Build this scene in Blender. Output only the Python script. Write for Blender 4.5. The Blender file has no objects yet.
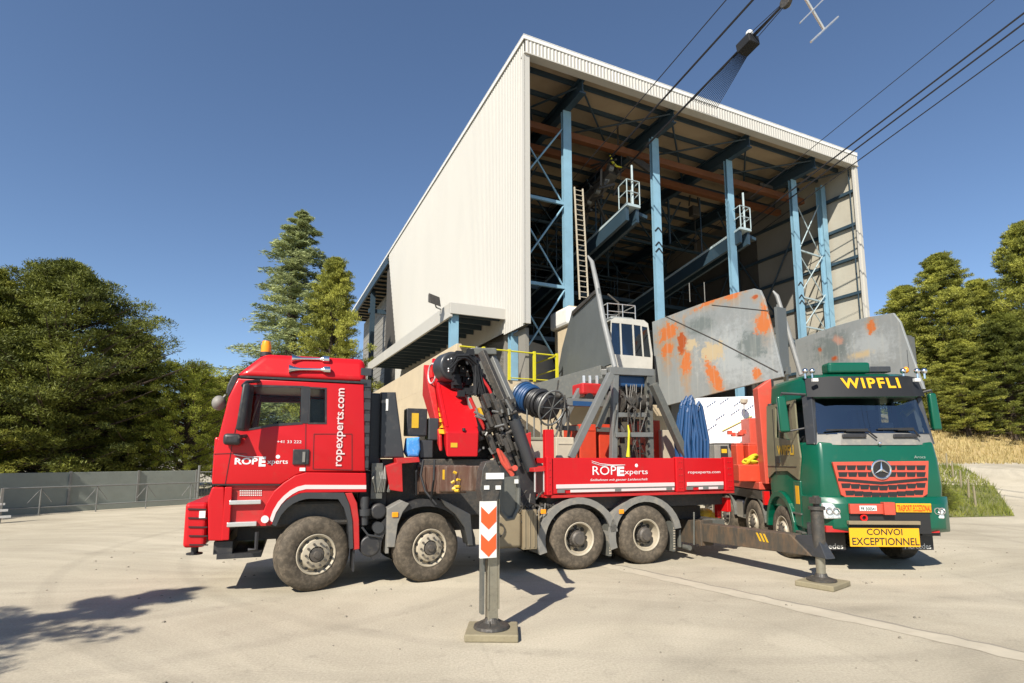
import bpy, bmesh, math, random
from mathutils import Vector, Matrix
R = math.radians
random.seed(4)
sc = bpy.context.scene
COL = sc.collection

# ------------------------------------------------------------------ camera model (level lens, 7.3 degrees up)
FPX, CX, CY, CAMH = 547.0, 512.0, 390.0, 2.0
PITCH = math.atan(70 / FPX)
cp, sp = math.cos(PITCH), math.sin(PITCH)
def ray(px, py):
    a = (px - CX) / FPX; b = -(py - CY) / FPX
    return Vector((a, cp - sp * b, sp + cp * b))
def gnd(px, py, z=0.0):
    r = ray(px, py); t = (z - CAMH) / r.z
    return Vector((r.x * t, r.y * t))
def at(px, py, Y):
    r = ray(px, py); t = Y / r.y
    return Vector((r.x * t, Y, r.z * t + CAMH))
cam = bpy.data.cameras.new('camera'); cam_o = bpy.data.objects.new('camera', cam); COL.objects.link(cam_o)
cam_o.location = (0, 0, CAMH); cam_o.rotation_euler = (R(90) + PITCH, 0, 0)
cam.sensor_width = 36; cam.lens = 36 * FPX / 1024; cam.shift_y = (CY - 341.5) / 1024
cam.clip_start = 0.1; cam.clip_end = 3000
sc.camera = cam_o

class Frame:
    def __init__(s, x, y, dx, dy):
        L = math.hypot(dx, dy); s.o = Vector((x, y)); s.d = Vector((dx / L, dy / L)); s.n = Vector((-s.d.y, s.d.x))
        s.yaw = math.atan2(dy, dx)
    def w(s, p):
        q = s.o + s.d * p[0] + s.n * p[1]; return Vector((q.x, q.y, p[2]))
    def loc(s, p):
        q = Vector((p[0], p[1])) - s.o; return Vector((q.dot(s.d), q.dot(s.n), p[2]))
    def at(s, px, py, v=0.0):          # meet the plane y=v of this frame
        r = ray(px, py); P0 = s.o + s.n * v
        k = s.n.dot(P0) / s.n.dot(Vector((r.x, r.y))); q = Vector((r.x, r.y)) * k
        return Vector(((q - s.o).dot(s.d), v, r.z * k + CAMH))
    def atx(s, px, py, u=0.0):         # meet the plane x=u
        r = ray(px, py); P0 = s.o + s.d * u
        k = s.d.dot(P0) / s.d.dot(Vector((r.x, r.y))); q = Vector((r.x, r.y)) * k
        return Vector((u, (q - s.o).dot(s.n), r.z * k + CAMH))
    def atz(s, px, py, z):
        g = gnd(px, py, z); return s.loc((g.x, g.y, z))
WORLD = Frame(0, 0, 1, 0)
TR = Frame(-3.1008, 8.6795, .9308, .3655)       # red truck: x rearwards, y away from camera
BD = Frame(0.4783, 19.5, 2.199, 1.008)          # cable station: x along front, y to the back
GR = Frame(5.62, 10.25, 1.0, -0.045)               # green truck: x across its front, y towards its tail

# ------------------------------------------------------------------ materials
def node(nt, t, **k):
    n = nt.nodes.new(t)
    for a, b in k.items():
        if a.startswith('i_'): n.inputs[a[2:].replace('_', ' ')].default_value = b
        else: setattr(n, a, b)
    return n
def c4(c): return (c[0], c[1], c[2], 1)
def mat(name, col, rough=.5, metal=0, dirt=0, dirtcol=(.25, .2, .14), scale=3.0, coat=0, bump=0, var=.08, spec=None, stretch=None):
    m = bpy.data.materials.new(name); m.use_nodes = True; nt = m.node_tree
    b = nt.nodes['Principled BSDF']
    b.inputs['Roughness'].default_value = rough; b.inputs['Metallic'].default_value = metal
    if coat: b.inputs['Coat Weight'].default_value = coat; b.inputs['Coat Roughness'].default_value = .08
    if spec is not None: b.inputs['Specular IOR Level'].default_value = spec
    tc = node(nt, 'ShaderNodeTexCoord'); mp = node(nt, 'ShaderNodeMapping')
    if stretch: mp.inputs['Scale'].default_value = stretch
    nt.links.new(tc.outputs['Object'], mp.inputs['Vector'])
    n1 = node(nt, 'ShaderNodeTexNoise', i_Scale=scale, i_Detail=8.0, i_Roughness=.6)
    nt.links.new(mp.outputs[0], n1.inputs['Vector'])
    r = node(nt, 'ShaderNodeMapRange'); r.inputs[1].default_value = .3; r.inputs[2].default_value = .7
    r.inputs[3].default_value = 1 - var; r.inputs[4].default_value = 1 + var
    nt.links.new(n1.outputs[0], r.inputs[0])
    mul = node(nt, 'ShaderNodeVectorMath', operation='SCALE'); mul.inputs[0].default_value = col
    nt.links.new(r.outputs[0], mul.inputs['Scale'])
    out = mul.outputs[0]
    if dirt:
        n2 = node(nt, 'ShaderNodeTexNoise', i_Scale=scale * 2.3, i_Detail=10.0, i_Roughness=.7)
        nt.links.new(mp.outputs[0], n2.inputs['Vector'])
        r2 = node(nt, 'ShaderNodeMapRange'); r2.inputs[1].default_value = .62 - .35 * dirt; r2.inputs[2].default_value = .8
        r2.inputs[3].default_value = 0; r2.inputs[4].default_value = min(1, .4 + dirt * .6)
        nt.links.new(n2.outputs[0], r2.inputs[0])
        mx = node(nt, 'ShaderNodeMix', data_type='RGBA'); mx.inputs[7].default_value = c4(dirtcol)
        nt.links.new(r2.outputs[0], mx.inputs[0]); nt.links.new(out, mx.inputs[6]); out = mx.outputs[2]
        r3 = node(nt, 'ShaderNodeMapRange'); r3.inputs[3].default_value = rough; r3.inputs[4].default_value = .85
        nt.links.new(r2.outputs[0], r3.inputs[0]); nt.links.new(r3.outputs[0], b.inputs['Roughness'])
    nt.links.new(out, b.inputs['Base Color'])
    if bump:
        n3 = node(nt, 'ShaderNodeTexNoise', i_Scale=scale * 6, i_Detail=6.0)
        nt.links.new(mp.outputs[0], n3.inputs['Vector'])
        bp = node(nt, 'ShaderNodeBump', i_Strength=bump, i_Distance=.02)
        nt.links.new(n3.outputs[0], bp.inputs['Height']); nt.links.new(bp.outputs[0], b.inputs['Normal'])
    return m
MT = dict(
 red=mat('red_paint', (.46, .006, .010), .42, 0, .12, (.3, .04, .025), 1.6, coat=.12, var=.05, spec=.3),
 redm=mat('red_matt_paint', (.42, .014, .014), .5, 0, .35, (.2, .06, .04), 3),
 orange=mat('orange_red_paint', (.47, .065, .038), .45, 0, .3, (.35, .1, .05), 4),
 orangebox=mat('orange_crate', (.5, .045, .016), .5, 0, .2, (.4, .1, .04), 5),
 green=mat('green_paint', (.0, .075, .04), .32, 0, .1, (.04, .09, .05), 2, coat=.2, var=.05),
 olivereflect=mat('green_paint_olive_reflection', (.15, .14, .085), .4, 0, .3, (.3, .26, .17), 3, coat=.3),  # green door paint with an olive reflection put into the colour
 black=mat('black_plastic', (.022, .022, .024), .45, 0, .3, (.1, .09, .07), 4),
 dark=mat('dark_greasy_steel', (.05, .047, .042), .5, .2, .45, (.14, .11, .08), 6, bump=.3),
 anth=mat('anthracite_paint', (.035, .037, .04), .35, 0, .25, (.1, .09, .08), 2),
 brown=mat('worn_brown_steel', (.1, .058, .04), .5, .1, .4, (.3, .25, .2), 5, bump=.2, stretch=(1, 1, .25)),
 rustbeam=mat('rusty_dark_steel', (.06, .053, .042), .6, .1, .55, (.2, .115, .055), 3.5, bump=.3, stretch=(1, 1, .4)),
 grey=mat('grey_plastic', (.17, .165, .15), .55, 0, .4, (.33, .29, .22), 3),
 greys=mat('grey_steel', (.165, .168, .16), .42, .2, .35, (.13, .12, .1), 5, bump=.1),
 greyd=mat('dark_grey_steel', (.11, .112, .1), .45, .2, .35, (.2, .18, .14), 5, bump=.1),
 finl=mat('light_grey_fin_paint', (.215, .228, .225), .5, 0, .25, (.25, .24, .22), 1.5),
 fing=mat('grey_fin_paint', (.095, .105, .105), .5, 0, .3, (.1, .11, .1), 1.2),
 chrome=mat('chrome', (.75, .75, .75), .15, 1),
 silver=mat('aluminium', (.62, .62, .6), .35, .7, .2, (.4, .38, .33), 5),
 tyre=mat('dusty_tyre_rubber', (.062, .05, .035), .85, 0, .5, (.24, .19, .135), 5, bump=.3),
 rim=mat('dusty_steel_rim', (.42, .37, .28), .5, .2, .4, (.28, .22, .15), 7),
 hub=mat('greasy_hub', (.1, .09, .08), .5, .4, .4, (.22, .18, .13), 9),
 tank=mat('dusty_fuel_tank', (.25, .2, .125), .5, .2, .4, (.2, .16, .1), 3),
 white=mat('white_paint', (.66, .66, .63), .45, 0, .15, (.5, .47, .4), 4),
 whitem=mat('white_marking', (.68, .68, .68), .5, var=.02),
 pink=mat('white_reflective_stripe', (.62, .5, .49), .4, var=.02),
 yellow=mat('yellow_paint', (.55, .34, .015), .45, 0, .25, (.4, .25, .05), 4),
 lemon=mat('yellow_railing_paint', (.52, .47, .02), .45, 0, .15, (.3, .25, .05), 4),
 signy=mat('yellow_sign_foil', (.66, .34, .01), .4, var=.03),
 blackmat=mat('matt_black_visor', (.015, .016, .018), .65, 0, .1, (.05, .05, .05), 3, spec=.25),
 ink=mat('black_lettering', (.015, .015, .015), .5, var=0),
 blue=mat('blue_hose', (.012, .055, .15), .45, 0, .3, (.03, .04, .08), 6),
 bluebag=mat('blue_bag', (.05, .25, .6), .6, 0, .3, (.5, .55, .6), 8),
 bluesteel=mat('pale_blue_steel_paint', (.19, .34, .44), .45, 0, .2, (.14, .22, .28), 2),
 bluesteel_shade=mat('blue_steel_paint_shaded', (.022, .045, .065), .5, 0, .3, (.05, .06, .07), 2),  # blue steel paint darkened, shade under the roofs put into colour
 pale=mat('pale_blue_gangway', (.34, .42, .44), .5, 0, .3, (.2, .25, .28), 3),
 clad=mat('cream_cladding', (.425, .412, .372), .5, 0, .12, (.55, .52, .44), .5, var=.03, stretch=(1, 1, .3)),
 cladin=mat('grey_board_shaded_cladding', (.2, .19, .165), .7, 0, .2, (.2, .18, .15), .6),  # grey boards; on cream walls it puts their shade into the colour
 soffit=mat('beige_soffit_board', (.32, .25, .165), .75, 0, .35, (.22, .16, .1), .5),
 roofin=mat('interior_board_shaded', (.05, .046, .04), .9, 0, .3, (.02, .02, .02), .5),  # interior boards darkened, shade of the hall put into the colour
 conc=mat('beige_concrete', (.45, .37, .25), .85, 0, .3, (.45, .38, .28), 1.2, bump=.2),
 concg=mat('grey_concrete', (.2, .22, .195), .85, 0, .4, (.15, .16, .14), 1.0, bump=.2),
 crane=mat('orange_crane_paint', (.14, .05, .016), .5, 0, .3, (.2, .07, .03), 2),
 rope=mat('dark_steel_rope', (.03, .03, .035), .5, .4),
 wood=mat('weathered_wood', (.22, .19, .12), .8, 0, .4, (.16, .13, .08), 5, bump=.3, stretch=(.3, 3, 1)),
 pole=mat('steel_jack_rod', (.3, .28, .22), .35, .6, .35, (.12, .1, .08), 8),
 amber=mat('amber_lens', (.8, .28, .01), .25, var=.02),
 redl=mat('red_lens', (.5, .01, .01), .25, var=.02),
 lamp=mat('headlight_lens', (.6, .63, .62), .12, .3, 0, scale=25, var=.45),
 card=mat('cream_case', (.42, .37, .28), .7, 0, .2, (.4, .34, .25), 3),
 olive=mat('grey_green_case', (.22, .21, .15), .6, 0, .2, (.14, .13, .1), 4),
)
def glass(name, tint=(.25, .3, .32), rough=.02, ior=1.5):
    m = bpy.data.materials.new(name); m.use_nodes = True; nt = m.node_tree
    nt.nodes.clear(); o = node(nt, 'ShaderNodeOutputMaterial')
    g = node(nt, 'ShaderNodeBsdfGlossy', i_Roughness=rough); t = node(nt, 'ShaderNodeBsdfTransparent')
    t.inputs[0].default_value = c4(tint); g.inputs[0].default_value = (.9, .95, 1, 1)
    f = node(nt, 'ShaderNodeFresnel', i_IOR=ior); mx = node(nt, 'ShaderNodeMixShader')
    nt.links.new(f.outputs[0], mx.inputs[0]); nt.links.new(t.outputs[0], mx.inputs[1]); nt.links.new(g.outputs[0], mx.inputs[2])
    nt.links.new(mx.outputs[0], o.inputs[0]); return m
MT['glass'] = glass('tinted_side_glass', (.93, .95, .93), ior=1.17)
MT['windsh'] = glass('dark_windscreen_glass', (.35, .42, .46), ior=2.5)
MT['cabglass'] = glass('cabin_window_glass', (.2, .3, .38), ior=1.9)

# ------------------------------------------------------------------ mesh building
BASE = {}
class MB:
    def __init__(s): s.v = []; s.f = []
    def add(s, vs, fs):
        n = len(s.v); s.v += [tuple(v) for v in vs]; s.f += [tuple(i + n for i in f) for f in fs]; return s
    def hexa(s, p):       # 8 points: bottom 0-3 ring, top 4-7 ring
        return s.add(p, [(0, 3, 2, 1), (4, 5, 6, 7), (0, 1, 5, 4), (1, 2, 6, 5), (2, 3, 7, 6), (3, 0, 4, 7)])
    def box(s, x0, x1, y0, y1, z0, z1):
        return s.hexa([(x0, y0, z0), (x1, y0, z0), (x1, y1, z0), (x0, y1, z0), (x0, y0, z1), (x1, y0, z1), (x1, y1, z1), (x0, y1, z1)])
    def bar(s, a, b, w, h=None, up=(0, 0, 1)):   # box beam a->b
        a, b = Vector(a), Vector(b); h = h or w; d = (b - a).normalized(); u = Vector(up)
        if abs(d.dot(u)) > .98: u = Vector((0, 1, 0))
        x = d.cross(u).normalized() * w / 2; y = x.cross(d).normalized() * h / 2
        return s.hexa([a - x - y, a + x - y, b + x - y, b - x - y, a - x + y, a + x + y, b + x + y, b - x + y])
    def tube(s, pts, r, seg=8, cap=True):
        pts = [Vector(p) for p in pts]; n = len(pts); rr = r if isinstance(r, (list, tuple)) else [r] * n
        ring = []; prev = None
        for i, p in enumerate(pts):
            d = (pts[min(i + 1, n - 1)] - pts[max(i - 1, 0)]).normalized()
            if prev is None:
                u = Vector((0, 0, 1)) if abs(d.z) < .9 else Vector((1, 0, 0))
                x = d.cross(u).normalized()
            else: x = (prev - d * prev.dot(d)).normalized()
            prev = x; y = d.cross(x)
            ring.append([p + (x * math.cos(2 * math.pi * k / seg) + y * math.sin(2 * math.pi * k / seg)) * rr[i] for k in range(seg)])
        vs = [q for g in ring for q in g]; fs = []
        for i in range(n - 1):
            for k in range(seg):
                a = i * seg + k; b = i * seg + (k + 1) % seg
                fs.append((a, b, b + seg, a + seg))
        if cap: fs.append(tuple(range(seg - 1, -1, -1))); fs.append(tuple(range((n - 1) * seg, n * seg)))
        return s.add(vs, fs)
    def cyl(s, a, b, r, seg=16, r2=None): return s.tube([a, b], [r, r if r2 is None else r2], seg)
    def lathe(s, c, axis, prof, seg=32):      # prof: (radius, along axis)
        c = Vector(c); ax = Vector(axis).normalized(); u = Vector((0, 0, 1)) if abs(ax.z) < .9 else Vector((1, 0, 0))
        x = ax.cross(u).normalized(); y = ax.cross(x); vs = []; fs = []
        for r, h in prof:
            for k in range(seg):
                t = 2 * math.pi * k / seg; vs.append(c + ax * h + (x * math.cos(t) + y * math.sin(t)) * max(r, 1e-4))
        for i in range(len(prof) - 1):
            for k in range(seg):
                a = i * seg + k; b = i * seg + (k + 1) % seg; fs.append((a, b, b + seg, a + seg))
        return s.add(vs, fs)
    def sphere(s, c, r, seg=16, sq=(1, 1, 1)):
        n = len(s.v)
        prof = [(r * math.sin(math.pi * i / 10), -r * math.cos(math.pi * i / 10)) for i in range(11)]
        s.lathe((0, 0, 0), (0, 0, 1), prof, seg)
        c = Vector(c)
        for i in range(n, len(s.v)):
            v = s.v[i]; s.v[i] = (v[0] * sq[0] + c.x, v[1] * sq[1] + c.y, v[2] * sq[2] + c.z)
        return s
    def torus(s, c, axis, R_, r, seg=28, m=8):
        ax = Vector(axis).normalized(); u = Vector((0, 0, 1)) if abs(ax.z) < .9 else Vector((1, 0, 0))
        x = ax.cross(u).normalized(); y = ax.cross(x); c = Vector(c); vs = []; fs = []
        for i in range(seg):
            t = 2 * math.pi * i / seg; d = x * math.cos(t) + y * math.sin(t)
            for k in range(m):
                p = 2 * math.pi * k / m; vs.append(c + d * (R_ + r * math.cos(p)) + ax * (r * math.sin(p)))
        for i in range(seg):
            for k in range(m):
                fs.append((i * m + k, ((i + 1) % seg) * m + k, ((i + 1) % seg) * m + (k + 1) % m, i * m + (k + 1) % m))
        return s.add(vs, fs)
    def strip(s, outer, inner, y0, y1):       # band between two outlines (x,z), thick in y
        n = len(outer); vs = []
        for y in (y0, y1):
            vs += [(p[0], y, p[1]) for p in outer] + [(p[0], y, p[1]) for p in inner]
        fs = []
        for i in range(n - 1):
            a, b, c, d = i, i + 1, n + i + 1, n + i
            fs += [(a, b, c, d), (a + 2 * n, d + 2 * n, c + 2 * n, b + 2 * n), (a, a + 2 * n, b + 2 * n, b), (d, c, c + 2 * n, d + 2 * n)]
        for i in (0, n - 1): fs.append((i, n + i, 3 * n + i, 2 * n + i))
        return s.add(vs, fs)
    def panel(s, outlines, y0, y1, bev=0):     # outlines in (x,z), first outer, others holes; slab between y0,y1
        cu = bpy.data.curves.new('tmp', 'CURVE'); cu.dimensions = '2D'; cu.fill_mode = 'BOTH'
        cu.extrude = abs(y1 - y0) / 2 - bev; cu.bevel_depth = bev; cu.bevel_resolution = 2
        if bev: cu.offset = -bev
        for o in outlines:
            sp_ = cu.splines.new('POLY'); sp_.points.add(len(o) - 1); sp_.use_cyclic_u = True
            for i, p in enumerate(o): sp_.points[i].co = (p[0], p[1], 0, 1)
        ob = bpy.data.objects.new('tmp', cu); COL.objects.link(ob)
        dg = bpy.context.evaluated_depsgraph_get(); me = bpy.data.meshes.new_from_object(ob.evaluated_get(dg))
        ym = (y0 + y1) / 2
        s.add([(v.co.x, ym + v.co.z, v.co.y) for v in me.vertices], [tuple(p.vertices) for p in me.polygons])
        bpy.data.objects.remove(ob); bpy.data.curves.remove(cu); bpy.data.meshes.remove(me); return s
    def build(s, name, m, parent=None, frame=None, base=None, bevel=0, smooth=False, seg=2, shadefix=True):
        if parent is not None: b = BASE[parent.name]
        else: b = Vector(base if base is not None else (0, 0, 0))
        me = bpy.data.meshes.new(name)
        me.from_pydata([(v[0] - b.x, v[1] - b.y, v[2] - b.z) for v in s.v], [], s.f)
        bm = bmesh.new(); bm.from_mesh(me)
        bmesh.ops.remove_doubles(bm, verts=bm.verts, dist=.0004)
        bmesh.ops.recalc_face_normals(bm, faces=bm.faces); bm.to_mesh(me); bm.free()
        me.materials.append(MT[m] if isinstance(m, str) else m)
        if smooth:
            me.polygons.foreach_set('use_smooth', [True] * len(me.polygons))
            try: me.set_sharp_from_angle(angle=R(38))
            except Exception: pass
        ob = bpy.data.objects.new(name, me); COL.objects.link(ob)
        if parent is not None: ob.parent = parent
        elif frame is not None:
            w = frame.w(b); ob.location = w; ob.rotation_euler = (0, 0, frame.yaw)
        BASE[ob.name] = b
        if bevel:
            md = ob.modifiers.new('bevel', 'BEVEL'); md.width = bevel; md.segments = seg; md.limit_method = 'ANGLE'; md.angle_limit = R(40)
        return ob
def tag(o, label, cat, group=None, kind=None):
    if label: o['label'] = label
    if cat: o['category'] = cat
    if group: o['group'] = group
    if kind: o['kind'] = kind
    return o
def thing(name, label, cat, frame=WORLD, base=(0, 0, 0), group=None):
    o = bpy.data.objects.new(name, None); COL.objects.link(o); o.empty_display_size = .3
    b = Vector(base); o.location = frame.w(b); o.rotation_euler = (0, 0, frame.yaw); BASE[o.name] = b
    return tag(o, label, cat, group)
def box(*a): return MB().box(*a)
def dup(o, parent=None):
    c = o.copy(); COL.objects.link(c); c.parent = parent; BASE[c.name] = BASE.get(o.name, Vector((0, 0, 0)))
    for ch in list(o.children): dup(ch, c)
    return c
# lettering: mesh text fitted in a box; o = lower left corner, ex/ey = in-plane axes
def text(body, o, ex, ey, w, h, m, parent, name='lettering', bold=.0, proud=.006, shear=0, space=1.0):
    cu = bpy.data.curves.new('tmp', 'FONT'); cu.body = body; cu.size = 1; cu.offset = bold; cu.shear = shear; cu.space_character = space; cu.resolution_u = 3
    ob = bpy.data.objects.new('tmp', cu); COL.objects.link(ob)
    dg = bpy.context.evaluated_depsgraph_get(); me = bpy.data.meshes.new_from_object(ob.evaluated_get(dg))
    xs = [v.co.x for v in me.vertices]; ys = [v.co.y for v in me.vertices]
    x0, x1, y0, y1 = min(xs), max(xs), min(ys), max(ys)
    o, ex, ey = Vector(o), Vector(ex).normalized(), Vector(ey).normalized(); nz = ex.cross(ey)
    mb = MB(); mb.add([o + ex * ((v.co.x - x0) / (x1 - x0) * w) + ey * ((v.co.y - y0) / (y1 - y0) * h) + nz * proud for v in me.vertices],
                      [tuple(p.vertices) for p in me.polygons])
    bpy.data.objects.remove(ob); bpy.data.curves.remove(cu); bpy.data.meshes.remove(me)
    return mb.build(name, m, parent)
#@@SETTING
# ------------------------------------------------------------------ world and sun
SUN_EL = R(41); LX, LY = .44, .90          # horizontal travel direction of the light
w = bpy.data.worlds.new('World'); sc.world = w; w.use_nodes = True; nt = w.node_tree
bg = nt.nodes['Background']; sky = node(nt, 'ShaderNodeTexSky', sky_type='NISHITA')
sky.sun_disc = False; sky.sun_elevation = SUN_EL; sky.sun_rotation = math.atan2(-LX, -LY) % (2 * math.pi)
sky.altitude = 1300; sky.air_density = 1.0; sky.dust_density = .7; sky.ozone_density = 3.2
nt.links.new(sky.outputs[0], bg.inputs[0]); bg.inputs[1].default_value = .088
sun = bpy.data.lights.new('sun', 'SUN'); sun.energy = 4.9; sun.angle = R(.53); sun.color = (1, .93, .82)
so = bpy.data.objects.new('sun', sun); COL.objects.link(so)
hl = math.hypot(LX, LY)
so.rotation_euler = Vector((LX / hl * math.cos(SUN_EL), LY / hl * math.cos(SUN_EL), -math.sin(SUN_EL))).to_track_quat('-Z', 'Y').to_euler()
sc.view_settings.view_transform = 'Standard'; sc.view_settings.look = 'None'; sc.view_settings.exposure = .76; sc.view_settings.gamma = 1
try:
    sc.cycles.max_bounces = 6; sc.cycles.transparent_max_bounces = 8; sc.cycles.use_denoising = True
except Exception: pass

def sstep(a, b, x):
    t = min(1, max(0, (x - a) / (b - a))); return t * t * (3 - 2 * t)
def hgt(x, y):
    side = sstep(7, 17, x - max(0, y - 30) * .1)
    rise = 1.7 * sstep(20, 33, y) * side
    hill = side * (sstep(33, 47, y) * 3.4 + sstep(45, 140, y) * 9)
    left = -sstep(14, 30, -x) * 0
    return rise + hill + left
# ------------------------------------------------------------------ ground
def ground_mat():
    m = bpy.data.materials.new('pale_gravel_asphalt'); m.use_nodes = True; nt = m.node_tree; L = nt.links.new
    b = nt.nodes['Principled BSDF']; b.inputs['Roughness'].default_value = .92
    tc = node(nt, 'ShaderNodeTexCoord')
    n1 = node(nt, 'ShaderNodeTexNoise', i_Scale=.22, i_Detail=6.0, i_Roughness=.6, i_Distortion=.6); L(tc.outputs['Object'], n1.inputs[0])
    cr = node(nt, 'ShaderNodeValToRGB'); L(n1.outputs[0], cr.inputs[0])
    cr.color_ramp.elements[0].position = .3; cr.color_ramp.elements[0].color = (.33, .29, .215, 1)
    cr.color_ramp.elements[1].position = .72; cr.color_ramp.elements[1].color = (.49, .44, .34, 1)
    # tyre sweeps: stretched, curved streaks
    mp = node(nt, 'ShaderNodeMapping'); mp.inputs['Rotation'].default_value = (0, 0, R(22)); mp.inputs['Scale'].default_value = (.12, 1.5, 1)
    n0 = node(nt, 'ShaderNodeTexNoise', i_Scale=.12, i_Detail=1.0); L(tc.outputs['Object'], n0.inputs[0])
    add = node(nt, 'ShaderNodeVectorMath', operation='MULTIPLY_ADD'); add.inputs[1].default_value = (9, 9, 0)
    L(n0.outputs['Color'], add.inputs[0]); L(tc.outputs['Object'], add.inputs[2]); L(add.outputs[0], mp.inputs[0])
    n2 = node(nt, 'ShaderNodeTexNoise', i_Scale=1.0, i_Detail=4.0, i_Roughness=.65); L(mp.outputs[0], n2.inputs[0])
    r2 = node(nt, 'ShaderNodeMapRange'); r2.inputs[1].default_value = .35; r2.inputs[2].default_value = .65; r2.inputs[3].default_value = .9; r2.inputs[4].default_value = 1.07
    L(n2.outputs[0], r2.inputs[0])
    s1 = node(nt, 'ShaderNodeVectorMath', operation='SCALE'); L(cr.outputs[0], s1.inputs[0]); L(r2.outputs[0], s1.inputs['Scale'])
    n3 = node(nt, 'ShaderNodeTexNoise', i_Scale=38.0, i_Detail=8.0, i_Roughness=.8); L(tc.outputs['Object'], n3.inputs[0])
    r3 = node(nt, 'ShaderNodeMapRange'); r3.inputs[1].default_value = .25; r3.inputs[2].default_value = .75; r3.inputs[3].default_value = .62; r3.inputs[4].default_value = 1.34
    L(n3.outputs[0], r3.inputs[0])
    s2 = node(nt, 'ShaderNodeVectorMath', operation='SCALE'); L(s1.outputs[0], s2.inputs[0]); L(r3.outputs[0], s2.inputs['Scale'])
    n4 = node(nt, 'ShaderNodeTexNoise', i_Scale=2.6, i_Detail=7.0, i_Roughness=.75); L(tc.outputs['Object'], n4.inputs[0])
    r4 = node(nt, 'ShaderNodeMapRange'); r4.inputs[1].default_value = .57; r4.inputs[2].default_value = .75; r4.inputs[3].default_value = 1; r4.inputs[4].default_value = .72
    L(n4.outputs[0], r4.inputs[0])
    s3 = node(nt, 'ShaderNodeVectorMath', operation='SCALE'); L(s2.outputs[0], s3.inputs[0]); L(r4.outputs[0], s3.inputs['Scale'])
    prev = s3.outputs[0]
    n6 = node(nt, 'ShaderNodeTexNoise', i_Scale=1.3, i_Detail=5.0); L(tc.outputs['Object'], n6.inputs[0])
    for (cx_, cy_, rr_, ww_, st_) in ((2.5, 16, 10.2, .16, .13), (2.5, 16, 12.1, .16, .13), (9, -2, 8.6, .2, .1), (9, -2, 10.6, .2, .1), (-9, 14, 8.0, .17, .12), (-9, 14, 9.9, .17, .12), (14, 22, 15.5, .3, .1), (-2, -3, 8.4, .14, .1), (3.2, 6.6, 1.7, .3, .08)):
        ds = node(nt, 'ShaderNodeVectorMath', operation='DISTANCE'); ds.inputs[1].default_value = (cx_, cy_, 0); L(tc.outputs['Object'], ds.inputs[0])
        a1 = node(nt, 'ShaderNodeMath', operation='SUBTRACT'); a1.inputs[1].default_value = rr_; L(ds.outputs['Value'], a1.inputs[0])
        a2 = node(nt, 'ShaderNodeMath', operation='ABSOLUTE'); L(a1.outputs[0], a2.inputs[0])
        a3 = node(nt, 'ShaderNodeMapRange'); a3.inputs[1].default_value = ww_; a3.inputs[2].default_value = ww_ * .4; L(a2.outputs[0], a3.inputs[0])
        a4 = node(nt, 'ShaderNodeMath', operation='MULTIPLY'); L(a3.outputs[0], a4.inputs[0]); L(n6.outputs[0], a4.inputs[1])
        a5 = node(nt, 'ShaderNodeMath', operation='MULTIPLY_ADD'); a5.inputs[1].default_value = -st_ * 1.3; a5.inputs[2].default_value = 1; L(a4.outputs[0], a5.inputs[0])
        a6 = node(nt, 'ShaderNodeVectorMath', operation='SCALE'); L(prev, a6.inputs[0]); L(a5.outputs[0], a6.inputs['Scale']); prev = a6.outputs[0]
    vo = node(nt, 'ShaderNodeTexVoronoi', feature='DISTANCE_TO_EDGE', i_Scale=.21); L(add.outputs[0], vo.inputs[0])
    v1 = node(nt, 'ShaderNodeMapRange'); v1.inputs[1].default_value = 0; v1.inputs[2].default_value = .008; v1.inputs[3].default_value = .93; v1.inputs[4].default_value = 1; L(vo.outputs[0], v1.inputs[0])
    s7 = node(nt, 'ShaderNodeVectorMath', operation='SCALE'); L(prev, s7.inputs[0]); L(v1.outputs[0], s7.inputs['Scale'])
    L(s7.outputs[0], b.inputs['Base Color'])
    bp = node(nt, 'ShaderNodeBump', i_Strength=.5, i_Distance=.02); L(n3.outputs[0], bp.inputs['Height']); L(bp.outputs[0], b.inputs['Normal'])
    return m
MT['ground'] = ground_mat()
def grid(xs, ys, zf):
    mb = MB(); nx = len(xs)
    mb.add([(x, y, zf(x, y)) for y in ys for x in xs], [(j * nx + i, j * nx + i + 1, (j + 1) * nx + i + 1, (j + 1) * nx + i) for j in range(len(ys) - 1) for i in range(nx - 1)])
    return mb
def frange(a, b, n): return [a + (b - a) * i / n for i in range(n + 1)]
xs = [-1500, -600, -250, -120] + frange(-60, 100, 80) + [140, 250, 600, 1500]
ys = [-300, -80] + frange(-20, 90, 66) + [110, 140, 250, 600, 1500]
tag(grid(xs, ys, lambda x, y: hgt(x, y)).build('ground', 'ground', smooth=True), None, None, kind='structure')
# old trench seam patched with lighter asphalt
MT['seam'] = mat('patched_seam', (.41, .365, .28), .95, 0, .3, (.3, .26, .19), 2.5, bump=.3)
MT['seamd'] = mat('seam_crack', (.24, .215, .17), .95, 0, .3, (.3, .26, .19), 6)
a_, b_ = gnd(585, 561), gnd(1075, 668); d_ = (b_ - a_).normalized(); n_ = Vector((-d_.y, d_.x))
mb = MB(); md_ = MB(); ed = []
for i in range(41):
    c = a_ + (b_ - a_) * (i / 40); j = random.uniform(-.03, .03); k = random.uniform(-.04, .04)
    p, q = c + n_ * (.17 + j), c - n_ * (.17 + k); ed.append(p)
    mb.v += [(p.x, p.y, .004), (q.x, q.y, .004)]
    r_ = p + n_ * (.035 + abs(random.gauss(0, .02))); md_.v += [(p.x, p.y, .005), (r_.x, r_.y, .005)]
    if i: mb.f.append((2 * i - 2, 2 * i - 1, 2 * i + 1, 2 * i)); md_.f.append((2 * i - 2, 2 * i - 1, 2 * i + 1, 2 * i))
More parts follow.
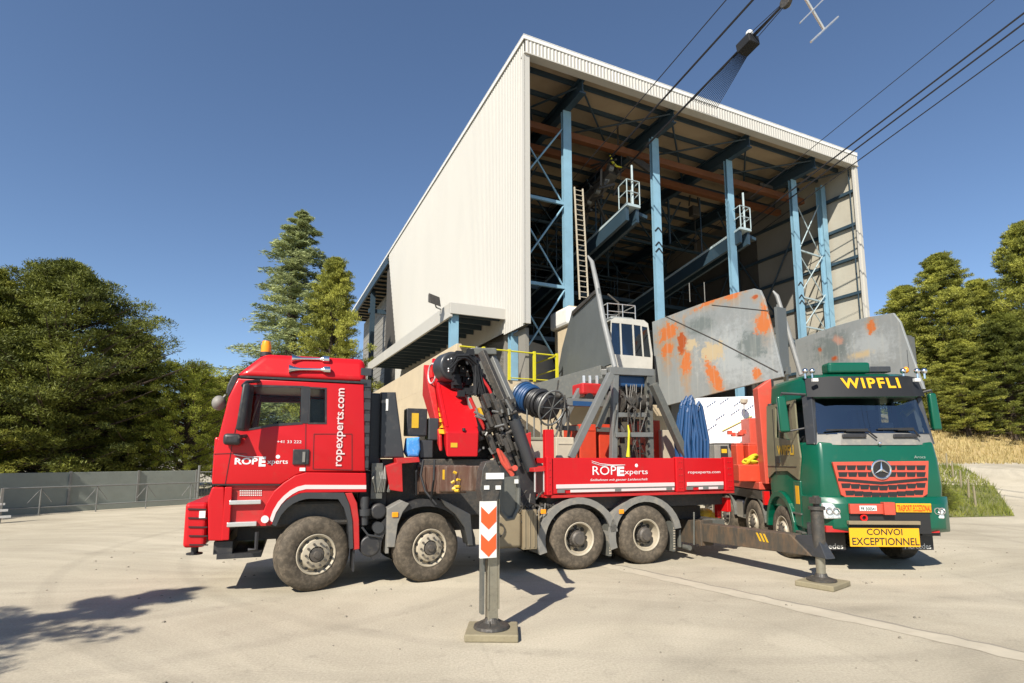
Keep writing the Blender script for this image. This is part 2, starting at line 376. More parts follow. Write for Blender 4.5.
tag(mb.build('ground_patch', 'seam'), None, None, kind='structure'); tag(md_.build('ground_crack', 'seamd'), None, None, kind='structure')
# small loose stones
mb = MB()
for i in range(260):
    x = random.uniform(-9, 12); y = random.uniform(4.2, 16); r_ = random.choice([.008, .011, .014, .02])
    mb.sphere((x, y, r_ * .5), r_, 5, (1, random.uniform(.6, 1), .7)) if False else mb.hexa([(x - r_, y - r_, 0), (x + r_ * .8, y - r_ * .9, 0), (x + r_, y + r_, 0), (x - r_ * .7, y + r_ * .8, 0), (x - r_ * .5, y - r_ * .6, r_), (x + r_ * .5, y - r_ * .5, r_ * .8), (x + r_ * .6, y + r_ * .4, r_), (x - r_ * .4, y + r_ * .5, r_ * .9)])
MT['stone'] = mat('loose_stone', (.2, .18, .14), .9, scale=2, var=.3)
tag(mb.build('loose_gravel', 'stone'), 'loose gravel scattered over the pale yard', 'gravel', kind='stuff')
# dry hill and green verge
MT['drysoil'] = mat('dry_grass_soil', (.36, .27, .12), .95, 0, .4, (.16, .15, .05), .6, bump=.3)
MT['verge'] = mat('verge_soil', (.12, .13, .035), .95, 0, .5, (.25, .2, .1), 1.2)
tag(grid(frange(6, 100, 60), frange(33.5, 92, 50), lambda x, y: hgt(x, y) + .05 - (.4 if y < 33.6 or x < 6.1 else 0)).build('dry_hill', 'drysoil', smooth=True), None, None, kind='structure')
def inpoly(x, y, P):
    c = False
    for i in range(len(P)):
        x1, y1 = P[i - 1]; x2, y2 = P[i]
        if (y1 > y) != (y2 > y) and x < (x2 - x1) * (y - y1) / (y2 - y1) + x1: c = not c
    return c
VP = [(13.6, 19.9), (15.6, 19.6), (18.0, 20.0), (19.6, 22.0), (22.6, 26), (25.4, 31.5), (24.0, 32), (20, 28.5), (15.5, 28), (12.8, 24)]
mb = MB(); nv = 0
mb.add([(16.5, 23, hgt(16.5, 23) + .06)] + [(x, y, hgt(x, y) + .012) for x, y in VP], [(0, 1 + i, 1 + (i + 1) % len(VP)) for i in range(len(VP))])
tag(mb.build('ground_verge', 'verge'), None, None, kind='structure')
def leafmat(name, a, b, trans=.35, sc_=.9):
    m = bpy.data.materials.new(name); m.use_nodes = True; nt = m.node_tree; L = nt.links.new; nt.nodes.clear()
    o = node(nt, 'ShaderNodeOutputMaterial'); g = node(nt, 'ShaderNodeNewGeometry'); tc = node(nt, 'ShaderNodeTexCoord')
    n = node(nt, 'ShaderNodeTexNoise', i_Scale=sc_, i_Detail=3.0); L(tc.outputs['Object'], n.inputs[0])
    ad = node(nt, 'ShaderNodeMath', operation='MULTIPLY_ADD'); ad.inputs[1].default_value = .45; L(g.outputs['Random Per Island'], ad.inputs[0]); 
    r = node(nt, 'ShaderNodeMapRange'); r.inputs[1].default_value = .35; r.inputs[2].default_value = .65; r.inputs[3].default_value = 0; r.inputs[4].default_value = .6
    L(n.outputs[0], r.inputs[0]); L(r.outputs[0], ad.inputs[2])
    mx = node(nt, 'ShaderNodeMix', data_type='RGBA'); mx.inputs[6].default_value = c4(a); mx.inputs[7].default_value = c4(b); L(ad.outputs[0], mx.inputs[0])
    d = node(nt, 'ShaderNodeBsdfPrincipled', i_Roughness=.6); d.inputs['Specular IOR Level'].default_value = .25; t = node(nt, 'ShaderNodeBsdfTranslucent')
    L(mx.outputs[2], d.inputs['Base Color']); L(mx.outputs[2], t.inputs[0])
    ms = node(nt, 'ShaderNodeMixShader'); ms.inputs[0].default_value = trans; L(d.outputs[0], ms.inputs[1]); L(t.outputs[0], ms.inputs[2]); L(ms.outputs[0], o.inputs[0]); return m
MT['drygrass'] = leafmat('dry_grass', (.34, .25, .09), (.5, .42, .2)); MT['greengrass'] = leafmat('green_grass', (.08, .12, .02), (.3, .3, .06))
def blades(n, spot, h0, h1, w_, name, m, label, lean=.35):
    vs = []; fs = []
    for i in range(n):
        p = spot()
        if p is None: continue
        x, y, z = p; a = random.uniform(0, 6.283); h = random.uniform(h0, h1); lx, ly = random.gauss(0, lean) * h, random.gauss(0, lean) * h
        dx, dy = math.cos(a) * w_, math.sin(a) * w_; k = len(vs)
        vs += [(x - dx, y - dy, z), (x + dx, y + dy, z), (x + lx, y + ly, z + h)]; fs.append((k, k + 1, k + 2))
    mb = MB(); mb.v = vs; mb.f = fs
    me = bpy.data.meshes.new(name); me.from_pydata(vs, [], fs); me.materials.append(MT[m]); o = bpy.data.objects.new(name, me); COL.objects.link(o)
    return tag(o, label, 'grass', kind='stuff')
def s1():
    x = random.uniform(12.5, 26); y = random.uniform(19.6, 32)
    return (x, y, hgt(x, y)) if inpoly(x, y, VP) else None
blades(18000, s1, .07, .36, .018, 'green_grass', 'greengrass', 'green and yellow tufts of grass on the verge beside the gravel road')
def s2():
    y = random.uniform(33.7, 52); x = random.uniform(12, 54); return (x, y, hgt(x, y) + .03)
blades(24000, s2, .15, .5, .035, 'dry_grass', 'drygrass', 'dry yellow grass covering the slope below the pines')

# ------------------------------------------------------------------ trees
MT['bark'] = mat('pine_bark', (.06, .042, .03), .9, 0, .4, (.06, .045, .035), 3, bump=.5, stretch=(2, 2, .4))
MT['leafd'] = leafmat('dark_pine_needles', (.008, .02, .005), (.2, .22, .035), .15)
MT['leafm'] = leafmat('olive_pine_needles', (.022, .045, .01), (.47, .47, .085), .27)
MT['leafl'] = leafmat('light_green_leaves', (.09, .14, .02), (.45, .47, .07), .35)
MT['leaff'] = leafmat('fir_needles', (.06, .1, .045), (.46, .5, .22), .3)
import numpy as np
def leaf_mesh(puffs, kind, leaf, per, seed):      # puffs: centre, size, direction of the bough
    g = np.random.default_rng(seed); P = np.repeat(np.array([tuple(p[0]) for p in puffs]), per, 0); S = np.repeat(np.array([p[1] for p in puffs]), per)[:, None]; D = np.repeat(np.array([tuple(p[2]) for p in puffs]), per, 0)
    n = len(P); nr = lambda q: q / np.maximum(np.linalg.norm(q, axis=1)[:, None], 1e-9)
    if kind == 'fir':
        side = np.stack([-D[:, 1], D[:, 0], np.zeros(n)], 1); u = g.uniform(-1, 1, (n, 2))
        c = P + D * u[:, :1] * S * .9 + side * u[:, 1:] * S * (1.1 - .3 * np.abs(u[:, :1])) + np.array([0, 0, 1]) * (g.normal(-.12, .14, (n, 1)) * S - .25 * S * u[:, 1:] ** 2)
        d = nr(D * g.uniform(.1, 1, (n, 1)) + side * g.uniform(-.9, .9, (n, 1)) + np.array([0, 0, 1]) * g.normal(-.05, .3, (n, 1)))
    else:
        u = nr(g.normal(size=(n, 3))); rr = g.uniform(.35, 1, (n, 1)) * S
        c = P + u * rr * np.array([1, 1, .5]); d = nr(u * .8 + g.normal(size=(n, 3)) * .55 + np.array([0, 0, .55 if kind in ('pine', 'cone') else .1]))
    L = leaf * g.uniform(.6, 1.35, (n, 1)); sv = nr(np.cross(d, g.normal(size=(n, 3)))) * L * {'pine': .22, 'cone': .22, 'fir': .2, 'round': .5}[kind]
    v = np.stack([c - d * L * .9 - sv * .5, c + sv, c + d * L * 1.1, c - sv], 1).reshape(-1, 3)
    me = bpy.data.meshes.new('crown'); me.vertices.add(n * 4); me.vertices.foreach_set('co', v.ravel().astype(np.float32)); me.loops.add(n * 4); me.loops.foreach_set('vertex_index', np.arange(n * 4, dtype=np.int32))
    me.polygons.add(n); me.polygons.foreach_set('loop_start', np.arange(0, n * 4, 4, dtype=np.int32)); me.update(calc_edges=True); return me
def tree_meshes(kind, H, Rm, seed, base=.12, n=150, leaf=.2, per=34):
    rnd = random.Random(seed); puffs = []; tk = MB(); tk.tube([(0, 0, -.3), (rnd.gauss(0, .1), 0, H * .4), (rnd.gauss(0, .12), rnd.gauss(0, .12), H * .75), (0, 0, H * .985)], [H * .022, H * .017, H * .009, .012], 8)
    def prof(t):
        if kind == 'cone': return max(.04, (1 - t) ** .72 * (.75 + .25 * min(1, t / .15)))
        if kind == 'fir': return (1 - t) ** .8 * (1 if t > .12 else .75) + .02
        if kind == 'pine': return max(.05, (1 - (max(0, t - .35) / .65) ** 1.9)) * (.7 + .3 * min(1, t / .3))
        return math.sqrt(max(.02, 1 - ((t - .5) / .52) ** 2))
    lobes = [(rnd.uniform(0, 6.28), rnd.uniform(base, .95), rnd.uniform(.75, 1.22)) for _ in range(16)]
    for i in range(n):
        t = base + (1 - base) * ((i + rnd.random()) / n) ** (.9 if kind == 'fir' else .85)
        a = i * 2.39996 + rnd.gauss(0, .3)
        f = 1
        for la, lt, lf in lobes:
            dd = abs((a - la + math.pi) % (2 * math.pi) - math.pi)
            if dd < .6 and abs(t - lt) < .12: f *= lf
        L_ = Rm * prof(t) * rnd.uniform(.7, 1.08) * f
        if kind == 'fir': L_ = Rm * prof(t) * rnd.uniform(.5, 1.2)
        if kind == 'cone': L_ = Rm * prof(t) * rnd.uniform(.5, 1.15) * f + .12
        z0 = t * H; dirv = Vector((math.cos(a), math.sin(a), 0)); droop = {'fir': -.12 + .3 * t, 'cone': .12 + .35 * t, 'pine': .18 + .25 * t, 'round': .25}[kind]
        z0 = min(z0, H * .98)
        tip = dirv * L_ + Vector((0, 0, z0 + droop * L_ - (.08 * L_ if kind == 'fir' else 0)))
        if t > .93: tip.z = min(tip.z, H)
        b0 = Vector((0, 0, z0 - .25 * L_ * (kind != 'fir') * .5))
        if L_ > .5: tk.tube([b0, b0.lerp(tip, .55) + Vector((0, 0, -.03 * L_)), tip], [max(.012, L_ * .016), L_ * .009 + .006, .005], 4, False)
        m_ = {'cone': 4, 'fir': 6, 'pine': 4, 'round': 4}[kind]
        for k in range(m_):
            s = (.28 + .72 * (k + rnd.random() * .6) / m_) if kind == 'fir' else (.42 + .6 * (k + rnd.random()) / m_)
            c0 = b0.lerp(tip, s) + Vector((rnd.gauss(0, .06), rnd.gauss(0, .06), rnd.gauss(0, .04))) * L_
            if kind == 'fir': sz = L_ * .2 * (1.15 - .5 * s) + .07
            else: sz = (Rm * (.12 if kind != 'cone' else .105) + .06) * rnd.uniform(.5, 1.3) * (.6 + .4 * prof(t))
            puffs.append((c0, sz, dirv))
    if kind == 'fir':
        for q in range(14): puffs.append((Vector((0, 0, H * (.86 + .14 * q / 14))), .16 * (1 - q / 15), Vector((math.cos(q * 2.4), math.sin(q * 2.4), 0))))
    me = leaf_mesh(puffs, kind, leaf, per, seed)
    tm = bpy.data.meshes.new('trunk'); tm.from_pydata(tk.v, [], tk.f); tm.materials.append(MT['bark'])
    return me, tm
TM = {}
def tree(name, variant, x, y, H, W, leafm, label, cat='tree', group=None, rz=0, z=None):
    kind, seed, base, n, leaf, per = variant
    key = (variant, leafm)
    if key not in TM:
        me, tm = tree_meshes(kind, 10, 10 * {'fir': .26, 'cone': .3, 'pine': .36, 'round': .42}[kind], seed, base, n, leaf, per); me.materials.append(MT[leafm]); TM[key] = (me, tm)
    me, tm = TM[key]
    o = bpy.data.objects.new(name, None); COL.objects.link(o); o.location = (x, y, hgt(x, y) if z is None else z); o.rotation_euler = (0, 0, rz)
    s = H / 10; o.scale = (W / (10 * {'fir': .26, 'cone': .3, 'pine': .36, 'round': .42}[kind]),) * 2 + (s,)
    for nm, d in (('trunk', tm), ('crown', me)):
        c = bpy.data.objects.new(nm, d); COL.objects.link(c); c.parent = o
    return tag(o, label, cat, group)
def tpx(px, Y, topy): # tree foot at pixel column, depth; height from top pixel
    p = at(px, topy, Y); return p.x, Y, p.z - hgt(p.x, Y)
VA = ('pine', 3, .06, 360, .06, 170); VB = ('pine', 8, .05, 310, .06, 165); VC = ('fir', 5, .03, 150, .065, 74); VE = ('cone', 11, .04, 260, .06, 150); VS = ('fir', 9, .25, 46, .07, 70)
VD = ('round', 2, .12, 220, .05, 130)
def tp(name, var, px, Y, topy, W, lm, label, cat='tree', group=None, rz=0):
    x, y, H = tpx(px, Y, topy); return tree(name, var, x, y, H, W, lm, label, cat, group, rz)
LG, RG = 'trees behind the low yard wall', 'pines on the slope to the right'
tp('pine_tree', VA, 70, 28, 262, 5.6, 'leafd', 'tallest dark rounded pine behind the low wall on the left', 'pine', LG)
tp('pine_tree', VE, -8, 26, 268, 4.8, 'leafm', 'dark pine cut by the left edge of the picture, lighter boughs in front', 'pine', LG, 1.0)
tp('pine_tree', VE, 140, 30, 334, 3.8, 'leafd', 'lower dark pine on the right shoulder of the tallest dark pine', 'pine', LG, 2.2)
tp('broadleaf_tree', VD, 190, 31, 366, 2.6, 'leafl', 'yellow green broadleaf tree between the dark pines and the red lorry cab', 'tree', LG, .4)
tp('broadleaf_tree', VD, 222, 38, 378, 3.4, 'leafm', 'green broadleaf tree seen just ahead of the red lorry windscreen', 'tree', LG, 2.6)
tp('pine_tree', VB, 30, 37, 330, 6.5, 'leafd', 'dark pine half hidden behind the tallest dark pine', 'pine', LG, 4.0)
tp('pine_tree', VA, 105, 40, 375, 5.5, 'leafd', 'dark pine behind the lower pine near the wall end', 'pine', LG, 5.0)
tp('broadleaf_tree', VD, 262, 50, 372, 4.6, 'leafm', 'distant green tree seen through the side window of the red cab', 'tree', LG, 3.3)
tp('fir_tree', VC, 303, 41, 208, 7.6, 'leaff', 'tall sparse fir with a thin leader rising behind the red cab', 'fir', None, .7)
tp('pine_tree', VE, 336, 37, 258, 4.0, 'leafm', 'bushy sunlit pine in front of the tall fir, beside the building canopy', 'pine', None, 1.7)
tp('pine_tree', VE, 938, 46, 254, 5.4, 'leafm', 'tall olive pine with a pointed top above the green lorry mirror', 'pine', RG, .2)
tp('pine_tree', VE, 1022, 42, 222, 5.4, 'leafm', 'tallest pine on the slope, cut by the right edge of the picture', 'pine', RG, 1.2)
tp('pine_tree', VE, 903, 50, 286, 5.0, 'leafm', 'pine rising directly behind the right end of the grey steel fin', 'pine', RG, 2.2)
tp('pine_tree', VE, 975, 48, 280, 5.0, 'leafm', 'pine standing between the pointed pine and the tallest one on the slope', 'pine', RG, 3.2)
tp('pine_tree', VE, 1000, 40, 314, 4.0, 'leafd', 'lower dark pine at the front of the slope near the right edge', 'pine', RG, 4.1)
tp('pine_tree', VE, 958, 41, 340, 3.6, 'leafm', 'low bushy pine at the front of the slope above the wooden stakes', 'pine', RG, 5.3)
tp('pine_tree', VB, 920, 54, 330, 4.4, 'leafd', 'short dark pine behind the right mirror of the green lorry', 'pine', RG, 2.9)
# trees outside the picture on the left whose shade falls on the yard and the wall
tree('fir_tree', VS, -8.9, .9, 7.8, 3.4, 'leaff', 'fir outside the picture shading the lower left yard', 'fir', None, 2, 0)
tree('pine_tree', VB, -22.6, 14.0, 9.5, 2.6, 'leafd', 'pine outside the picture shading the left part of the wall', 'pine', None, 1, 0)
tree('pine_tree', VA, -32, 18.5, 13, 4.2, 'leafd', 'big pine outside the picture shading the tallest dark pine', 'pine', None, 2, 0)
tree('fir_tree', VC, -20.6, 15.9, 9.5, 1.5, 'leafd', 'slim fir outside the picture shading the middle of the wall', 'fir', None, 4, 0)
# ------------------------------------------------------------------ low wall and railing at the left
wa, wb = Vector((-21.5, 16.0)), Vector((-14.6, 25.6))
WF = Frame(wa.x, wa.y, wb.x - wa.x, wb.y - wa.y); WL = (wb - wa).length
t = thing('boundary_wall', 'long low grey green concrete wall below the dark trees at the left', 'wall', WF, (WL / 2, 0, 0))
mb = MB()
for i in range(5): mb.box(WL * i / 5 + .012, WL * (i + 1) / 5 - .012, 0, .16, .25, 1.52)
mb.build('wall_panels', 'concg', t, bevel=.01)
mb = MB(); mb.box(-.2, WL + .2, -.12, .2, -.1, .25); mb.build('plinth', 'conc' if 0 else 'concg', t, bevel=.02)
mb = MB()
for i in range(6): mb.box(WL * i / 5 - .04, WL * i / 5 + .04, -.05, .0, .2, 1.56)
mb.build('wall_post', 'greys', t)
t = thing('steel_railing', 'thin grey steel railing with forked struts in front of the low wall', 'railing', WF, (WL / 2, -.9, 0))
mb = MB(); mb.tube([(0, -.9, 1.0), (WL - .3, -.9, 1.0)], .03); mb.tube([(0, -.9, .28), (WL - .3, -.9, .28)], .02); mb.build('handrail', 'greys', t)
for i in range(7):
    x = .8 + i * (WL - 1.4) / 6; mb = MB(); mb.tube([(x, -.9, 0), (x, -.9, 1.0)], .025, 6)
    mb.tube([(x, -.9, .95), (x - .35, -.9, .45)], .016, 5); mb.tube([(x, -.9, .95), (x + .35, -.9, .45)], .016, 5); mb.build('post', 'greys', t)
g = gnd(8, 523); t = thing('stacked_barrier', 'weathered white slatted barrier stacked at the left edge in front of the wall', 'barrier', Frame(g.x, g.y, .58, .81), (0, 0, 0))
mb = MB()
for k in range(5): mb.bar((-1.2 + .05 * k, .02 * k, .22 + .2 * k), (.05 - .08 * k, .05 * k, .2 + .2 * k), .06, .07)
mb.build('slat', 'white', t)
mb = MB()
for x in (-1.0, -.2): mb.bar((x, .1, 0), (x, .1, 1.1), .07, .07)
mb.build('upright', 'grey', t)
# fence end post and low metal gate between wall end and lorry
g = wb; t = thing('fence_gate', 'low dark mesh gate between the wall end and the front of the red lorry', 'gate', Frame(g.x, g.y, .95, .3), (0, 0, 0))
for x_ in (.1, 2.4): mb = MB(); mb.tube([(x_, 0, 0), (x_, 0, 1.75)], .05); mb.build('gate_post', 'greys', t)
mb = MB(); mb.tube([(.1, 0, 1.45), (2.4, 0, 1.45)], .02, 6); mb.tube([(.1, 0, .2), (2.4, 0, .2)], .02, 6)
for k in range(20): mb.tube([(.15 + k * .115, 0, .2), (.15 + k * .115, 0, 1.45)], .006, 4)
mb.build('mesh_panel', 'greyd', t)
# wooden stakes along the verge
for k, (px, py) in enumerate([(975, 497), (968, 492), (961, 487), (954, 482), (948, 477)]):
    g = gnd(px, py); Y = [22.2, 23.8, 25.6, 27.8, 30.4][k]; p = at(px, py, Y); z = hgt(p.x, Y)
    mb = MB(); mb.tube([(0, 0, -.2), (random.gauss(0, .03), random.gauss(0, .03), .85)], [.05, .035], 6)
    o = mb.build('wooden_stake', 'wood'); o.location = (p.x, Y, z)
    tag(o, ['nearest wooden stake on the green verge', 'second nearest wooden stake on the green verge', 'middle wooden stake of five on the green verge', 'fourth wooden stake, last but one up the verge', 'farthest wooden stake at the top of the verge'][k], 'stake', 'wooden stakes on the verge')
# dark shrub beside the green lorry
tree('shrub', VD, 14.7, 19.4, 1.25, .6, 'leafd', 'small dark shrub right beside the headlight of the green lorry', 'shrub', None, 0, 0)
tree('shrub', VD, 16.2, 21.2, .9, .8, 'leafl', 'low yellow green bush on the verge near the nearest stake', 'shrub', None, 2, 0)
# ------------------------------------------------------------------ cable station
B = thing('cable_station', 'huge open fronted cream clad cable car station hall with blue steel columns', 'building', BD, (0, 0, 0))
W_, ZT, ZS = 19.84, 18.4, 17.7
def wbot(v): return 6.9 + .01 * v if v < 1.9 else 7.0
def corr(n, L, pitch=.16, dep=.02):      # trapezoid corrugation offsets
    out = []; k = 0; x = 0
    while x < L:
        out += [(x, 0), (x + pitch * .34, 0), (x + pitch * .5, -dep), (x + pitch * .84, -dep)]; x += pitch
    return [p for p in out if p[0] < L] + [(L, 0)]
# left side wall, corrugated sheet, back edge cut on a slant
mb = MB(); pr = corr(0, 24.7)
for i, (v, o) in enumerate(pr):
    zt = ZT - .12; zb = wbot(v)
    if v > 21.3: zb = 10.2 + (v - 21.3) * 2.3
    mb.v += [(o, v, zb), (o, v, zt)]
    if i: mb.f.append((2 * i - 2, 2 * i, 2 * i + 1, 2 * i - 1))
mb.build('side_wall', 'clad', B)
mb = MB(); mb.panel([[(0.02, 6.9), (1.9, 6.95), (1.9, 7.4), (21.2, 7.4), (21.2, 10.2), (24.6, 17.9), (24.6, ZT - .15), (0.02, ZT - .15)]], .06, .16)
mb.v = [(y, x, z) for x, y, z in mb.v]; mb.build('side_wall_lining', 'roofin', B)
# corner trims, verge and fascia
mb = MB(); mb.box(-.05, .2, -.06, 0.02, 6.95, ZS); mb.box(-.055, .0, -.06, .12, 6.95, ZS); mb.build('corner_trim', 'clad', B)
mb = MB(); pr = corr(0, W_ + .1)
for i, (u, o) in enumerate(pr):
    mb.v += [(u, -.08 + o, ZS + .02), (u, -.08 + o, ZT - .12)]
    if i: mb.f.append((2 * i - 2, 2 * i, 2 * i + 1, 2 * i - 1))
mb.build('fascia', 'clad', B)
mb = MB(); mb.box(-.04, W_ + .1, -.12, -.085, ZT - .12, ZT + .04); mb.box(-.08, -.04, -.12, 46, ZT - .12, ZT + .04); mb.box(-.09, W_ + .12, -.13, 46, ZT + .04, ZT + .06)
mb.build('roof_edge_flashing', 'white', B)
mb = MB(); mb.box(-.04, W_ + .1, -.13, .25, ZS - .02, ZS + .03); mb.build('fascia_soffit', 'clad', B)
mb = MB(); mb.box(.0, W_, .0, 46, ZT - .1, ZT + .03); mb.build('roof', 'clad', B)
mb = MB(); mb.box(.17, W_ - .04, .2, 24.8, ZS + .3, ZS + .36); mb.box(-.05, W_ - .04, 24.8, 46, ZS + .3, ZS + .36); mb.build('ceiling', 'soffit', B)
# purlins under the ceiling, rafters, braces
mb = MB()
for k in range(38):
    v = .9 + k * 1.2; mb.box(.17 if v < 24.6 else -.05, W_ - .12, v - .05, v + .05, ZS + .1, ZS + .3)
mb.build('purlins', 'bluesteel_shade', B)
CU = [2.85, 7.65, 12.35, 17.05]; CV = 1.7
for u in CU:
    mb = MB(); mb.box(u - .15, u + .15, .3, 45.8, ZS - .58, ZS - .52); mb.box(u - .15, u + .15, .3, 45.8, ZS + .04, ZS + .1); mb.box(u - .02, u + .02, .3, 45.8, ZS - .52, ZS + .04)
    mb.build('rafter', 'bluesteel_shade', B)
mb = MB()
for a in range(4):
    u0 = CU[a]; u1 = CU[a + 1] if a < 3 else W_ - .2
    for v0, v1 in ((.5, 5.0), (12, 18), (24, 30)):
        mb.tube([(u0, v0, ZS - .02), (u1, v1, ZS - .02)], .045, 6); mb.tube([(u0, v1, ZS - .06), (u1, v0, ZS - .06)], .045, 6)
mb.tube([(.2, .5, ZS - .02), (3, 5, ZS - .02)], .045, 6); mb.tube([(.2, 5, ZS - .06), (3, .5, ZS - .06)], .045, 6)
for v in (5.0, 12, 18): mb.box(.2, W_ - .2, v - .09, v + .09, ZS - .35, ZS - .12)
mb.build('roof_bracing', 'bluesteel_shade', B)
# inner truss lattice further back
mb = MB()
for v in (9.0, 15.5, 22.0):
    mb.bar((.2, v, 15.6), (W_ - .2, v, 15.6), .14, .14); mb.bar((.2, v, 17.0), (W_ - .2, v, 17.0), .14, .14)
    n = 16
    for i in range(n):
        x0 = .2 + (W_ - .4) * i / n; x1 = .2 + (W_ - .4) * (i + 1) / n
        mb.bar((x0, v, 15.6 if i % 2 else 17.0), (x1, v, 17.0 if i % 2 else 15.6), .07, .07)
mb.build('lattice_truss', 'bluesteel_shade', B)
# columns (I sections) with bases
BASEZ = [8.15, 4.5, 4.5, 4.5]
def isec(mb, u, v, z0, z1, w_=.4, d_=.2):
    mb.box(u - w_ / 2, u + w_ / 2, v - d_ / 2, v - d_ / 2 + .035, z0, z1); mb.box(u - w_ / 2, u + w_ / 2, v + d_ / 2 - .035, v + d_ / 2, z0, z1); mb.box(u - .02, u + .02, v - d_ / 2 + .035, v + d_ / 2 - .035, z0, z1)
for i, u in enumerate(CU):
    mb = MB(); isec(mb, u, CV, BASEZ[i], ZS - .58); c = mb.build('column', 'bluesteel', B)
    mb = MB(); mb.box(u - .32, u + .32, CV - .32, CV + .32, BASEZ[i] - .03, BASEZ[i] + .03); mb.build('base_plate', 'bluesteel_shade', c)
    if i in (1, 3):
        for z in (12.45, 11.75, 11.45):
            if i == 3: z -= 1.3
            mb = MB(); mb.bar((u - .2, CV - .106, z), (u, CV - .106, z + .22), .012, .07, (0, 0, 1)); mb.bar((u, CV - .106, z + .22), (u + .2, CV - .106, z), .012, .07); mb.build('chevron_mark', 'ink', c)
# side frame columns on the right wall and rear columns
for (u, v) in ((W_ - .45, 1.75), (W_ - .45, 8.0), (W_ - .45, 15.0), (.5, 8.0), (.5, 15.0), (.5, 22.0)):
    mb = MB(); isec(mb, u, v, 4.5 if u > 1 else 7.0, ZS - .4, .35, .35); mb.build('column', 'bluesteel' if v < 3 else 'bluesteel_shade', B)  # columns deeper in the hall take the shade-darkened blue
# left bay frame: struts and diagonals between wall and first column
mb = MB()
for z in (12.85, 9.15): mb.bar((.16, CV, z), (CU[0] - .18, CV, z), .11, .13)
for z0, z1 in ((9.15, 12.85), (12.85, 16.4), (5.4, 9.15)):
    mb.tube([(.2, CV, z0), (CU[0] - .1, CV + .0, z1)], .04, 8); mb.tube([(.2, CV + .12, z1), (CU[0] - .1, CV + .12, z0)], .04, 8)
mb.build('left_bay_bracing', 'bluesteel', B)
mb = MB(); U0, U1 = CU[3] + .18, W_ - .6
for z in (9.0, 10.6, 13.2): mb.bar((U0, CV, z), (U1, CV + .2, z), .08, .08)
for z0, z1 in ((9.0, 11.0), (10.9, 13.2), (13.2, 16.2)):
    mb.tube([(U0, CV, z0), (U1, CV + .1, z1)], .03, 6); mb.tube([(U0, CV + .1, z1), (U1, CV + .2, z0)], .03, 6)
mb.build('right_bay_bracing', 'pale', B)
# right wall with girts
MT['clad2'] = mat('cream_cladding_shaded', (.36, .34, .28), .7, 0, .2, (.25, .23, .18), .6)  # cream wall colour darkened, hall shade painted in
mb = MB(); mb.box(W_ - .04, W_ + .04, .0, 26, 4.5, ZS + .3); mb.build('right_wall', 'clad', B); mb = MB(); mb.box(W_ - .046, W_ - .041, .06, 3.4, 4.5, ZS + .28); mb.build('right_wall_shade', 'clad2', B); mb = MB(); mb.box(W_ - .1, W_ - .041, 3.4, 26, 4.5, ZS + .29); mb.build('right_wall_shade', 'cladin', B)  # thin darker sheets paint the hall's shade onto the cream wall
mb = MB(); mb.box(W_ - .1, W_ + .1, -.06, .0, 4.5, ZS); mb.box(W_ - .26, W_ - .04, .0, .04, 4.5, ZS - .05); mb.build('corner_trim', 'clad', B)
mb = MB()
for z in (16.35, 14.5, 12.7, 10.75, 8.9, 7.0): mb.box(W_ - .22, W_ - .05, .1, 26, z - .08, z + .08)
mb.tube([(W_ - .2, .25, 4.5), (W_ - .2, .25, ZS - .1)], .03, 6)
mb.build('wall_girts', 'bluesteel_shade', B)
# depth of the hall, its shade put into dark board colour
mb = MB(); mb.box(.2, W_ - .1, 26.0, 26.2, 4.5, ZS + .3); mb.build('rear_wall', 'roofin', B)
mb = MB(); mb.box(W_ - .12, W_ - .06, 6.5, 26, 4.5, 16.0); mb.box(.2, .3, 2.4, 26, 4.9, 17.6); mb.build('inner_shade_lining', 'roofin', B)
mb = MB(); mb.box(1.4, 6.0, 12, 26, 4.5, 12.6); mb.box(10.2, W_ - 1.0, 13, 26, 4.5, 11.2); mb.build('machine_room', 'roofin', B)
mb = MB(); mb.box(2.6, 3.6, 11.94, 12.0, 8.0, 9.2); mb.box(4.3, 5.0, 11.94, 12.0, 7.0, 9.0); mb.build('window', 'cabglass', B)
# rear recess of boards under the long roof
mb = MB()
for k in range(26): mb.box(1.6, 1.68, 27, 45.6, 4.6 + k * .5, 5.06 + k * .5)
mb.build('board_wall', 'cladin', B)
mb = MB(); mb.box(-.05, .1, 24.9, 46, ZS - .1, ZT - .1); mb.build('eaves_board', 'bluesteel_shade', B)
mb = MB(); isec(mb, .3, 33.0, 4.5, ZS, .4, .4); mb.box(-.02, 1.6, 33, 33.3, 15.6, 16.0); mb.build('column', 'bluesteel_shade', B)
# galleries deep in the hall
for z, v in ((9.0, 9.5), (12.7, 11.5)):
    mb = MB(); mb.box(.4, W_ - .3, v, v + .8, z - .25, z); mb.build('gallery_deck', 'bluesteel_shade', B)
    mb = MB(); mb.tube([(.4, v, z + 1.05), (W_ - .3, v, z + 1.05)], .025, 5); mb.tube([(.4, v, z + .55), (W_ - .3, v, z + .55)], .02, 5)
    for k in range(17): mb.tube([(.5 + k * 1.17, v, z), (.5 + k * 1.17, v, z + 1.05)], .022, 5)
    mb.build('gallery_railing', 'bluesteel_shade', B)
for v in (6.2, 12.4, 18.8):
    for u0_ in (CU[0], CU[1], CU[2], CU[3]):
        mb = MB(); mb.bar((u0_, v, ZS - .6), (u0_, v, 14.4), .1, .1); mb.bar((u0_ - .9, v, ZS - .6), (u0_, v, 15.6), .07, .07); mb.bar((u0_ + .9, v, ZS - .6), (u0_, v, 15.6), .07, .07); mb.build('drop_hanger', 'bluesteel_shade', B)
mb = MB()
for k in range(4):
    v0 = 3.6 + k * 4.5; mb.tube([(W_ - .3, v0, 8.0), (W_ - .3, v0 + 4.5, 15.5)], .05, 6); mb.tube([(W_ - .3, v0, 15.5), (W_ - .3, v0 + 4.5, 8.0)], .05, 6)
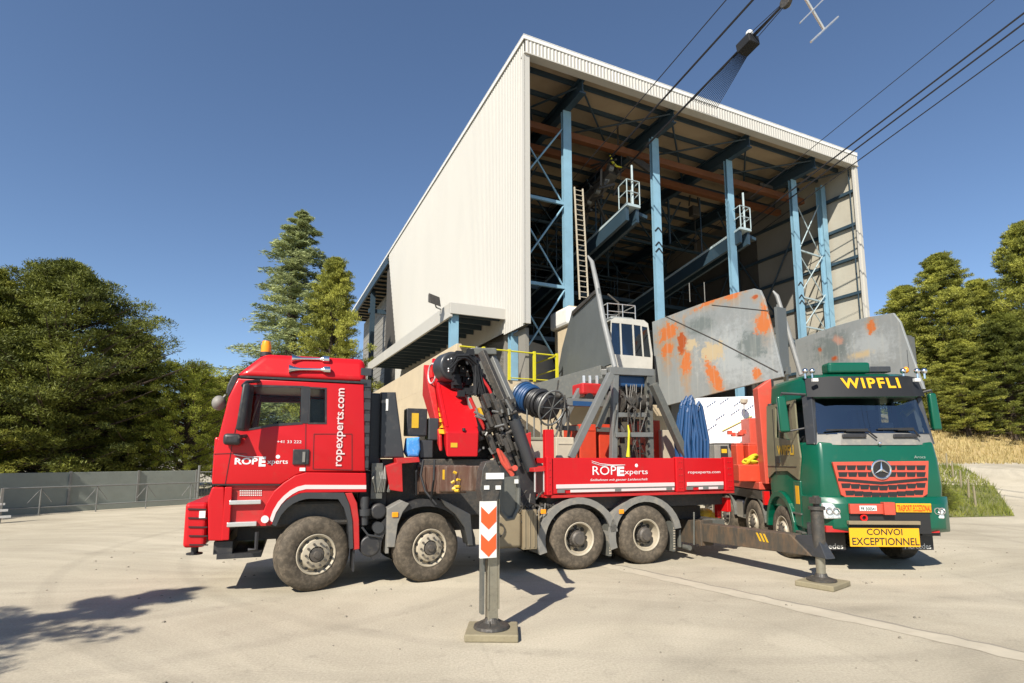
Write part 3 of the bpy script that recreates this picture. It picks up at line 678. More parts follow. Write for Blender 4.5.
mb.build('wall_bracing', 'bluesteel_shade', B)
# overhead crane girders
q = BD.atz(740, 183, 16.8); cv = q.y
mb = MB(); mb.box(.7, W_ - .8, cv - .15, cv + .15, 16.55, 16.85); mb.box(.7, W_ - .8, cv + 1.4, cv + 1.7, 16.55, 16.85); g_ = mb.build('bridge_crane', 'crane', B, bevel=.01)
mb = MB(); mb.box(15.6, 16.6, cv - .1, cv + 1.4, 16.92, 17.1); mb.build('crane_trolley', 'dark', g_)
# podium
mb = MB(); mb.box(-2.5, 1.9, .35, 25, -.1, 4.87); mb.box(1.9, W_, 2.4, 25, -.1, 4.5); mb.box(-2.5, -2.3, .35, 25, 4.87, 6.05)
mb.build('podium', 'conc', B, bevel=.02)
mb = MB(); mb.box(-2.3, W_, 25.0, 46, -.1, 4.4); mb.build('rear_podium', 'conc', B)
# pier under the first column
mb = MB(); mb.box(2.3, 3.45, .75, 1.95, 4.6, 8.12); mb.build('pier', 'conc', B, bevel=.06)
mb = MB(); mb.box(2.15, 3.55, .6, 2.1, 7.3, 8.05); mb.build('pier_cap', 'white', B, bevel=.12)
# lower wall under the canopy with openings
mb = MB(); mb.panel([[(.4, 4.87), (25, 4.87), (25, 7.4), (1.95, 7.4), (1.95, 6.9), (.4, 6.9)], [(1.0, 5.0), (2.2, 5.0), (2.2, 6.8), (1.0, 6.8)], [(4, 5.2), (7, 5.2), (7, 6.9), (4, 6.9)]], .2, .35)
mb.v = [(y, x, z) for x, y, z in mb.v]; mb.build('lower_wall', 'cladin', B)  # cream wall in grey, canopy shade put into its colour
mb = MB(); mb.panel([[(1.0, 4.95), (2.9, 4.95), (2.2, 6.7), (1.0, 6.95)]], 2.3, 2.38); mb.build('wind_panel', 'cladin', B)
# canopy over the side terrace
def cz(v): return (v - 1.8) * .028
mb = MB()
mb.hexa([(-2.25, 1.8, 7.78), (0, 1.8, 7.78), (0, 19.2, 7.78 + cz(19.2)), (-2.25, 19.2, 7.78 + cz(19.2)), (-2.25, 1.8, 7.9), (0, 1.8, 7.9), (0, 19.2, 7.9 + cz(19.2)), (-2.25, 19.2, 7.9 + cz(19.2))])
cn = mb.build('canopy', 'clad', B)
mb = MB(); mb.hexa([(-2.3, 1.75, 7.38), (-2.2, 1.75, 7.38), (-2.2, 19.2, 7.38 + cz(19.2)), (-2.3, 19.2, 7.38 + cz(19.2)), (-2.3, 1.75, 7.93), (-2.2, 1.75, 7.93), (-2.2, 19.2, 7.93 + cz(19.2)), (-2.3, 19.2, 7.93 + cz(19.2))])
mb.box(-2.3, .0, 1.72, 1.8, 7.5, 7.93); mb.build('canopy_fascia', 'clad', cn, bevel=.01)
mb = MB()
for k in range(17):
    v = 2.3 + k * 1.0; mb.box(-2.18, -.04, v - .05, v + .05, 7.55 + cz(v), 7.76 + cz(v))
mb.build('canopy_purlins', 'bluesteel_shade', cn)
for a_ in ((-2.05, 2.05, 4.87, 7.7, .3, .3), (.25, 1.6, 4.87, 7.2, .3, .3)):
    mb = MB(); isec(mb, *a_); mb.build('canopy_post', 'bluesteel', cn)
# yellow safety railing
rl = None; mb = MB(); V = .3
mb.tube([(-2.4, V, 5.95), (1.5, V, 5.92)], .03, 6); mb.tube([(-.5, V, 4.95), (1.5, V, 4.95)], .022, 6); mb.tube([(-2.4, V, 5.45), (1.5, V, 5.42)], .018, 6) if False else None
rl = mb.build('safety_railing', 'lemon', B)
for u in (-1.5, -.5, .52, 1.48):
    mb = MB(); mb.box(u - .045, u + .045, V - .045, V + .045, 4.87, 6.0); mb.build('railing_post', 'lemon', rl)
mb = MB(); mb.tube([(1.5, V, 5.92), (1.5, 2.3, 5.92)], .03, 6); mb.tube([(1.5, V, 5.4), (1.5, 2.3, 5.4)], .02, 6); mb.build('railing_return', 'lemon', rl)
# flood lamp at the canopy corner
q = BD.at(441, 313, 1.6)
t = thing('floodlight', 'small dark floodlight fixed above the corner of the side canopy', 'floodlight', BD, (-2.7, 2.6, 8.1))
mb = MB(); mb.hexa([(-2.95, 2.2, 7.95), (-2.5, 2.25, 7.85), (-2.5, 2.5, 7.95), (-2.95, 2.5, 8.05), (-3.0, 2.25, 8.35), (-2.55, 2.3, 8.25), (-2.5, 2.5, 8.25), (-2.95, 2.5, 8.35)]); mb.build('lamp_housing', 'dark', t, bevel=.02)
mb = MB(); mb.tube([(-2.72, 2.45, 8.1), (-2.5, 2.9, 8.0), (-2.22, 2.9, 7.92)], .03, 6); mb.build('bracket', 'greys', t)
# ------------------------------------------------------------------ ropes
RV2 = -ray(259, 596).normalized(); RV = -ray(259, 546).normalized()            # upward, towards the valley in front
def rope(px, py, name, label, r=.03, back=9, fwd=60, v=-.0, grp='haul and track ropes of the cableway', V_=None):
    V_ = V_ or RV; p = BD.at(px, py, v); pw = BD.w(p); mb = MB(); a = pw - V_ * back; b = pw + V_ * fwd
    n = 14; pts = []
    for i in range(n + 1):
        s = i / n; q = a.lerp(b, s); q.z -= .3 * 4 * s * (1 - s) * 0; pts.append(q - a)
    o = mb.tube(pts, r, 6, False).build(name, 'rope', smooth=True); o.location = a
    return tag(o, label, 'rope', grp)
rope(637, 128, 'steel_rope', 'single thick rope running from the left bay up past the left of the clamp block', .04)
rope(608, 138, 'steel_rope', 'thin uppermost rope at the left of the roof front', .018)
rope(661, 131, 'steel_rope', 'thick rope that carries the dark clamp block', .045)
rope(801, 183, 'steel_rope', 'upper thick rope entering the right bay below the roof corner', .035, V_=RV2)
rope(816, 179, 'steel_rope', 'middle thick rope entering the right bay at the roof corner', .035, V_=RV2)
rope(826, 184, 'steel_rope', 'lowest rope of the right bay, beside the right wall', .025, V_=RV2)
rope(776, 177, 'steel_rope', 'thin uppermost rope of the right bay', .015, V_=RV2)
# inclined docking gangways under the ropes
def gangway(u0, z0, label, w_=.75, L_=11):
    dz = -math.tan(R(9.3)); t = thing('docking_gangway', label, 'gangway', BD, (u0, 1.2, z0), 'inclined docking gangways inside the hall')
    def P(u, s, z): return (u, 1.2 + s, z0 + z + dz * s)
    mb = MB(); mb.hexa([P(u0, 0, -.12), P(u0 + w_, 0, -.12), P(u0 + w_, L_, -.12), P(u0, L_, -.12), P(u0, 0, 0), P(u0 + w_, 0, 0), P(u0 + w_, L_, 0), P(u0, L_, 0)]); mb.build('deck', 'pale', t)
    mb = MB()
    for u in (u0 + .1, u0 + w_ - .1): mb.hexa([P(u - .08, .1, -.75), P(u + .08, .1, -.75), P(u + .08, L_, -.75), P(u - .08, L_, -.75), P(u - .08, .1, -.12), P(u + .08, .1, -.12), P(u + .08, L_, -.12), P(u - .08, L_, -.12)])
    mb.build('beam', 'bluesteel_shade', t)
    mb = MB()
    for k in range(6):
        for u in (u0 + .03, u0 + w_ - .03):
            if k < 2: mb.tube([P(u, k * .6, 0), P(u, k * .6, 1.1)], .025, 5)
    for h in (.55, 1.1):
        mb.tube([P(u0 + .03, 0, h), P(u0 + w_ - .03, 0, h)], .025, 5); mb.tube([P(u0 + .03, 0, h), P(u0 + .03, .6, h)], .025, 5); mb.tube([P(u0 + w_ - .03, 0, h), P(u0 + w_ - .03, .6, h)], .025, 5)
    mb.tube([P(u0 + w_ * .55, .1, 0), P(u0 + w_ * .55, .1, 1.9)], .05, 6)
    mb.build('guard_rail', 'pale', t)
    mb = MB(); mb.bar(P(u0 + w_, .3, -.2), (u0 + w_ + .55, 1.5, z0 - .35), .15, .15)
    for s in (3, 7, 10.8): mb.tube([P(u0 + w_ / 2, s, -.6), P(u0 + w_ / 2, s, 3.4 - z0 * 0)], .03, 5)
    mb.build('hanger', 'bluesteel_shade', t)
q = BD.at(634, 204, 1.2); gangway(q.x - .4, q.z, 'gangway hanging beside the second column with a caged end')
q = BD.at(747, 228, 1.2); gangway(q.x - .45, q.z, 'gangway hanging beside the third column with a caged end')
# hanger carriage at the first dock, and a dark load further back at the second
def fr3(a): return BD.loc(a)
p0 = BD.at(640, 126, -.0)
t = thing('hanger_carriage', 'dark many wheeled carriage on the ropes inside the left dock', 'carriage', BD, (5.6, 5, 14.2))
def AL(px, py, s):      # point s metres back along the rope through the pixel at the front plane
    w_ = BD.w(BD.at(px, py, 0)) - RV * s; return BD.loc(w_)
mb = MB(); a, b = BD.at(612, 172, 2.8), BD.at(586, 204, 4.6); mb.bar(a, b, .5, .35); mb.bar(Vector(a) + Vector((.35, 0, .2)), Vector(b) + Vector((.35, 0, .2)), .12, .5); mb.build('beam', 'dark', t)
for k in range(6):
    c = Vector(a).lerp(Vector(b), (k + .5) / 6) + Vector((-.05, -.1, .25 - .3 * (k % 2))); mb = MB(); mb.cyl(c + Vector((-.12, 0, 0)), c + Vector((.12, 0, 0)), .16, 12); mb.build('wheel', 'greys', t)
mb = MB(); rn = random.Random(4)
for k in range(26):
    c = Vector(a).lerp(Vector(b), rn.random() * 1.3 - .15) + Vector((rn.uniform(-.5, .6), 0, rn.uniform(-.5, .5))); q = Vector((rn.gauss(0, .2), rn.gauss(0, .3), rn.gauss(0, .2))); mb.bar(c - q, c + q, rn.uniform(.04, .12))
mb.build('linkage', 'dark', t)
mb = MB(); c = BD.at(613, 163, 2.7); mb.tube([c + Vector((-.15, 0, .35)), c + Vector((-.05, 0, .05)), c + Vector((.15, -.05, -.15)), c + Vector((.5, 0, -.1))], [.04, .06, .05, .03], 8); mb.build('yellow_sling', 'lemon', t)
mb = MB(); c2 = BD.at(637, 160, 2.7); mb.bar(c2 + Vector((-1.1, 0, .4)), c2 + Vector((.8, 0, -.35)), .12, .35); mb.tube([c2 + Vector((-.9, 0, .1)), c2 + Vector((-1.0, 0, -1.2))], .02, 5); mb.tube([c2 + Vector((-1.1, 0, .4)), c2 + Vector((-1.1, 0, 2.2))], .04, 6); mb.build('hanger_arm', 'dark', t)
t = thing('chain_hoist', 'dark hoist hanging from the roof between the second and third columns', 'hoist', BD, (10.3, 5.2, 15.3))
mb = MB(); c = BD.at(697, 212, 6); mb.box(c.x - .3, c.x + .3, 6.0, 6.4, c.z - .2, c.z + .4); mb.build('hoist_body', 'dark', t, bevel=.05)
mb = MB(); mb.tube([(c.x - .4, 6.2, c.z + .4), (c.x - .3, 6.2, ZS)], .05, 6); mb.tube([(c.x + .4, 6.2, c.z + .4), (c.x + .3, 6.2, ZS)], .05, 6); mb.tube([(c.x, 6.2, c.z - .3), (c.x, 6.2, c.z - 2.4)], .02, 5); mb.build('chain', 'dark', t)
# long ladder
a, b = BD.at(578.5, 188, 1.0), BD.at(584, 300, .7)
t = thing('ladder', 'tall pale ladder standing just right of the first blue column', 'ladder', BD, b)
mb = MB(); w2 = Vector((.2, 0, 0)); mb.bar(a - w2, b - w2, .05, .05); mb.bar(a + w2, b + w2, .05, .05); mb.build('ladder_rail', 'card', t)
mb = MB()
for k in range(22):
    p = a.lerp(b, (k + .5) / 22); mb.tube([p - w2, p + w2], .02, 5)
mb.build('rung', 'card', t)
# clamp block, rope fan and the second block above
pA = WORLD.w((0, 0, 0)); rp = BD.w(BD.at(661, 131, 0))
def onrope(px, py):      # nearest point of the carrying rope to a picture point
    best = None
    for i in range(600):
        q = rp + RV * (i * .05); d = q - Vector((0, 0, CAMH)); yy = d.y * cp + d.z * sp; zz = -d.y * sp + d.z * cp
        e = abs(CX + FPX * d.x / yy - px) + abs(CY - FPX * zz / yy - py)
        if best is None or e < best[0]: best = (e, q.copy())
    return best[1]
k1 = onrope(745, 42); k2 = onrope(789, 3)
rx = RV.cross(Vector((0, 0, 1))).normalized(); ru = rx.cross(RV)
t = thing('clamp_block', 'dark rope clamp block with a white sheave hanging on the thick rope', 'clamp', WORLD, k1)
mb = MB(); mb.bar(k1 - RV * .3 - ru * .12, k1 + RV * .3 - ru * .12, .5, .36); mb.build('block_body', 'blackmat', t, bevel=.03)
mb = MB(); mb.sphere(k1 + ru * .22 + RV * .15, .13, 12); mb.build('sheave', 'white', t, smooth=True)
mb = MB(); mb.bar(k1 - RV * .05 - ru * .08 - rx * .27, k1 + RV * .1 - ru * .08 - rx * .27, .02, .25); mb.build('side_plate', 'crane', t)
t = thing('rope_pulley', 'small pulley with a pale disc at the upper edge of the picture', 'pulley', WORLD, k2)
mb = MB(); mb.cyl(k2 - rx * .08, k2 + rx * .08, .2, 16); mb.build('disc', 'dark', t, bevel=.02)
mb = MB(); mb.sphere(k2 - ru * .0 - rx * .14 - RV * .05, .1, 10); mb.build('hub', 'card', t, smooth=True)
mb = MB()
for k in range(4): mb.tube([k1 + RV * .25 + rx * (-.2 + .13 * k), k2 + rx * (-.08 + .05 * k) - RV * .1], .014, 5)
tag(mb.build('tackle_rope', 'rope'), 'bundle of four short ropes between the clamp block and the pulley above', 'rope')
mb = MB(); e0, e1 = BD.w(BD.at(692, 101, -.25)), BD.w(BD.at(716, 109, -.25))
for k in range(15):
    s = k / 14; mb.tube([k1 - RV * .25 + rx * (-.24 + .48 * s) - ru * .25, e1.lerp(e0, s) if rx.x < 0 else e0.lerp(e1, s)], .016, 4)
tag(mb.build('rope_fan', 'rope'), 'fan of thin parallel ropes between the clamp block and the roof edge', 'rope')
# pale tube frame hanging by the ropes
t = thing('aerial_frame', 'pale H shaped tube frame against the sky at the top of the picture', 'antenna', WORLD, at(823, 28, 9.5))
mb = MB(); mb.tube([at(805, -2, 9.5), at(823.5, 29, 9.7)], .03, 6); mb.tube([at(811, 42, 9.3), at(838, 17, 10.1)], .022, 6); mb.tube([at(800, 23, 9.2), at(826, -3, 9.9)], .014, 6); mb.tube([at(805, -2, 9.5), at(795, -18, 9.4)], .03, 6); mb.build('tube_frame', 'silver', t)
# ------------------------------------------------------------------ docking fins
MT['fing2'] = mat('worn_grey_edge', (.2, .205, .2), .5, 0, .3, (.1, .1, .09), 3)
def rust_fin(name, base, patches, cream=(.6, .5, .36)):
    m = MT[base].copy(); m.name = name; nt = m.node_tree; L = nt.links.new; b = nt.nodes['Principled BSDF']
    prev = b.inputs['Base Color'].links[0].from_socket
    tc = node(nt, 'ShaderNodeTexCoord'); nz = node(nt, 'ShaderNodeTexNoise', i_Scale=4.2, i_Detail=12.0, i_Roughness=.72); L(tc.outputs['Object'], nz.inputs[0])
    ns = node(nt, 'ShaderNodeMath', operation='MULTIPLY_ADD'); ns.inputs[1].default_value = 4.4; ns.inputs[2].default_value = -2.2; L(nz.outputs[0], ns.inputs[0])
    patches = [(x, z - rz_ * 1.0, rx_ * .8, rz_ * 1.9, 0, (.27, .2, .14), .8) for (x, z, rx_, rz_, rot, colr, soft) in patches if colr in (OR, OD)] + [(x, z, rx_ * 1.25, rz_ * 1.25, rot, (.3, .2, .12), .5) for (x, z, rx_, rz_, rot, colr, soft) in patches if colr in (OR, OD)] + list(patches)
    for (x, z, rx_, rz_, rot, colr, soft) in patches:
        mp = node(nt, 'ShaderNodeMapping'); mp.vector_type = 'TEXTURE'; mp.inputs['Location'].default_value = (x, 0, z); mp.inputs['Rotation'].default_value = (0, rot, 0); mp.inputs['Scale'].default_value = (rx_, 30, rz_)
        L(tc.outputs['Object'], mp.inputs[0]); ln = node(nt, 'ShaderNodeVectorMath', operation='LENGTH'); L(mp.outputs[0], ln.inputs[0])
        ad = node(nt, 'ShaderNodeMath', operation='ADD'); L(ln.outputs['Value'], ad.inputs[0]); L(ns.outputs[0], ad.inputs[1])
        mr = node(nt, 'ShaderNodeMapRange'); mr.inputs[1].default_value = 1.0 + soft; mr.inputs[2].default_value = 1.0 - soft; L(ad.outputs[0], mr.inputs[0])
        mx = node(nt, 'ShaderNodeMix', data_type='RGBA'); mx.inputs[7].default_value = c4(colr); L(mr.outputs[0], mx.inputs[0]); L(prev, mx.inputs[6]); prev = mx.outputs[2]
    # vertical runs
    mp = node(nt, 'ShaderNodeMapping'); mp.inputs['Scale'].default_value = (9, 1, .35); L(tc.outputs['Object'], mp.inputs[0])
    n5 = node(nt, 'ShaderNodeTexNoise', i_Scale=1.0, i_Detail=5.0); L(mp.outputs[0], n5.inputs[0])
    r5 = node(nt, 'ShaderNodeMapRange'); r5.inputs[1].default_value = .55; r5.inputs[2].default_value = .75; r5.inputs[3].default_value = 0; r5.inputs[4].default_value = .4; L(n5.outputs[0], r5.inputs[0])
    mx = node(nt, 'ShaderNodeMix', data_type='RGBA'); mx.inputs[7].default_value = (.36, .36, .32, 1); L(r5.outputs[0], mx.inputs[0]); L(prev, mx.inputs[6]); L(mx.outputs[2], b.inputs['Base Color'])
    MT[name] = m
OR, OD, CRM, DG, LG2 = (.44, .13, .035), (.3, .065, .015), (.4, .32, .2), (.13, .15, .145), (.3, .32, .32)
P1, P2 = Vector((5.7, 22.0)), Vector((8.45, 17.0)); F2 = Frame(P1.x, P1.y, P2.x - P1.x, P2.y - P1.y)
def pp(fr_, L_): return [(lambda q: (q.x, q.z))(fr_.at(px, py)) for px, py in L_]
PB = {}
def pt(fr_, px, py, r1, r2, rot, c, s=.15):
    q = fr_.at(px, py); b = PB[id(fr_)]; return (q.x - b[0], q.z - b[1], r1, r2, rot, c, s)
PB[id(F2)] = (3.4, 4.4)
rust_fin('rusty_fin', 'finl', [pt(F2, 735, 355, 1.3, .9, .3, LG2, .5), pt(F2, 752, 345, .5, .5, 0, DG, .4), pt(F2, 700, 325, .6, .3, 0, DG, .5), pt(F2, 712, 352, .5, .35, 0, CRM, .2), pt(F2, 690, 345, .35, .2, 0, CRM, .2),
    pt(F2, 668, 333, .5, .3, -.35, OR), pt(F2, 682, 343, .22, .42, 0, OD), pt(F2, 667, 350, .25, .28, .3, OR), pt(F2, 686, 363, .22, .42, .1, OR), pt(F2, 714, 376, .22, .6, -.5, OR), pt(F2, 712, 300, .8, .09, -.22, OR), pt(F2, 733, 295, .35, .11, 0, OR), pt(F2, 763, 325, .3, .28, 0, OR), pt(F2, 764, 314, .12, .3, 0, OR), pt(F2, 757, 374, .14, .2, -.4, OR), pt(F2, 755, 297, .1, .06, 0, OD)])
out = pp(F2, [(652, 322), (700, 304), (735, 293), (754, 288.5), (760, 290), (764, 299), (772, 331), (783, 376.5), (720, 392), (657, 408)])
t = thing('docking_fin', 'largest rusty light grey steel fin with orange rust patches right of the cabin', 'steel fin', F2, (3.4, 0, 4.4), 'docking fins in front of the hall')
mb = MB(); mb.panel([out], 0, .09, .012); mb.build('plate', 'rusty_fin', t)
mb = MB(); q1, q2, q3 = F2.at(665, 316), F2.at(718, 341), F2.at(778, 372); up_ = Vector((0, -.006, 0)); mb.tube([q1 + up_, q2 + up_, q3 + up_], .018, 6); q1, q2 = F2.at(712, 305), F2.at(770, 311); mb.tube([q1 + up_, q2 + up_], .014, 6); mb.build('cable', 'dark', t)
mb = MB(); L2 = out[7][0]
for s in (.25, .5, .78, .97): mb.box(L2 * s - .05, L2 * s + .05, .09, .55, 4.6 + .2, 6.6 + s * .3)
mb.box(0.1, L2 * .99, .35, .5, 4.7, 4.95); mb.box(.1, L2 * .97, .35, .5, 6.1, 6.3); mb.build('stiffener', 'fing', t)
mb = MB(); mb.box(.2, .5, .5, 1.2, 2.0, 7.0); mb.box(L2 * .8, L2 * .8 + .25, .5, .8, 3.2, 6.2); mb.build('support_frame', 'greyd', t)
# thin mast rods on the fin top
mb = MB(); 
for px in (690, 705):
    q = F2.at(px, 302); mb.tube([q, q + Vector((0, 0, .75))], .015, 5)
mb.build('rod', 'grey', t)
# left fin of first dock
P1, P2 = Vector((1.98, 20.9)), Vector((2.95, 16.6)); F1 = Frame(P1.x, P1.y, P2.x - P1.x, P2.y - P1.y)
A = pp(F1, [(556, 387), (563, 348), (573, 311), (596, 294), (601, 300), (606, 345), (612, 362)])
e0, e1, e2 = F1.at(590, 257), F1.at(599, 300), F1.at(612, 364)
t = thing('docking_fin', 'dark grey steel fin left of the cabin with a curved pale front edge', 'steel fin', F1, (e2.x * .5, 0, 4.9), 'docking fins in front of the hall')
mb = MB(); mb.panel([[(q[0], q[1]) for q in A[:3]] + [(e1.x, e1.z + .4), (e2.x, e2.z)]], -.04, .04, .008); mb.build('plate', 'fing', t)
mb = MB(); mb.tube([F1.at(588, 256), F1.at(592, 262), F1.at(597, 285), F1.at(603, 318), F1.at(611, 352), F1.at(615, 368)], [.03, .07, .085, .09, .09, .08], 10); mb.build('front_edge', 'fing2', t, smooth=True)
mb = MB(); q = F1.at(566, 382); q2 = F1.at(610, 366); mb.hexa([(q.x, 0, q.z - .25), (q2.x, 0, q2.z - .6), (q2.x, 1.5, q2.z - .6), (q.x, 1.5, q.z - .25), (q.x, 0, q.z), (q2.x, 0, q2.z - .05), (q2.x, 1.5, q2.z - .05), (q.x, 1.5, q.z)]); mb.build('support_frame', 'greyd', t)
mb = MB(); mb.bar(F1.at(573, 314, -.05), F1.at(596, 292, -.05), .1, .12); mb.build('walkway', 'dark', t)
# dark inclined beam under the left fin
q1, q2 = at(512, 402, 18.6), at(566, 384, 17.2)
mb = MB(); mb.bar(at(508, 404, 18.8), at(606, 378, 16.6), .5, .75); o = mb.build('inclined_beam', 'greyd', base=at(508, 404, 18.8), frame=WORLD, bevel=.02); tag(o, 'dark grey inclined box beam below the left steel fin', 'beam')
# second dock
P1, P2 = Vector((11.6, 22.8)), Vector((8.95, 17.9)); F3 = Frame(P1.x, P1.y, P2.x - P1.x, P2.y - P1.y)
def dq(px, py, Y): return at(px, py, Y)
t = thing('docking_fin', 'dark steel fin seen nearly edge on between the two broad grey fins', 'steel fin', F3, (2.5, 0, 4.6), 'docking fins in front of the hall')
L3 = (P2 - P1).length
mb = MB(); mb.panel([[(0, 4.6), (0, 7.4), (L3 * .5, 7.8), (L3, 7.2), (L3, 5.2)]], -.05, .05, .01); mb.build('plate', 'fing', t)
mb = MB(); pts = [F3.loc(dq(px, py, Y)) for px, py, Y in ((773, 291, 18.0), (777, 296, 17.95), (784, 318, 17.8), (792, 345, 17.6), (801, 375, 17.4))]; mb.tube(pts, [.03, .07, .075, .08, .07], 10); mb.build('front_edge', 'fing2', t, smooth=True)
P1, P2 = Vector((11.7, 22.6)), Vector((13.3, 17.6)); F4 = Frame(P1.x, P1.y, P2.x - P1.x, P2.y - P1.y)
PB[id(F4)] = (2.6, 4.4)
rust_fin('stained_fin', 'finl', [pt(F4, 835, 347, .9, .55, 0, DG, .4), pt(F4, 870, 345, .8, .5, .3, LG2, .5), pt(F4, 871, 327, .16, .22, 0, OR), pt(F4, 838, 340, .25, .12, .5, (.35, .2, .15), .5), pt(F4, 860, 355, .4, .12, 0, CRM, .5), pt(F4, 835, 358, .12, .08, 0, OD, .4), pt(F4, 820, 350, .08, .08, 0, OD, .3)])
out = pp(F4, [(795, 340), (835, 326), (865, 317.5), (893, 313), (900, 322), (909, 348), (924, 389), (860, 394), (797, 398)])
t = thing('docking_fin', 'plain grey stained steel fin above the roof of the green lorry', 'steel fin', F4, (2.6, 0, 4.4), 'docking fins in front of the hall')
mb = MB(); mb.panel([out], 0, .09, .012); mb.build('plate', 'stained_fin', t)
mb = MB()
for s in (.3, .6, .9): mb.box(5.2 * s - .05, 5.2 * s + .05, .09, .5, 4.3, 6.2)
mb.box(.1, 5.0, .35, .5, 4.4, 4.6); mb.box(.3, .55, .5, .9, 0, 6.6); mb.box(4.4, 4.6, .5, .8, 0, 6.2); mb.build('support_frame', 'greyd', t)
# ------------------------------------------------------------------ cabin at the first dock
CF = Frame(3.72, 20.2, .93, .30); MT['cabinw'] = mat('off_white_cabin_paint', (.46, .45, .4), .4, 0, .25, (.3, .28, .24), 3)
def cq(px, py): q = CF.at(px, py); return (q.x, q.z)
t = thing('cable_cabin', 'white cable car cabin with large windows waiting between two steel fins', 'cable car cabin', CF, (.9, .8, 5.0))
x1 = cq(655, 350)[0]; zt = cq(620, 318)[1]; zb = cq(620, 378)[1]
zm = cq(620, 352)[1]; zw = cq(620, 322)[1]; X2 = 1.75
sil = [(0, zb + .25), (.15, zb), (X2 - .15, zb), (X2, zb + .25), (X2 + .04, zm), (X2 - .12, zt - .12), (X2 - .3, zt), (.2, zt), (.05, zt - .1), (-.03, zm)]
wins = [[(.0, zm - .1), (.42, zm - .1), (.40, zw - .05), (.06, zw - .05)], [(.48, zm - .1), (.97, zm - .11), (.94, zw - .06), (.46, zw - .05)], [(1.03, zm - .11), (1.36, zm - .12), (1.3, zw - .08), (1.0, zw - .06)], [(1.41, zm - .12), (1.72, zm - .13), (1.6, zw - .12), (1.35, zw - .09)]]
mb = MB(); mb.panel([sil] + wins, 0, .06, .0); mb.panel([sil] + wins, 1.9, 1.96)
n = len(sil)
for i in range(n):
    a, b = sil[i], sil[(i + 1) % n]
    if i in (4, 8): continue
    mb.add([(a[0], .03, a[1]), (b[0], .03, b[1]), (b[0], 1.93, b[1]), (a[0], 1.93, a[1])], [(0, 1, 2, 3)])
cb = mb.build('cabin_body', 'cabinw', t)
mb = MB(); mb.panel([[(-.02, zm - .12), (1.74, zm - .14), (1.62, zw - .06), (.05, zw - .04)]], .03, .04); mb.panel([[(.03, zm - .02), (1.66, zm - .04), (1.58, zw - .06), (.07, zw - .04)]], 1.92, 1.93)
mb.add([(X2 + .03, .1, zm), (X2 - .11, .1, zt - .14), (X2 - .11, 1.86, zt - .14), (X2 + .03, 1.86, zm)], [(0, 1, 2, 3)]); mb.build('window', 'cabglass', cb)
mb = MB(); mb.box(-.08, X2 + .06, -.05, 2.0, zb - .2, zb + .02); mb.build('bumper', 'fing', t, bevel=.05)
mb = MB()
for x in (.1, .75, 1.3):
    for y in (.2, 1.7): mb.tube([(x - .1, y, zt), (x - .1, y, zt + .6)], .02, 5)
for y in (.2, 1.7): mb.tube([(0, y, zt + .6), (1.2, y, zt + .6)], .02, 5); mb.tube([(0, y, zt + .3), (1.2, y, zt + .3)], .015, 5)
mb.tube([(0, .2, zt + .6), (0, 1.7, zt + .6)], .02, 5); mb.tube([(1.2, .2, zt + .6), (1.2, 1.7, zt + .6)], .02, 5); mb.build('roof_rail', 'silver', t)
mb = MB(); mb.box(.35, 1.4, .6, 1.3, zt - .01, zt + .25); mb.build('roof_box', 'finl', t, bevel=.08)
mb = MB(); mb.tube([(.9, .95, zt + .2), (.9, .95, zt + .9), (.9, 1.8, zt + 1.5)], .04, 8); mb.build('hanger_arm', 'dark', t)
# ------------------------------------------------------------------ red lorry
T = thing('crane_lorry', 'red four axle lorry with loader crane and open bed, outriggers extended', 'lorry', TR, (2.5, 1.2, 0))
def tq(px, py, w=0.0): q = TR.at(px, py, w); return (q.x, q.z)
def tv(px, py, w=0.0): return TR.at(px, py, w)
def poly(L_, w=0.0): return [tq(x, y, w) for x, y in L_]
CWID = 2.45
# cab shell
side = poly([(212, 484.5), (214, 453), (218.5, 437), (228.5, 397), (238, 378), (364, 384), (365.5, 471.5), (305, 472), (296, 475.5), (285, 482), (280, 484.8)])
w1 = poly([(252.5, 387), (301, 388), (300.3, 422), (271.5, 424), (249.5, 428.5), (248, 424)]); w2 = poly([(310.5, 388.5), (325, 389.3), (325, 422.5), (309.5, 422.5)])
mb = MB(); mb.panel([side, w1, w2], 0, .07, .025); mb.panel([side, w1, w2], CWID - .07, CWID, .025)
zx = [side[0], side[1], side[2], side[3], side[4]]
def across(mb, a, b, y0=.035, y1=CWID - .035, th=.04):
    mb.add([(a[0], y0, a[1]), (b[0], y0, b[1]), (b[0], y1, b[1]), (a[0], y1, a[1])], [(0, 1, 2, 3)])
across(mb, side[0], side[1]); across(mb, side[5], side[6]); across(mb, side[0], (side[6][0], side[0][1]))
across(mb, side[4], side[5])
cab = mb.build('cab', 'red', T, smooth=True)
# windscreen, its pillars, front grille
mb = MB(); a, b = side[2], side[4]; mb.add([(a[0] + .03, .2, a[1]), (b[0] + .03, .25, b[1] - .05), (b[0] + .03, 2.2, b[1] - .05), (a[0] + .03, 2.25, a[1])], [(0, 1, 2, 3)]); mb.build('windscreen', 'windsh', cab)
mb = MB()
for y in (.02, 2.2): mb.hexa([(a[0], y, a[1]), (a[0] + .2, y, a[1]), (a[0] + .2, y + .22, a[1]), (a[0], y + .22, a[1]), (b[0], y, b[1]), (b[0] + .2, y, b[1]), (b[0] + .2, y + .22, b[1]), (b[0], y + .22, b[1])])
mb.box(side[1][0] - .01, side[1][0] + .1, .03, 2.42, side[0][1], side[2][1]); mb.build('front_panel', 'red', cab, bevel=.03)
mb = MB()
for k in range(5): mb.box(side[0][0] - .05, side[0][0] + .0, .3, 2.15, 1.7 + k * .11, 1.77 + k * .11)
mb.build('grille', 'black', cab)
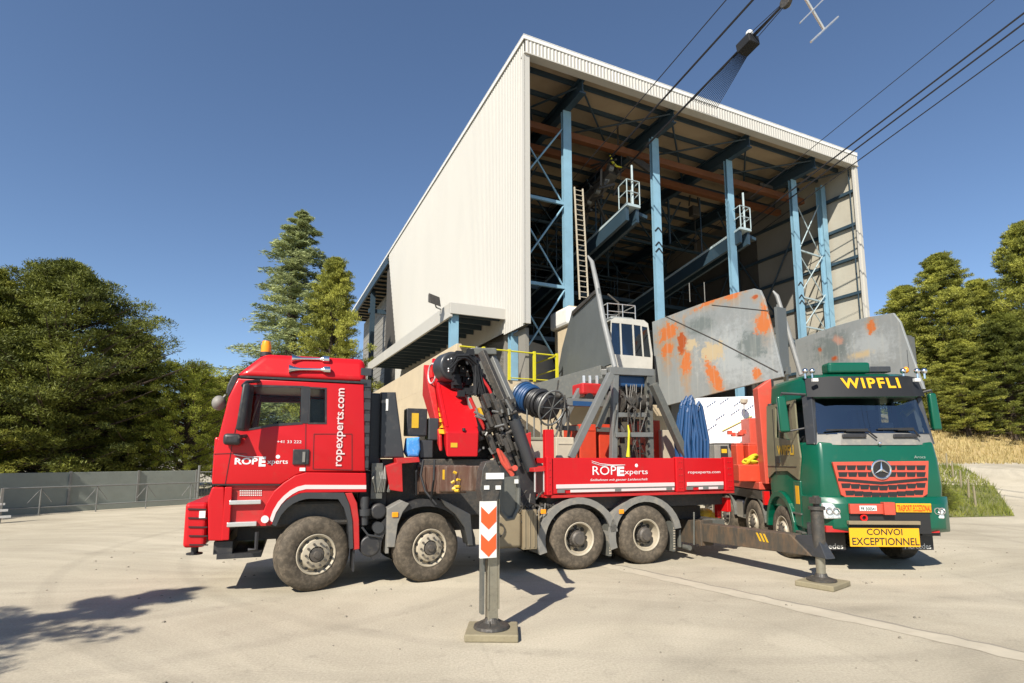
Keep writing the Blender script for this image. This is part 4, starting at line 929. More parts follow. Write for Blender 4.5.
# roof, tapered
g0, g1 = tq(238, 378)[0], tq(367, 384)[0]; zg = 3.27; zr = 3.68
mb = MB(); mb.hexa([(g0 - .06, .02, zg), (g1, .02, zg), (g1, CWID - .02, zg), (g0 - .06, CWID - .02, zg), (g0 + .33, .16, zr), (g1 - .02, .16, zr + .02), (g1 - .02, CWID - .16, zr + .02), (g0 + .33, CWID - .16, zr)])
rf = mb.build('roof', 'red', T, bevel=.11, seg=5, smooth=True)
mb = MB(); mb.box(g0 + .02, g1 - .02, -.012, CWID + .01, zg - .02, zg + .012); mb.build('roof_gutter', 'black', cab)
# windows
for y in (.03, CWID - .04):
    mb = MB(); mb.panel([w1], y, y + .006); mb.build('door_window', 'glass', cab); mb = MB(); mb.panel([w2], y, y + .006); mb.build('rear_side_window', 'glass', cab)
def ring(P, d):
    cx_ = sum(p[0] for p in P) / len(P); cz_ = sum(p[1] for p in P) / len(P)
    return [(p[0] + (1 if p[0] > cx_ else -1) * d, p[1] + (1 if p[1] > cz_ else -1) * d) for p in P]
mb = MB(); mb.panel([ring(w1, .035), w1], -.006, .02); mb.panel([ring(w2, .025), w2], -.006, .02); mb.box(w1[1][0] + .03, w2[0][0] - .02, -.008, .0, w1[2][1] - .02, w1[1][1] + .03)
mb.build('window_seal', 'black', cab)
# seams
mb = MB()
def seam(L_, t_=.008):
    P = poly(L_)
    for i in range(len(P) - 1): mb.bar((P[i][0], -.001, P[i][1]), (P[i + 1][0], -.001, P[i + 1][1]), t_, .01, (0, 1, 0))
seam([(306, 388), (305.5, 472)]); seam([(225, 485), (233, 440), (246.5, 384)]); seam([(314, 434), (352, 434), (352, 470), (313, 469), (314, 434)]); seam([(214, 454), (229, 453.5), (247, 454)]); seam([(212, 484.6), (280, 484.8)], .02)
mb.build('door_seam', 'ink', cab)
mb = MB(); p = tv(301, 457); mb.box(p.x - .12, p.x + .12, -.03, 0, p.z - .12, p.z + .12); dh = mb.build('door_handle', 'black', cab, bevel=.02)
mb = MB(); mb.box(p.x + .02, p.x + .06, -.045, -.03, p.z - .08, p.z + .08); mb.build('door_lever', 'grey', cab)
# cab interior
mb = MB(); mb.box(-.9, .1, .2, 2.2, 1.9, 2.35); mb.box(-.1, .15, .35, .95, 2.3, 3.0); mb.box(-.1, .15, 1.5, 2.1, 2.3, 3.0); mb.box(.72, .74, .1, 2.3, 1.7, 3.2); mb.build('seat', 'black', cab, bevel=.05)
mb = MB(); mb.torus((-.72, .65, 2.45), (-.8, 0, .6), .22, .018); mb.build('steering_wheel', 'black', cab)
# white sweep stripe on the fender and the fender itself
fo = poly([(266.5, 521), (263, 512), (266.5, 503), (274, 491), (284, 482.5), (295, 475.5), (306, 472.3), (366, 473)]); fi = poly([(272, 525), (276, 514), (281.5, 505), (287, 500), (293, 496.5), (300, 493.5), (306, 492.8), (366.5, 492)])
mb = MB(); mb.strip(fo, fi, CWID - .35, CWID + .02); mb.build('fender', 'red', T, bevel=.012); mb = MB(); mb.strip(fo, fi, -.02, .35); fen = mb.build('fender', 'red', T, bevel=.012)
so_ = poly([(269.5, 520), (273, 510.5), (278, 502), (283.5, 496), (290, 490.5), (297, 486.8), (305, 484.8), (366, 485)]); si = poly([(272.5, 522), (276, 512.5), (281, 504.5), (286.5, 498.5), (292.5, 494), (298.5, 490.8), (306, 489), (366, 489)])
mb = MB(); mb.strip(so_, si, -.026, -.02); mb.build('white_stripe', 'pink', fen)
mb = MB(); mb.strip(poly([(345, 493), (349, 504), (352, 520), (353.5, 550)]), poly([(352, 492.5), (357, 503), (359, 520), (359.5, 549)]), -.01, .3); mb.build('rear_fender', 'redm', T, bevel=.01)
ao = poly([(272, 524.5), (276, 514), (281.5, 505), (287.5, 499.5), (294, 495.8), (301, 493.2), (306, 492.4), (344, 492.6), (349, 504), (352, 520), (353, 548)])
ai = poly([(276, 526), (281, 515), (287, 508), (293, 503.5), (299, 500.8), (305, 499), (310, 498.5), (338, 499), (344, 508), (348, 522), (349.5, 549)])
mb = MB(); mb.strip(ao, ai, -.03, .42); mb.build('wheel_arch', 'anth', T)
# steps panel, front corner, bumper
lo = poly([(226, 485), (281, 485), (274, 492), (268, 502), (263.5, 512), (267, 520), (271, 526), (258, 526.5), (226, 526.5)])
mb = MB(); mb.panel([lo], .06, .1); mb.box(lo[0][0], lo[1][0] - .2, .1, .5, lo[8][1], lo[0][1]); mb.build('step_panel', 'redm', T)
for (x0, y0, x1, y1) in ((229.5, 500.5, 261, 504), (227, 522.5, 256.5, 526)):
    a, b = tq(x0, y0), tq(x1, y1); mb = MB(); mb.box(a[0], b[0], -.02, .25, b[1], a[1]); mb.build('step', 'silver', T, bevel=.01)
mb = MB()
for r_ in range(3):
    for k in range(12):
        p = tv(240 + k * 1.9, 491 + r_ * 2.2); mb.box(p.x - .008, p.x + .008, .05, .062, p.z - .008, p.z + .008)
mb.build('step_perforation', 'white', T)
fc = poly([(212, 487), (224.5, 487), (224, 541), (208, 541), (207.5, 500)])
mb = MB(); mb.panel([fc], 0, .1, .02); mb.box(fc[3][0], fc[2][0], .1, 2.35, fc[3][1], fc[1][1]); mb.panel([fc], 2.35, 2.45, .02); mb.build('front_corner', 'red', T, bevel=.02)
p0, p1 = tv(225, 487), tv(229, 540); mb = MB(); mb.box(p0.x, p1.x, -.01, .04, p1.z, p0.z); mb.build('corner_edge', 'red', T, bevel=.01)
bz0, bz1 = tq(184, 550)[1] + .02, tq(186, 503)[1]; bx0, bx1 = tq(184, 520)[0], tq(206.5, 520)[0]
mb = MB(); mb.box(bx0, bx1, .02, 2.4, bz0, bz1); bal = mb.build('ballast_bumper', 'red', T, bevel=.05, seg=3)
mb = MB()
for k in range(5): p = tv(186 + .4 * k, 509 + k * 9); mb.bar((p.x + .02, .012, p.z), (p.x + .26, .012, p.z - .015), .02, .018)
mb.build('vent_slot', 'ink', bal)
mb = MB(); mb.box(bx1 - .1, bx1 - .02, .0, .02, bz1 - .22, bz1 - .12); mb.build('reflector', 'white', bal)
mb = MB(); mb.box(bx1, bx1 + .1, .3, 2.1, bz0 + .1, bz1 - .1); mb.cyl((bx0 + .12, .3, bz0 - .12), (bx0 + .12, .3, bz0), .05); mb.cyl((bx0 + .12, .3, bz0 - .13), (bx0 + .12, .3, bz0 - .11), .11); mb.build('bumper_bracket', 'black', T)
# door lettering
p = tq(234.5, 464)
ex, ey = (1, 0, 0), (0, 0, 1)
def lett(body, x0, y0, x1, y1, parent, m='whitem', bold=.01, w=-.0, shear=0, name='lettering', pr=.004):
    a, b = tq(x0, y1, w), tq(x1, y0, w); return text(body, (a[0], w, a[1]), ex, ey, b[0] - a[0], b[1] - a[1], m, parent, name, bold, pr, shear)
lett('ROP', 234.5, 457.8, 258, 464.5, cab, bold=.03); lett('E', 258.5, 457, 266, 466.5, cab, bold=.05); lett('xperts', 267, 460, 288, 465.3, cab, bold=.005)
lett('+41 33 222', 277, 440.5, 301.5, 443, cab, bold=.0)
mb = MB(); mb.tube([tv(234, 454.5, -.004), tv(248, 457, -.004), tv(266, 457, -.004)], .006, 4); mb.sphere(tv(278, 456.8, -.003), .03, 8, (1, .1, 1)); mb.build('logo_mark', 'whitem', cab)
a, b = tq(345.5, 466), tq(334.5, 388)
text('ropexperts.com', (a[0] - .02, 0, a[1]), (0, 0, 1), (-1, 0, 0), b[1] - a[1], .15, 'pink', cab, 'lettering', .012, .004)
# the glyph plane above faces +y after the cross product: flip it outwards
lt = [o for o in cab.children if o.name.startswith('lettering')][-1]; lt.location.y = -.012
mb = MB(); p = tv(303, 469); mb.box(p.x - .05, p.x + .04, -.006, 0, p.z - .03, p.z + .02); mb.build('side_marker', 'white', cab); mb = MB(); p = tv(265, 519); mb.cyl((p.x, -.05, p.z), (p.x, 0, p.z), .055, 12); mb.build('side_marker', 'white', cab)
# roof lamp, horns, sun visor, mirrors
p = tv(266, 352, .5); t = MB(); t.lathe((p.x, .5, zr), (0, 0, 1), [(0, 0), (.085, 0), (.085, .07), (.07, .08), (.07, .0801)], 16); bl = t.build('beacon_base', 'black', rf)
t = MB(); t.lathe((p.x, .5, zr + .07), (0, 0, 1), [(.075, 0), (.078, .1), (.06, .19), (0, .2)], 16); t.build('amber_beacon', 'amber', rf, smooth=True)
for (xa, ya, xb) in ((289, 369, 325), (292, 358.5, 324)):
    a, b = tv(xa, ya, .03 if ya > 365 else .12), tv(xb, ya + .6, .03 if ya > 365 else .12); mb = MB(); mb.tube([a, a.lerp(b, .12), a.lerp(b, .3), a.lerp(b, .85), b], [.075, .045, .024, .02, .05], 12); mb.cyl(b - Vector((.02, 0, .0)), b + Vector((.08, 0, 0)), .055, 12); mb.build('air_horn', 'chrome', rf, smooth=True)
P = poly([(228, 397), (225, 392), (226.5, 384), (231, 375), (237, 371), (239, 376), (231, 392)]); mb = MB(); mb.panel([P], .1, 2.35); mb.build('sun_visor', 'black', cab, bevel=.02)
mb = MB(); p = tv(219, 403, .4); mb.sphere(p, .13, 12, (.8, 1, .9)); mb.tube([p, tv(226, 395, .4)], .02, 5); mb.build('front_mirror', 'grey', cab, smooth=True)
mb = MB(); mb.tube([tv(259, 381, .0), tv(247, 382, -.2), tv(243, 386, -.3)], .03, 6); mb.tube([tv(246, 436, 0), tv(238, 437, -.2)], .03, 6); mb.build('mirror_arm', 'black', cab)
mb = MB(); mb.hexa([(-1.12, -.42, 2.42), (-1.0, -.40, 2.42), (-.94, -.18, 2.42), (-1.06, -.2, 2.42), (-1.06, -.42, 3.12), (-.96, -.40, 3.12), (-.9, -.18, 3.12), (-1.0, -.2, 3.12)]); mb.build('wing_mirror', 'black', cab, bevel=.04, seg=3, smooth=True)
mb = MB(); a, b = tv(224, 439, -.05), tv(243, 439, -.05); mb.box(a.x, b.x - .02, -.2, -.02, a.z - .09, a.z + .08); mb.build('lower_mirror', 'black', cab, bevel=.05, seg=3, smooth=True)
# shadow wedge plate behind the mirror is only shade: not modelled
# black strip and air intake behind cab
a, b = tq(360, 384), tq(369, 471); mb = MB(); mb.box(a[0], b[0], .03, 2.4, b[1], a[1])
mb.build('rear_fairing', 'black', T, bevel=.02)
mb = MB()
for k in range(9): mb.box(a[0] + .01, b[0] - .01, .015, .03, b[1] + .05 + k * .19, b[1] + .17 + k * .19)
mb.build('fairing_rib', 'anth', T)
P = poly([(381.5, 392), (396, 392), (404.5, 458), (380, 458)], .3); mb = MB(); mb.panel([P], .3, 1.0, .03); mb.build('exhaust_silencer', 'anth', T)
a, b = tq(369.5, 393, .5), tq(380, 470, .5); mb = MB(); mb.box(a[0], b[0], .45, 1.6, b[1], a[1]); mb.build('air_intake', 'black', T, bevel=.03)
mb = MB(); p = tv(387, 402, .3); mb.box(p.x - .02, p.x + .02, .285, .3, p.z - .15, p.z + .05); mb.build('intake_label', 'white', T)
# chassis
mb = MB()
for y in (.75, 1.55): mb.box(-1.1, 8.1, y, y + .12, .72, 1.0)
for x in (-.9, .9, 2.7, 3.8, 5.4, 7.0, 8.0): mb.box(x - .06, x + .06, .87, 1.55, .76, .96)
mb.build('chassis', 'dark', T)
mb = MB(); mb.box(.72, 1.2, .4, 2.2, 1.0, 1.8); mb.build('equipment_cover', 'black', T, bevel=.02); mb = MB(); mb.box(3.05, 4.0, .45, 2.0, .9, 1.95); mb.build('equipment_cover', 'black', T, bevel=.02); mb = MB(); mb.box(-.9, .7, .25, 2.2, .95, 1.35); mb.box(.7, 2.6, .5, 2.0, .98, 1.32); mb.build('engine', 'dark', T, bevel=.05)
mb = MB(); mb.box(-1.3, -.7, .08, 2.3, .55, .62); mb.tube([tv(257, 532), tv(256, 549), tv(248, 550)], .03, 6); mb.box(-1.35, -1.1, .1, 2.3, .62, .8); mb.build('underrun_guard', 'black', T)
for x in (0, 1.79, 4.65, 6.15):
    mb = MB(); mb.cyl((x, .35, .55), (x, 2.1, .55), .09, 10); mb.sphere((x, 1.2, .55), .24, 12); mb.build('axle', 'dark', T)
# wheels
def wheel(x, y, kind, rr=.555, side=-1, parent=T, wd=.3, steer=0):
    r = rr; o = Vector((x, y, r)); ax = (0, side, 0)       # side: outward direction
    prof = [(r * .53, .01), (r * .6, .03), (r * .78, .035), (r * .9, .02), (r * .97, -.01), (r * 1.0, -.045), (r * 1.0, -wd + .045), (r * .96, -wd + .01), (r * .6, -wd), (r * .53, -wd)]
    mb = MB(); mb.lathe(o, ax, prof, 48)
    for k in range(2):  # tread grooves as raised ribs
        pass
    if kind == 'drive':
        mb.lathe(o, ax, [(q, h - wd - .04) for q, h in prof], 40)
    for off in (.07, .12, .17, .22): mb.lathe(o, ax, [(r + .001, -off), (r + .009, -off - .006), (r + .009, -off - .034), (r + .001, -off - .04)], 48)
    wh = mb.build('wheel', 'tyre', parent, smooth=True)
    R1 = r * .535; mb = MB()
    if kind == 'steer':
        mb.lathe(o, ax, [(R1 + .012, .028), (R1 - .0, .034), (R1 - .022, .02), (R1 - .03, -.03), (R1 - .05, -.03), (R1 * .72, .035), (R1 * .42, .06), (R1 * .40, .03)], 40)
        rm = mb.build('rim', 'rim', wh, smooth=True); mb = MB()
        for k in range(10):
            t_ = 2 * math.pi * (k + .5) / 10; c = o + Vector((math.cos(t_), 0, math.sin(t_))) * R1 * .81; mb.cyl(c + Vector(ax) * .0, c + Vector(ax) * .022, .022, 10)
        mb.build('vent_hole', 'ink', wh); mb = MB()
        for k in range(10):
            t_ = 2 * math.pi * k / 10; c = o + Vector((math.cos(t_), 0, math.sin(t_))) * R1 * .57; mb.cyl(c + Vector(ax) * .03, c + Vector(ax) * .08, .018, 6)
        mb.build('wheel_nut', 'hub', wh); mb = MB()
        mb.lathe(o, ax, [(R1 * .42, .0), (R1 * .36, .05), (R1 * .36, .055), (R1 * .2, .06), (R1 * .18, .095), (0, .1)], 24); mb.build('hub', 'hub', wh)
    else:
        mb.lathe(o, ax, [(R1 + .012, .028), (R1, .034), (R1 - .025, .02), (R1 - .035, -.06), (R1 - .06, -.15), (R1 - .075, -.17), (R1 * .62, -.14), (R1 * .5, -.14)], 40)
        rm = mb.build('rim', 'rim', wh, smooth=True); mb = MB()
        for k in range(8):
            t_ = 2 * math.pi * k / 8; c = o + Vector((math.cos(t_), 0, math.sin(t_))) * R1 * .70; mb.cyl(c + Vector(ax) * -.15, c + Vector(ax) * -.125, .036, 10)
        mb.build('vent_hole', 'ink', wh); mb = MB()
        mb.lathe(o, ax, [(R1 * .6, -.16), (R1 * .56, -.1), (R1 * .5, -.06), (R1 * .46, .0), (R1 * .36, .02), (R1 * .34, .04), (0, .045)], 24)
        for k in range(10):
            t_ = 2 * math.pi * k / 10; c = o + Vector((math.cos(t_), 0, math.sin(t_))) * R1 * .55; mb.cyl(c + Vector(ax) * -.12, c + Vector(ax) * -.06, .016, 6)
        mb.build('hub', 'hub', wh)
    if steer:
        c = Vector((x, y + (.15 if side < 0 else -.15), r)) - BASE[parent.name]; wh.rotation_euler = (0, 0, R(steer)); rc = Matrix.Rotation(R(steer), 3, 'Z') @ c; wh.location = c - rc
    return wh
for x, k in ((0, 'steer'), (1.79, 'steer'), (4.66, 'drive'), (6.13, 'drive')):
    st = 17 if x == 0 else 12 if x < 2 else 0; wheel(x + (.03 if st else 0), .0, k, steer=st); wheel(x, 2.45, k, side=1, steer=st)
# mudguards
def guard(x, m='grey', z0=.75, x0=None, x1=None, R0=.72, parent=T, y0=-.02, y1=.55, a0=180, a1=0, zc=.55, flap=True):
    mb = MB(); n = 18; o_ = []; i_ = []
    for k in range(n + 1):
        t_ = R(a0 + (a1 - a0) * k / n); c_, s_ = math.cos(t_), math.sin(t_)
        o_.append((x + c_ * (R0 + .03 + .07 * abs(c_)), zc + s_ * (R0 + .02))); i_.append((x + c_ * (R0 - .05), zc + s_ * (R0 - .10)))
    mb.strip(o_, i_, y0, y0 + .05)
    o2 = [(x + (p[0] - x) * .985, zc + (p[1] - zc) * .985) for p in o_]; i2 = [(x + (p[0] - x) * .955, zc + (p[1] - zc) * .955) for p in o_]
    mb.strip(o2, i2, y0 + .05, y1); return mb
mb = guard(1.79, a0=190, a1=-2, R0=.78, y0=.03); mb.build('wheel_arch', 'black', T)
mb = MB(); mb.panel([poly([(387, 547), (387, 509), (402, 500.5), (409, 503.5), (402.5, 512), (397.5, 524), (394.5, 547)])], -.03, .3, .01); gd = mb.build('mudguard', 'grey', T)
mb = MB(); mb.panel([poly([(441, 499), (455, 506), (470, 514), (472.5, 545), (468, 545), (464, 527), (455, 514), (445, 506)])], -.03, .3, .01); mb.build('mudguard', 'grey', T)
for x in (4.66, 6.13):
    mb = guard(x, a0=198, a1=8, R0=.74); mb.build('mudguard', 'grey', T)
    mb = guard(x, a0=195, a1=8, y0=1.95, y1=2.45); mb.build('mudguard', 'grey', T)
    mb = MB(); mb.hexa([(x + .64, .02, .2), (x + .70, .02, .2), (x + .70, .55, .2), (x + .64, .55, .2), (x + .66, .02, .78), (x + .72, .02, .78), (x + .72, .55, .78), (x + .66, .55, .78)])
    fl = mb.build('mud_flap', 'greyd', T); mb = MB()
    for r_ in range(10):
        for c_ in range(2): mb.box(x + .655 + .002 * r_ + .024 * c_, x + .668 + .002 * r_ + .024 * c_, .012, .02, .24 + r_ * .05, .262 + r_ * .05)
    mb.build('flap_stud', 'card', fl)
for px, py in ((395, 514), (543, 511), (621, 511)):
    p = tv(px, py, -.02); mb = MB(); mb.box(p.x - .05, p.x + .05, -.05, -.02, p.z - .05, p.z + .03); mb.build('side_lamp', 'amber', T, bevel=.008)
mb = MB(); mb.box(.63, .66, .03, .5, .25, .6); mb.build('mud_flap', 'black', T)
# tanks between the axles
p = tv(370, 546, .05); mb = MB(); mb.cyl((p.x, .02, p.z), (p.x, .9, p.z), .17, 20); mb.build('air_tank', 'black', T, bevel=.03, seg=3, smooth=True)
p = tv(379, 511.5, .05); mb = MB(); mb.cyl((p.x, .05, p.z), (p.x, .8, p.z), .13, 18); mb.build('air_tank', 'black', T, bevel=.03, seg=3, smooth=True)
p = tv(378, 527.5, .05); mb = MB(); mb.cyl((p.x, .0, p.z), (p.x, .3, p.z), .09, 16); p = tv(365, 503, .05); mb.cyl((p.x, .1, p.z - .35), (p.x, .1, p.z + .1), .07, 12); mb.cyl((p.x, .1, p.z - .2), (p.x, .1, p.z - .1), .11, 12); mb.tube([tv(362, 527, 0), tv(368, 535, -.02), tv(380, 537, 0)], .018, 6); mb.build('air_valve', 'anth', T, smooth=True)
mb = MB(); mb.box(tq(386, 540)[0], tq(389, 540)[0], .02, .3, .5, 1.1); mb.build('valve_bracket', 'grey', T)
# fuel tank and side boxes
a, b = tq(497, 514, .02), tq(522, 548, .02); mb = MB(); mb.box(a[0], b[0], .02, .6, b[1], a[1]); tk = mb.build('fuel_tank', 'tank', T, bevel=.06, seg=4, smooth=True)
a2, b2 = tq(523, 510, .0), tq(537, 549, .0); mb = MB(); mb.box(a2[0], b2[0], .0, .6, b2[1], a2[1])
for k in range(4): mb.box(a2[0] + .02 + k * .09, a2[0] + .05 + k * .09, -.015, .0, b2[1] + .03, a2[1] - .02)
mb.build('battery_box', 'tank', T, bevel=.02)
mb = MB(); p = tv(529, 512, .1); mb.cyl((p.x, .12, p.z), (p.x, .12, p.z + .06), .09, 16); mb.build('filler_cap', 'dark', tk)
mb = MB(); p = tv(499, 530, 0); mb.torus((p.x - .02, -.01, p.z), (0, 1, 0), .12, .012, 16, 6); mb.build('tank_handle', 'dark', tk)
# cable clutter under the bed
mb = MB(); rn = random.Random(9)
for k in range(26):
    x = 3.2 + rn.random() * .9; z = 1.0 + rn.random() * .5; mb.tube([(x, .1, z), (x + rn.uniform(-.2, .2), .05, z - .15), (x + rn.uniform(-.3, .3), .15, z - .05 + rn.uniform(-.2, .2))], .014, 5)
for k in range(16): mb.cyl((3.3 + k * .06, .1, 1.16 + .02 * (k % 2)), (3.3 + k * .06, .2, 1.16), .026, 8)
mb.build('hydraulic_hoses', 'dark', T)
# ------------------------------------------------------------------ bed
D0, D1, DM, DM2 = tq(552, 476)[0], tq(733, 476)[0], tq(675, 476)[0], tq(684, 476)[0]; ZB, ZTB = 1.36, 2.04
mb = MB(); mb.box(D0 - .1, D1, .06, 2.42, ZB - .05, ZB - .01); bedf = mb.build('bed_floor', 'redm', T); mb = MB(); mb.box(D0, D1 - .1, .25, 2.2, ZB - .3, ZB - .05); mb.build('bed_subframe', 'dark', T)  # subframe coloured dark, shade below the bed painted into it
for (x0, x1) in ((D0 + .02, DM), (DM2, D1 - .25)):
    mb = MB(); mb.box(x0, x1, -.0, .045, ZB + .02, ZTB); sb = mb.build('side_board', 'red', T, bevel=.012)
    mb = MB(); za, zb_, zc_, zd = (tq(600, y)[1] for y in (483.8, 487.8, 489.3, 491.8)); mb.box(x0 + .06, x1 - .03, -.022, .0, zb_, za); mb.box(x0 + .35, x1 - .05, -.03, .0, zd, zc_); mb.build('light_strip', 'pink', sb, bevel=.006)
    mb = MB(); mb.box(x0 + .12, x1 - .02, -.012, .0, zc_ + .003, zb_ - .003)
    for s in (.02, .5, .97): mb.box(x0 + .1 + (x1 - x0 - .2) * s - .07, x0 + .1 + (x1 - x0 - .2) * s + .07, -.036, -.0, zd, zb_ - .01)
    mb.build('board_latch', 'greys', sb)
    mb = MB(); mb.box(x0, x1, 2.4, 2.445, ZB + .02, ZTB); mb.build('side_board', 'red', T, bevel=.012)
for (x0, x1) in ((D0 - .12, D0), (DM + .01, DM2 - .01), (D1 - .24, D1)):
    mb = MB(); mb.box(x0, x1, -.03, .07, ZB - .0, ZTB + .02); po = mb.build('bed_post', 'red', T, bevel=.015)
    mb = MB()
    for k in range(5):
        for s in ((.03, -.03) if x1 - x0 > .14 else (0,)): mb.cyl(((x0 + x1) / 2 + s, -.04, ZB + .08 + k * .13), ((x0 + x1) / 2 + s, -.02, ZB + .08 + k * .13), .014, 6)
    mb.build('bolt', 'redm', po)
mb = MB(); mb.box(D0 - .02, D1, -.015, .06, ZB - .05, ZB - .0); mb.build('bed_rail', 'redm', T)
mb = MB(); mb.box(D1 - .05, D1, .07, 2.4, ZB, ZTB); mb.build('tail_board', 'red', T, bevel=.01)
# headboard: tall red posts with small red board in front
a = tq(545, 424)
mb = MB(); mb.box(D0 - .12, D0 + .06, .02, .14, ZB, a[1] - .1); mb.box(D0 - .12, D0 + .06, 2.3, 2.42, ZB, a[1] - .1); mb.box(D0 - .1, D0 - .02, .14, 2.3, ZTB - .1, ZTB); mb.build('headboard_post', 'red', T, bevel=.01)
mb = MB(); mb.panel([poly([(520, 436), (531, 432), (531.5, 464), (526, 466)], .3)], .3, .34); mb.panel([poly([(534, 468), (549, 466), (549, 471), (534, 472)], .05)], .05, .5); mb.build('crane_side_panel', 'redm', T, bevel=.01)
mb = MB(); mb.tube([tv(535, 470, .1), tv(535, 492, .1)], .02, 6); mb.tube([tv(544, 470, .1), tv(544, 492, .1)], .02, 6); mb.build('support_rod', 'silver', T)
def bl(body, x0, y0, x1, y1, m='whitem', bold=.01, shear=0): 
    sbs = [o for o in T.children if o.name.startswith('side_board')]
    return lett(body, x0, y0, x1, y1, sbs[0] if x0 < 675 else sbs[2], m, bold, 0, shear, pr=.006)
bl('ROP', 592.5, 466, 616, 475, bold=.0); bl('E', 617, 466.5, 624, 476, bold=.05); bl('xperts', 624.5, 470, 647.5, 476, bold=.0)
bl('Seilbahnen mit ganzer Leidenschaft', 590, 478, 647.5, 481.8, bold=0, shear=.3); bl('ropexperts.com', 688, 471, 720, 474.3, bold=0)
sb0 = [o for o in T.children if o.name.startswith('side_board')][0]
mb = MB()
for dy in (0, 1.6): mb.tube([tv(592, 461 + dy, -.006), tv(600, 463.6 + dy, -.006), tv(612, 465 + dy * .4, -.006), tv(625, 465, -.006)], .006, 4)
mb.sphere(tv(636.5, 465.5, -.004), .035, 8, (1, .1, 1)); mb.build('logo_mark', 'whitem', sb0)
# ------------------------------------------------------------------ loader crane
def loft4(mb, A, B_): return mb.hexa(list(A) + list(B_))
w0, wF = .15, 2.15
nb = [tv(446.5, 457, w0), tv(478, 457, w0), tv(479, 432, w0), tv(446, 432, w0)]        # near end: bl br tr tl
ft = [tv(459, 386 - 26, wF), tv(428, 362, wF)]                                          # far top right, left
ftr = tv(463, 360, wF); ftl = tv(432, 358, wF); fbl = ftl + Vector((-.0, .15, -.5)); fbr = ftr + Vector((0, .15, -.5))
mb = MB(); mb.hexa([nb[0], nb[1], fbr, fbl, nb[3], nb[2], ftr, ftl]); bm_ = mb.build('crane_boom', 'red', T, bevel=.025, seg=3)
mb = MB(); L0 = Vector((-.07, 0, -.0)); a0_, a1_ = nb[0] + Vector((-.02, .2, .1)), nb[3] + Vector((-.02, .2, -.06)); b0_, b1_ = fbl + Vector((-.06, 0, -.3)), ftl + Vector((-.1, 0, -.15))
mb.hexa([a0_ + Vector((-.06, 0, 0)), a0_, b0_ + Vector((.1, 0, 0)), b0_ + Vector((-.1, 0, 0)), a1_ + Vector((-.06, 0, 0)), a1_, b1_ + Vector((.1, 0, 0)), b1_ + Vector((-.08, 0, .0))]); s_ = mb.build('crane_base_column', 'redm', T, bevel=.02)
# yellow lettering strip along boom side
mb = MB(); e_ = (fbl - nb[0])
for k in range(9):
    s = .1 + k * .07; c = nb[0].lerp(fbl, s) + Vector((-.03, 0, .25)); mb.bar(c, c + (ftl - nb[3]).normalized() * .13, .012, .09 if k % 3 else .14, (1, 0, 0))
mb.build('boom_marking', 'yellow', bm_)
mb = MB(); off = Vector((0, -.02, .03)); mb.bar(nb[3].lerp(ftl, .05) + Vector((.03, 0, .012)), nb[3].lerp(ftl, .95) + Vector((.03, 0, .012)), .05, .02); mb.build('boom_flange', 'red', bm_, bevel=.004); mb = MB(); mb.bar(nb[2].lerp(ftr, .05) + Vector((-.03, 0, .012)), nb[2].lerp(ftr, .6) + Vector((-.03, 0, .012)), .05, .02); mb.build('boom_flange', 'red', bm_, bevel=.004)
mb = MB(); q = nb[0].lerp(nb[3], .5); mb.box(q.x + .08, q.x + .2, q.y - .008, q.y, q.z - .05, q.z + .03); q = nb[3].lerp(ftl, .22) + Vector((.3, 0, .0)); mb.build('warning_label', 'yellow', bm_)
mb = MB(); c = tv(424, 378, 1.5); mb.torus(c + Vector((.16, 0, .1)), (1, .15, 0), .2, .018, 20, 6); mb.build('logo_ring', 'pink', T)
mb = MB(); c = (nb[2] + nb[3]) / 2 + Vector((.02, -.0, .02)); mb.cyl(c, c + Vector((0, 0, .05)), .03, 8); mb.build('boom_bolt', 'ink', bm_)
# hose drum and knuckle
mb = MB(); c = tv(451, 367, 1.1); mb.cyl(c + Vector((-.04, .28, 0)), c + Vector((.04, -.1, 0)), .3, 26); dr = mb.build('hose_drum', 'anth', T, bevel=.05, seg=3, smooth=True)
mb = MB(); rn = random.Random(5)
for k in range(70):
    k_ = rn.random(); w_ = rn.uniform(.5, 1.1); j_ = lambda v: v + rn.uniform(-2, 2); mb.tube([tv(j_(452), j_(372 - 10 * k_), w_), tv(j_(457 + 2 * k_), j_(360 - 4 * k_), w_ - .1), tv(j_(466 + 3 * k_), j_(356), w_ - .1), tv(j_(473 + 5 * k_), j_(366), w_), tv(j_(476 + 6 * k_), j_(380), w_), tv(j_(474 + 14 * k_), j_(392 + 10 * k_), w_)], .02, 6)
for k in range(34): p = tv(rn.uniform(455, 482), rn.uniform(352, 396), rn.uniform(.7, 1)); mb.box(p.x - .06, p.x + .06, p.y - .06, p.y + .06, p.z - .06, p.z + .06)
mb.build('hose_bundle', 'blackmat', T, smooth=True)
mb = MB()
for k in range(10): p = tv(rn.uniform(446, 470), rn.uniform(358, 384), .75); mb.sphere(p, .02, 8)
mb.build('hose_fitting', 'silver', T)
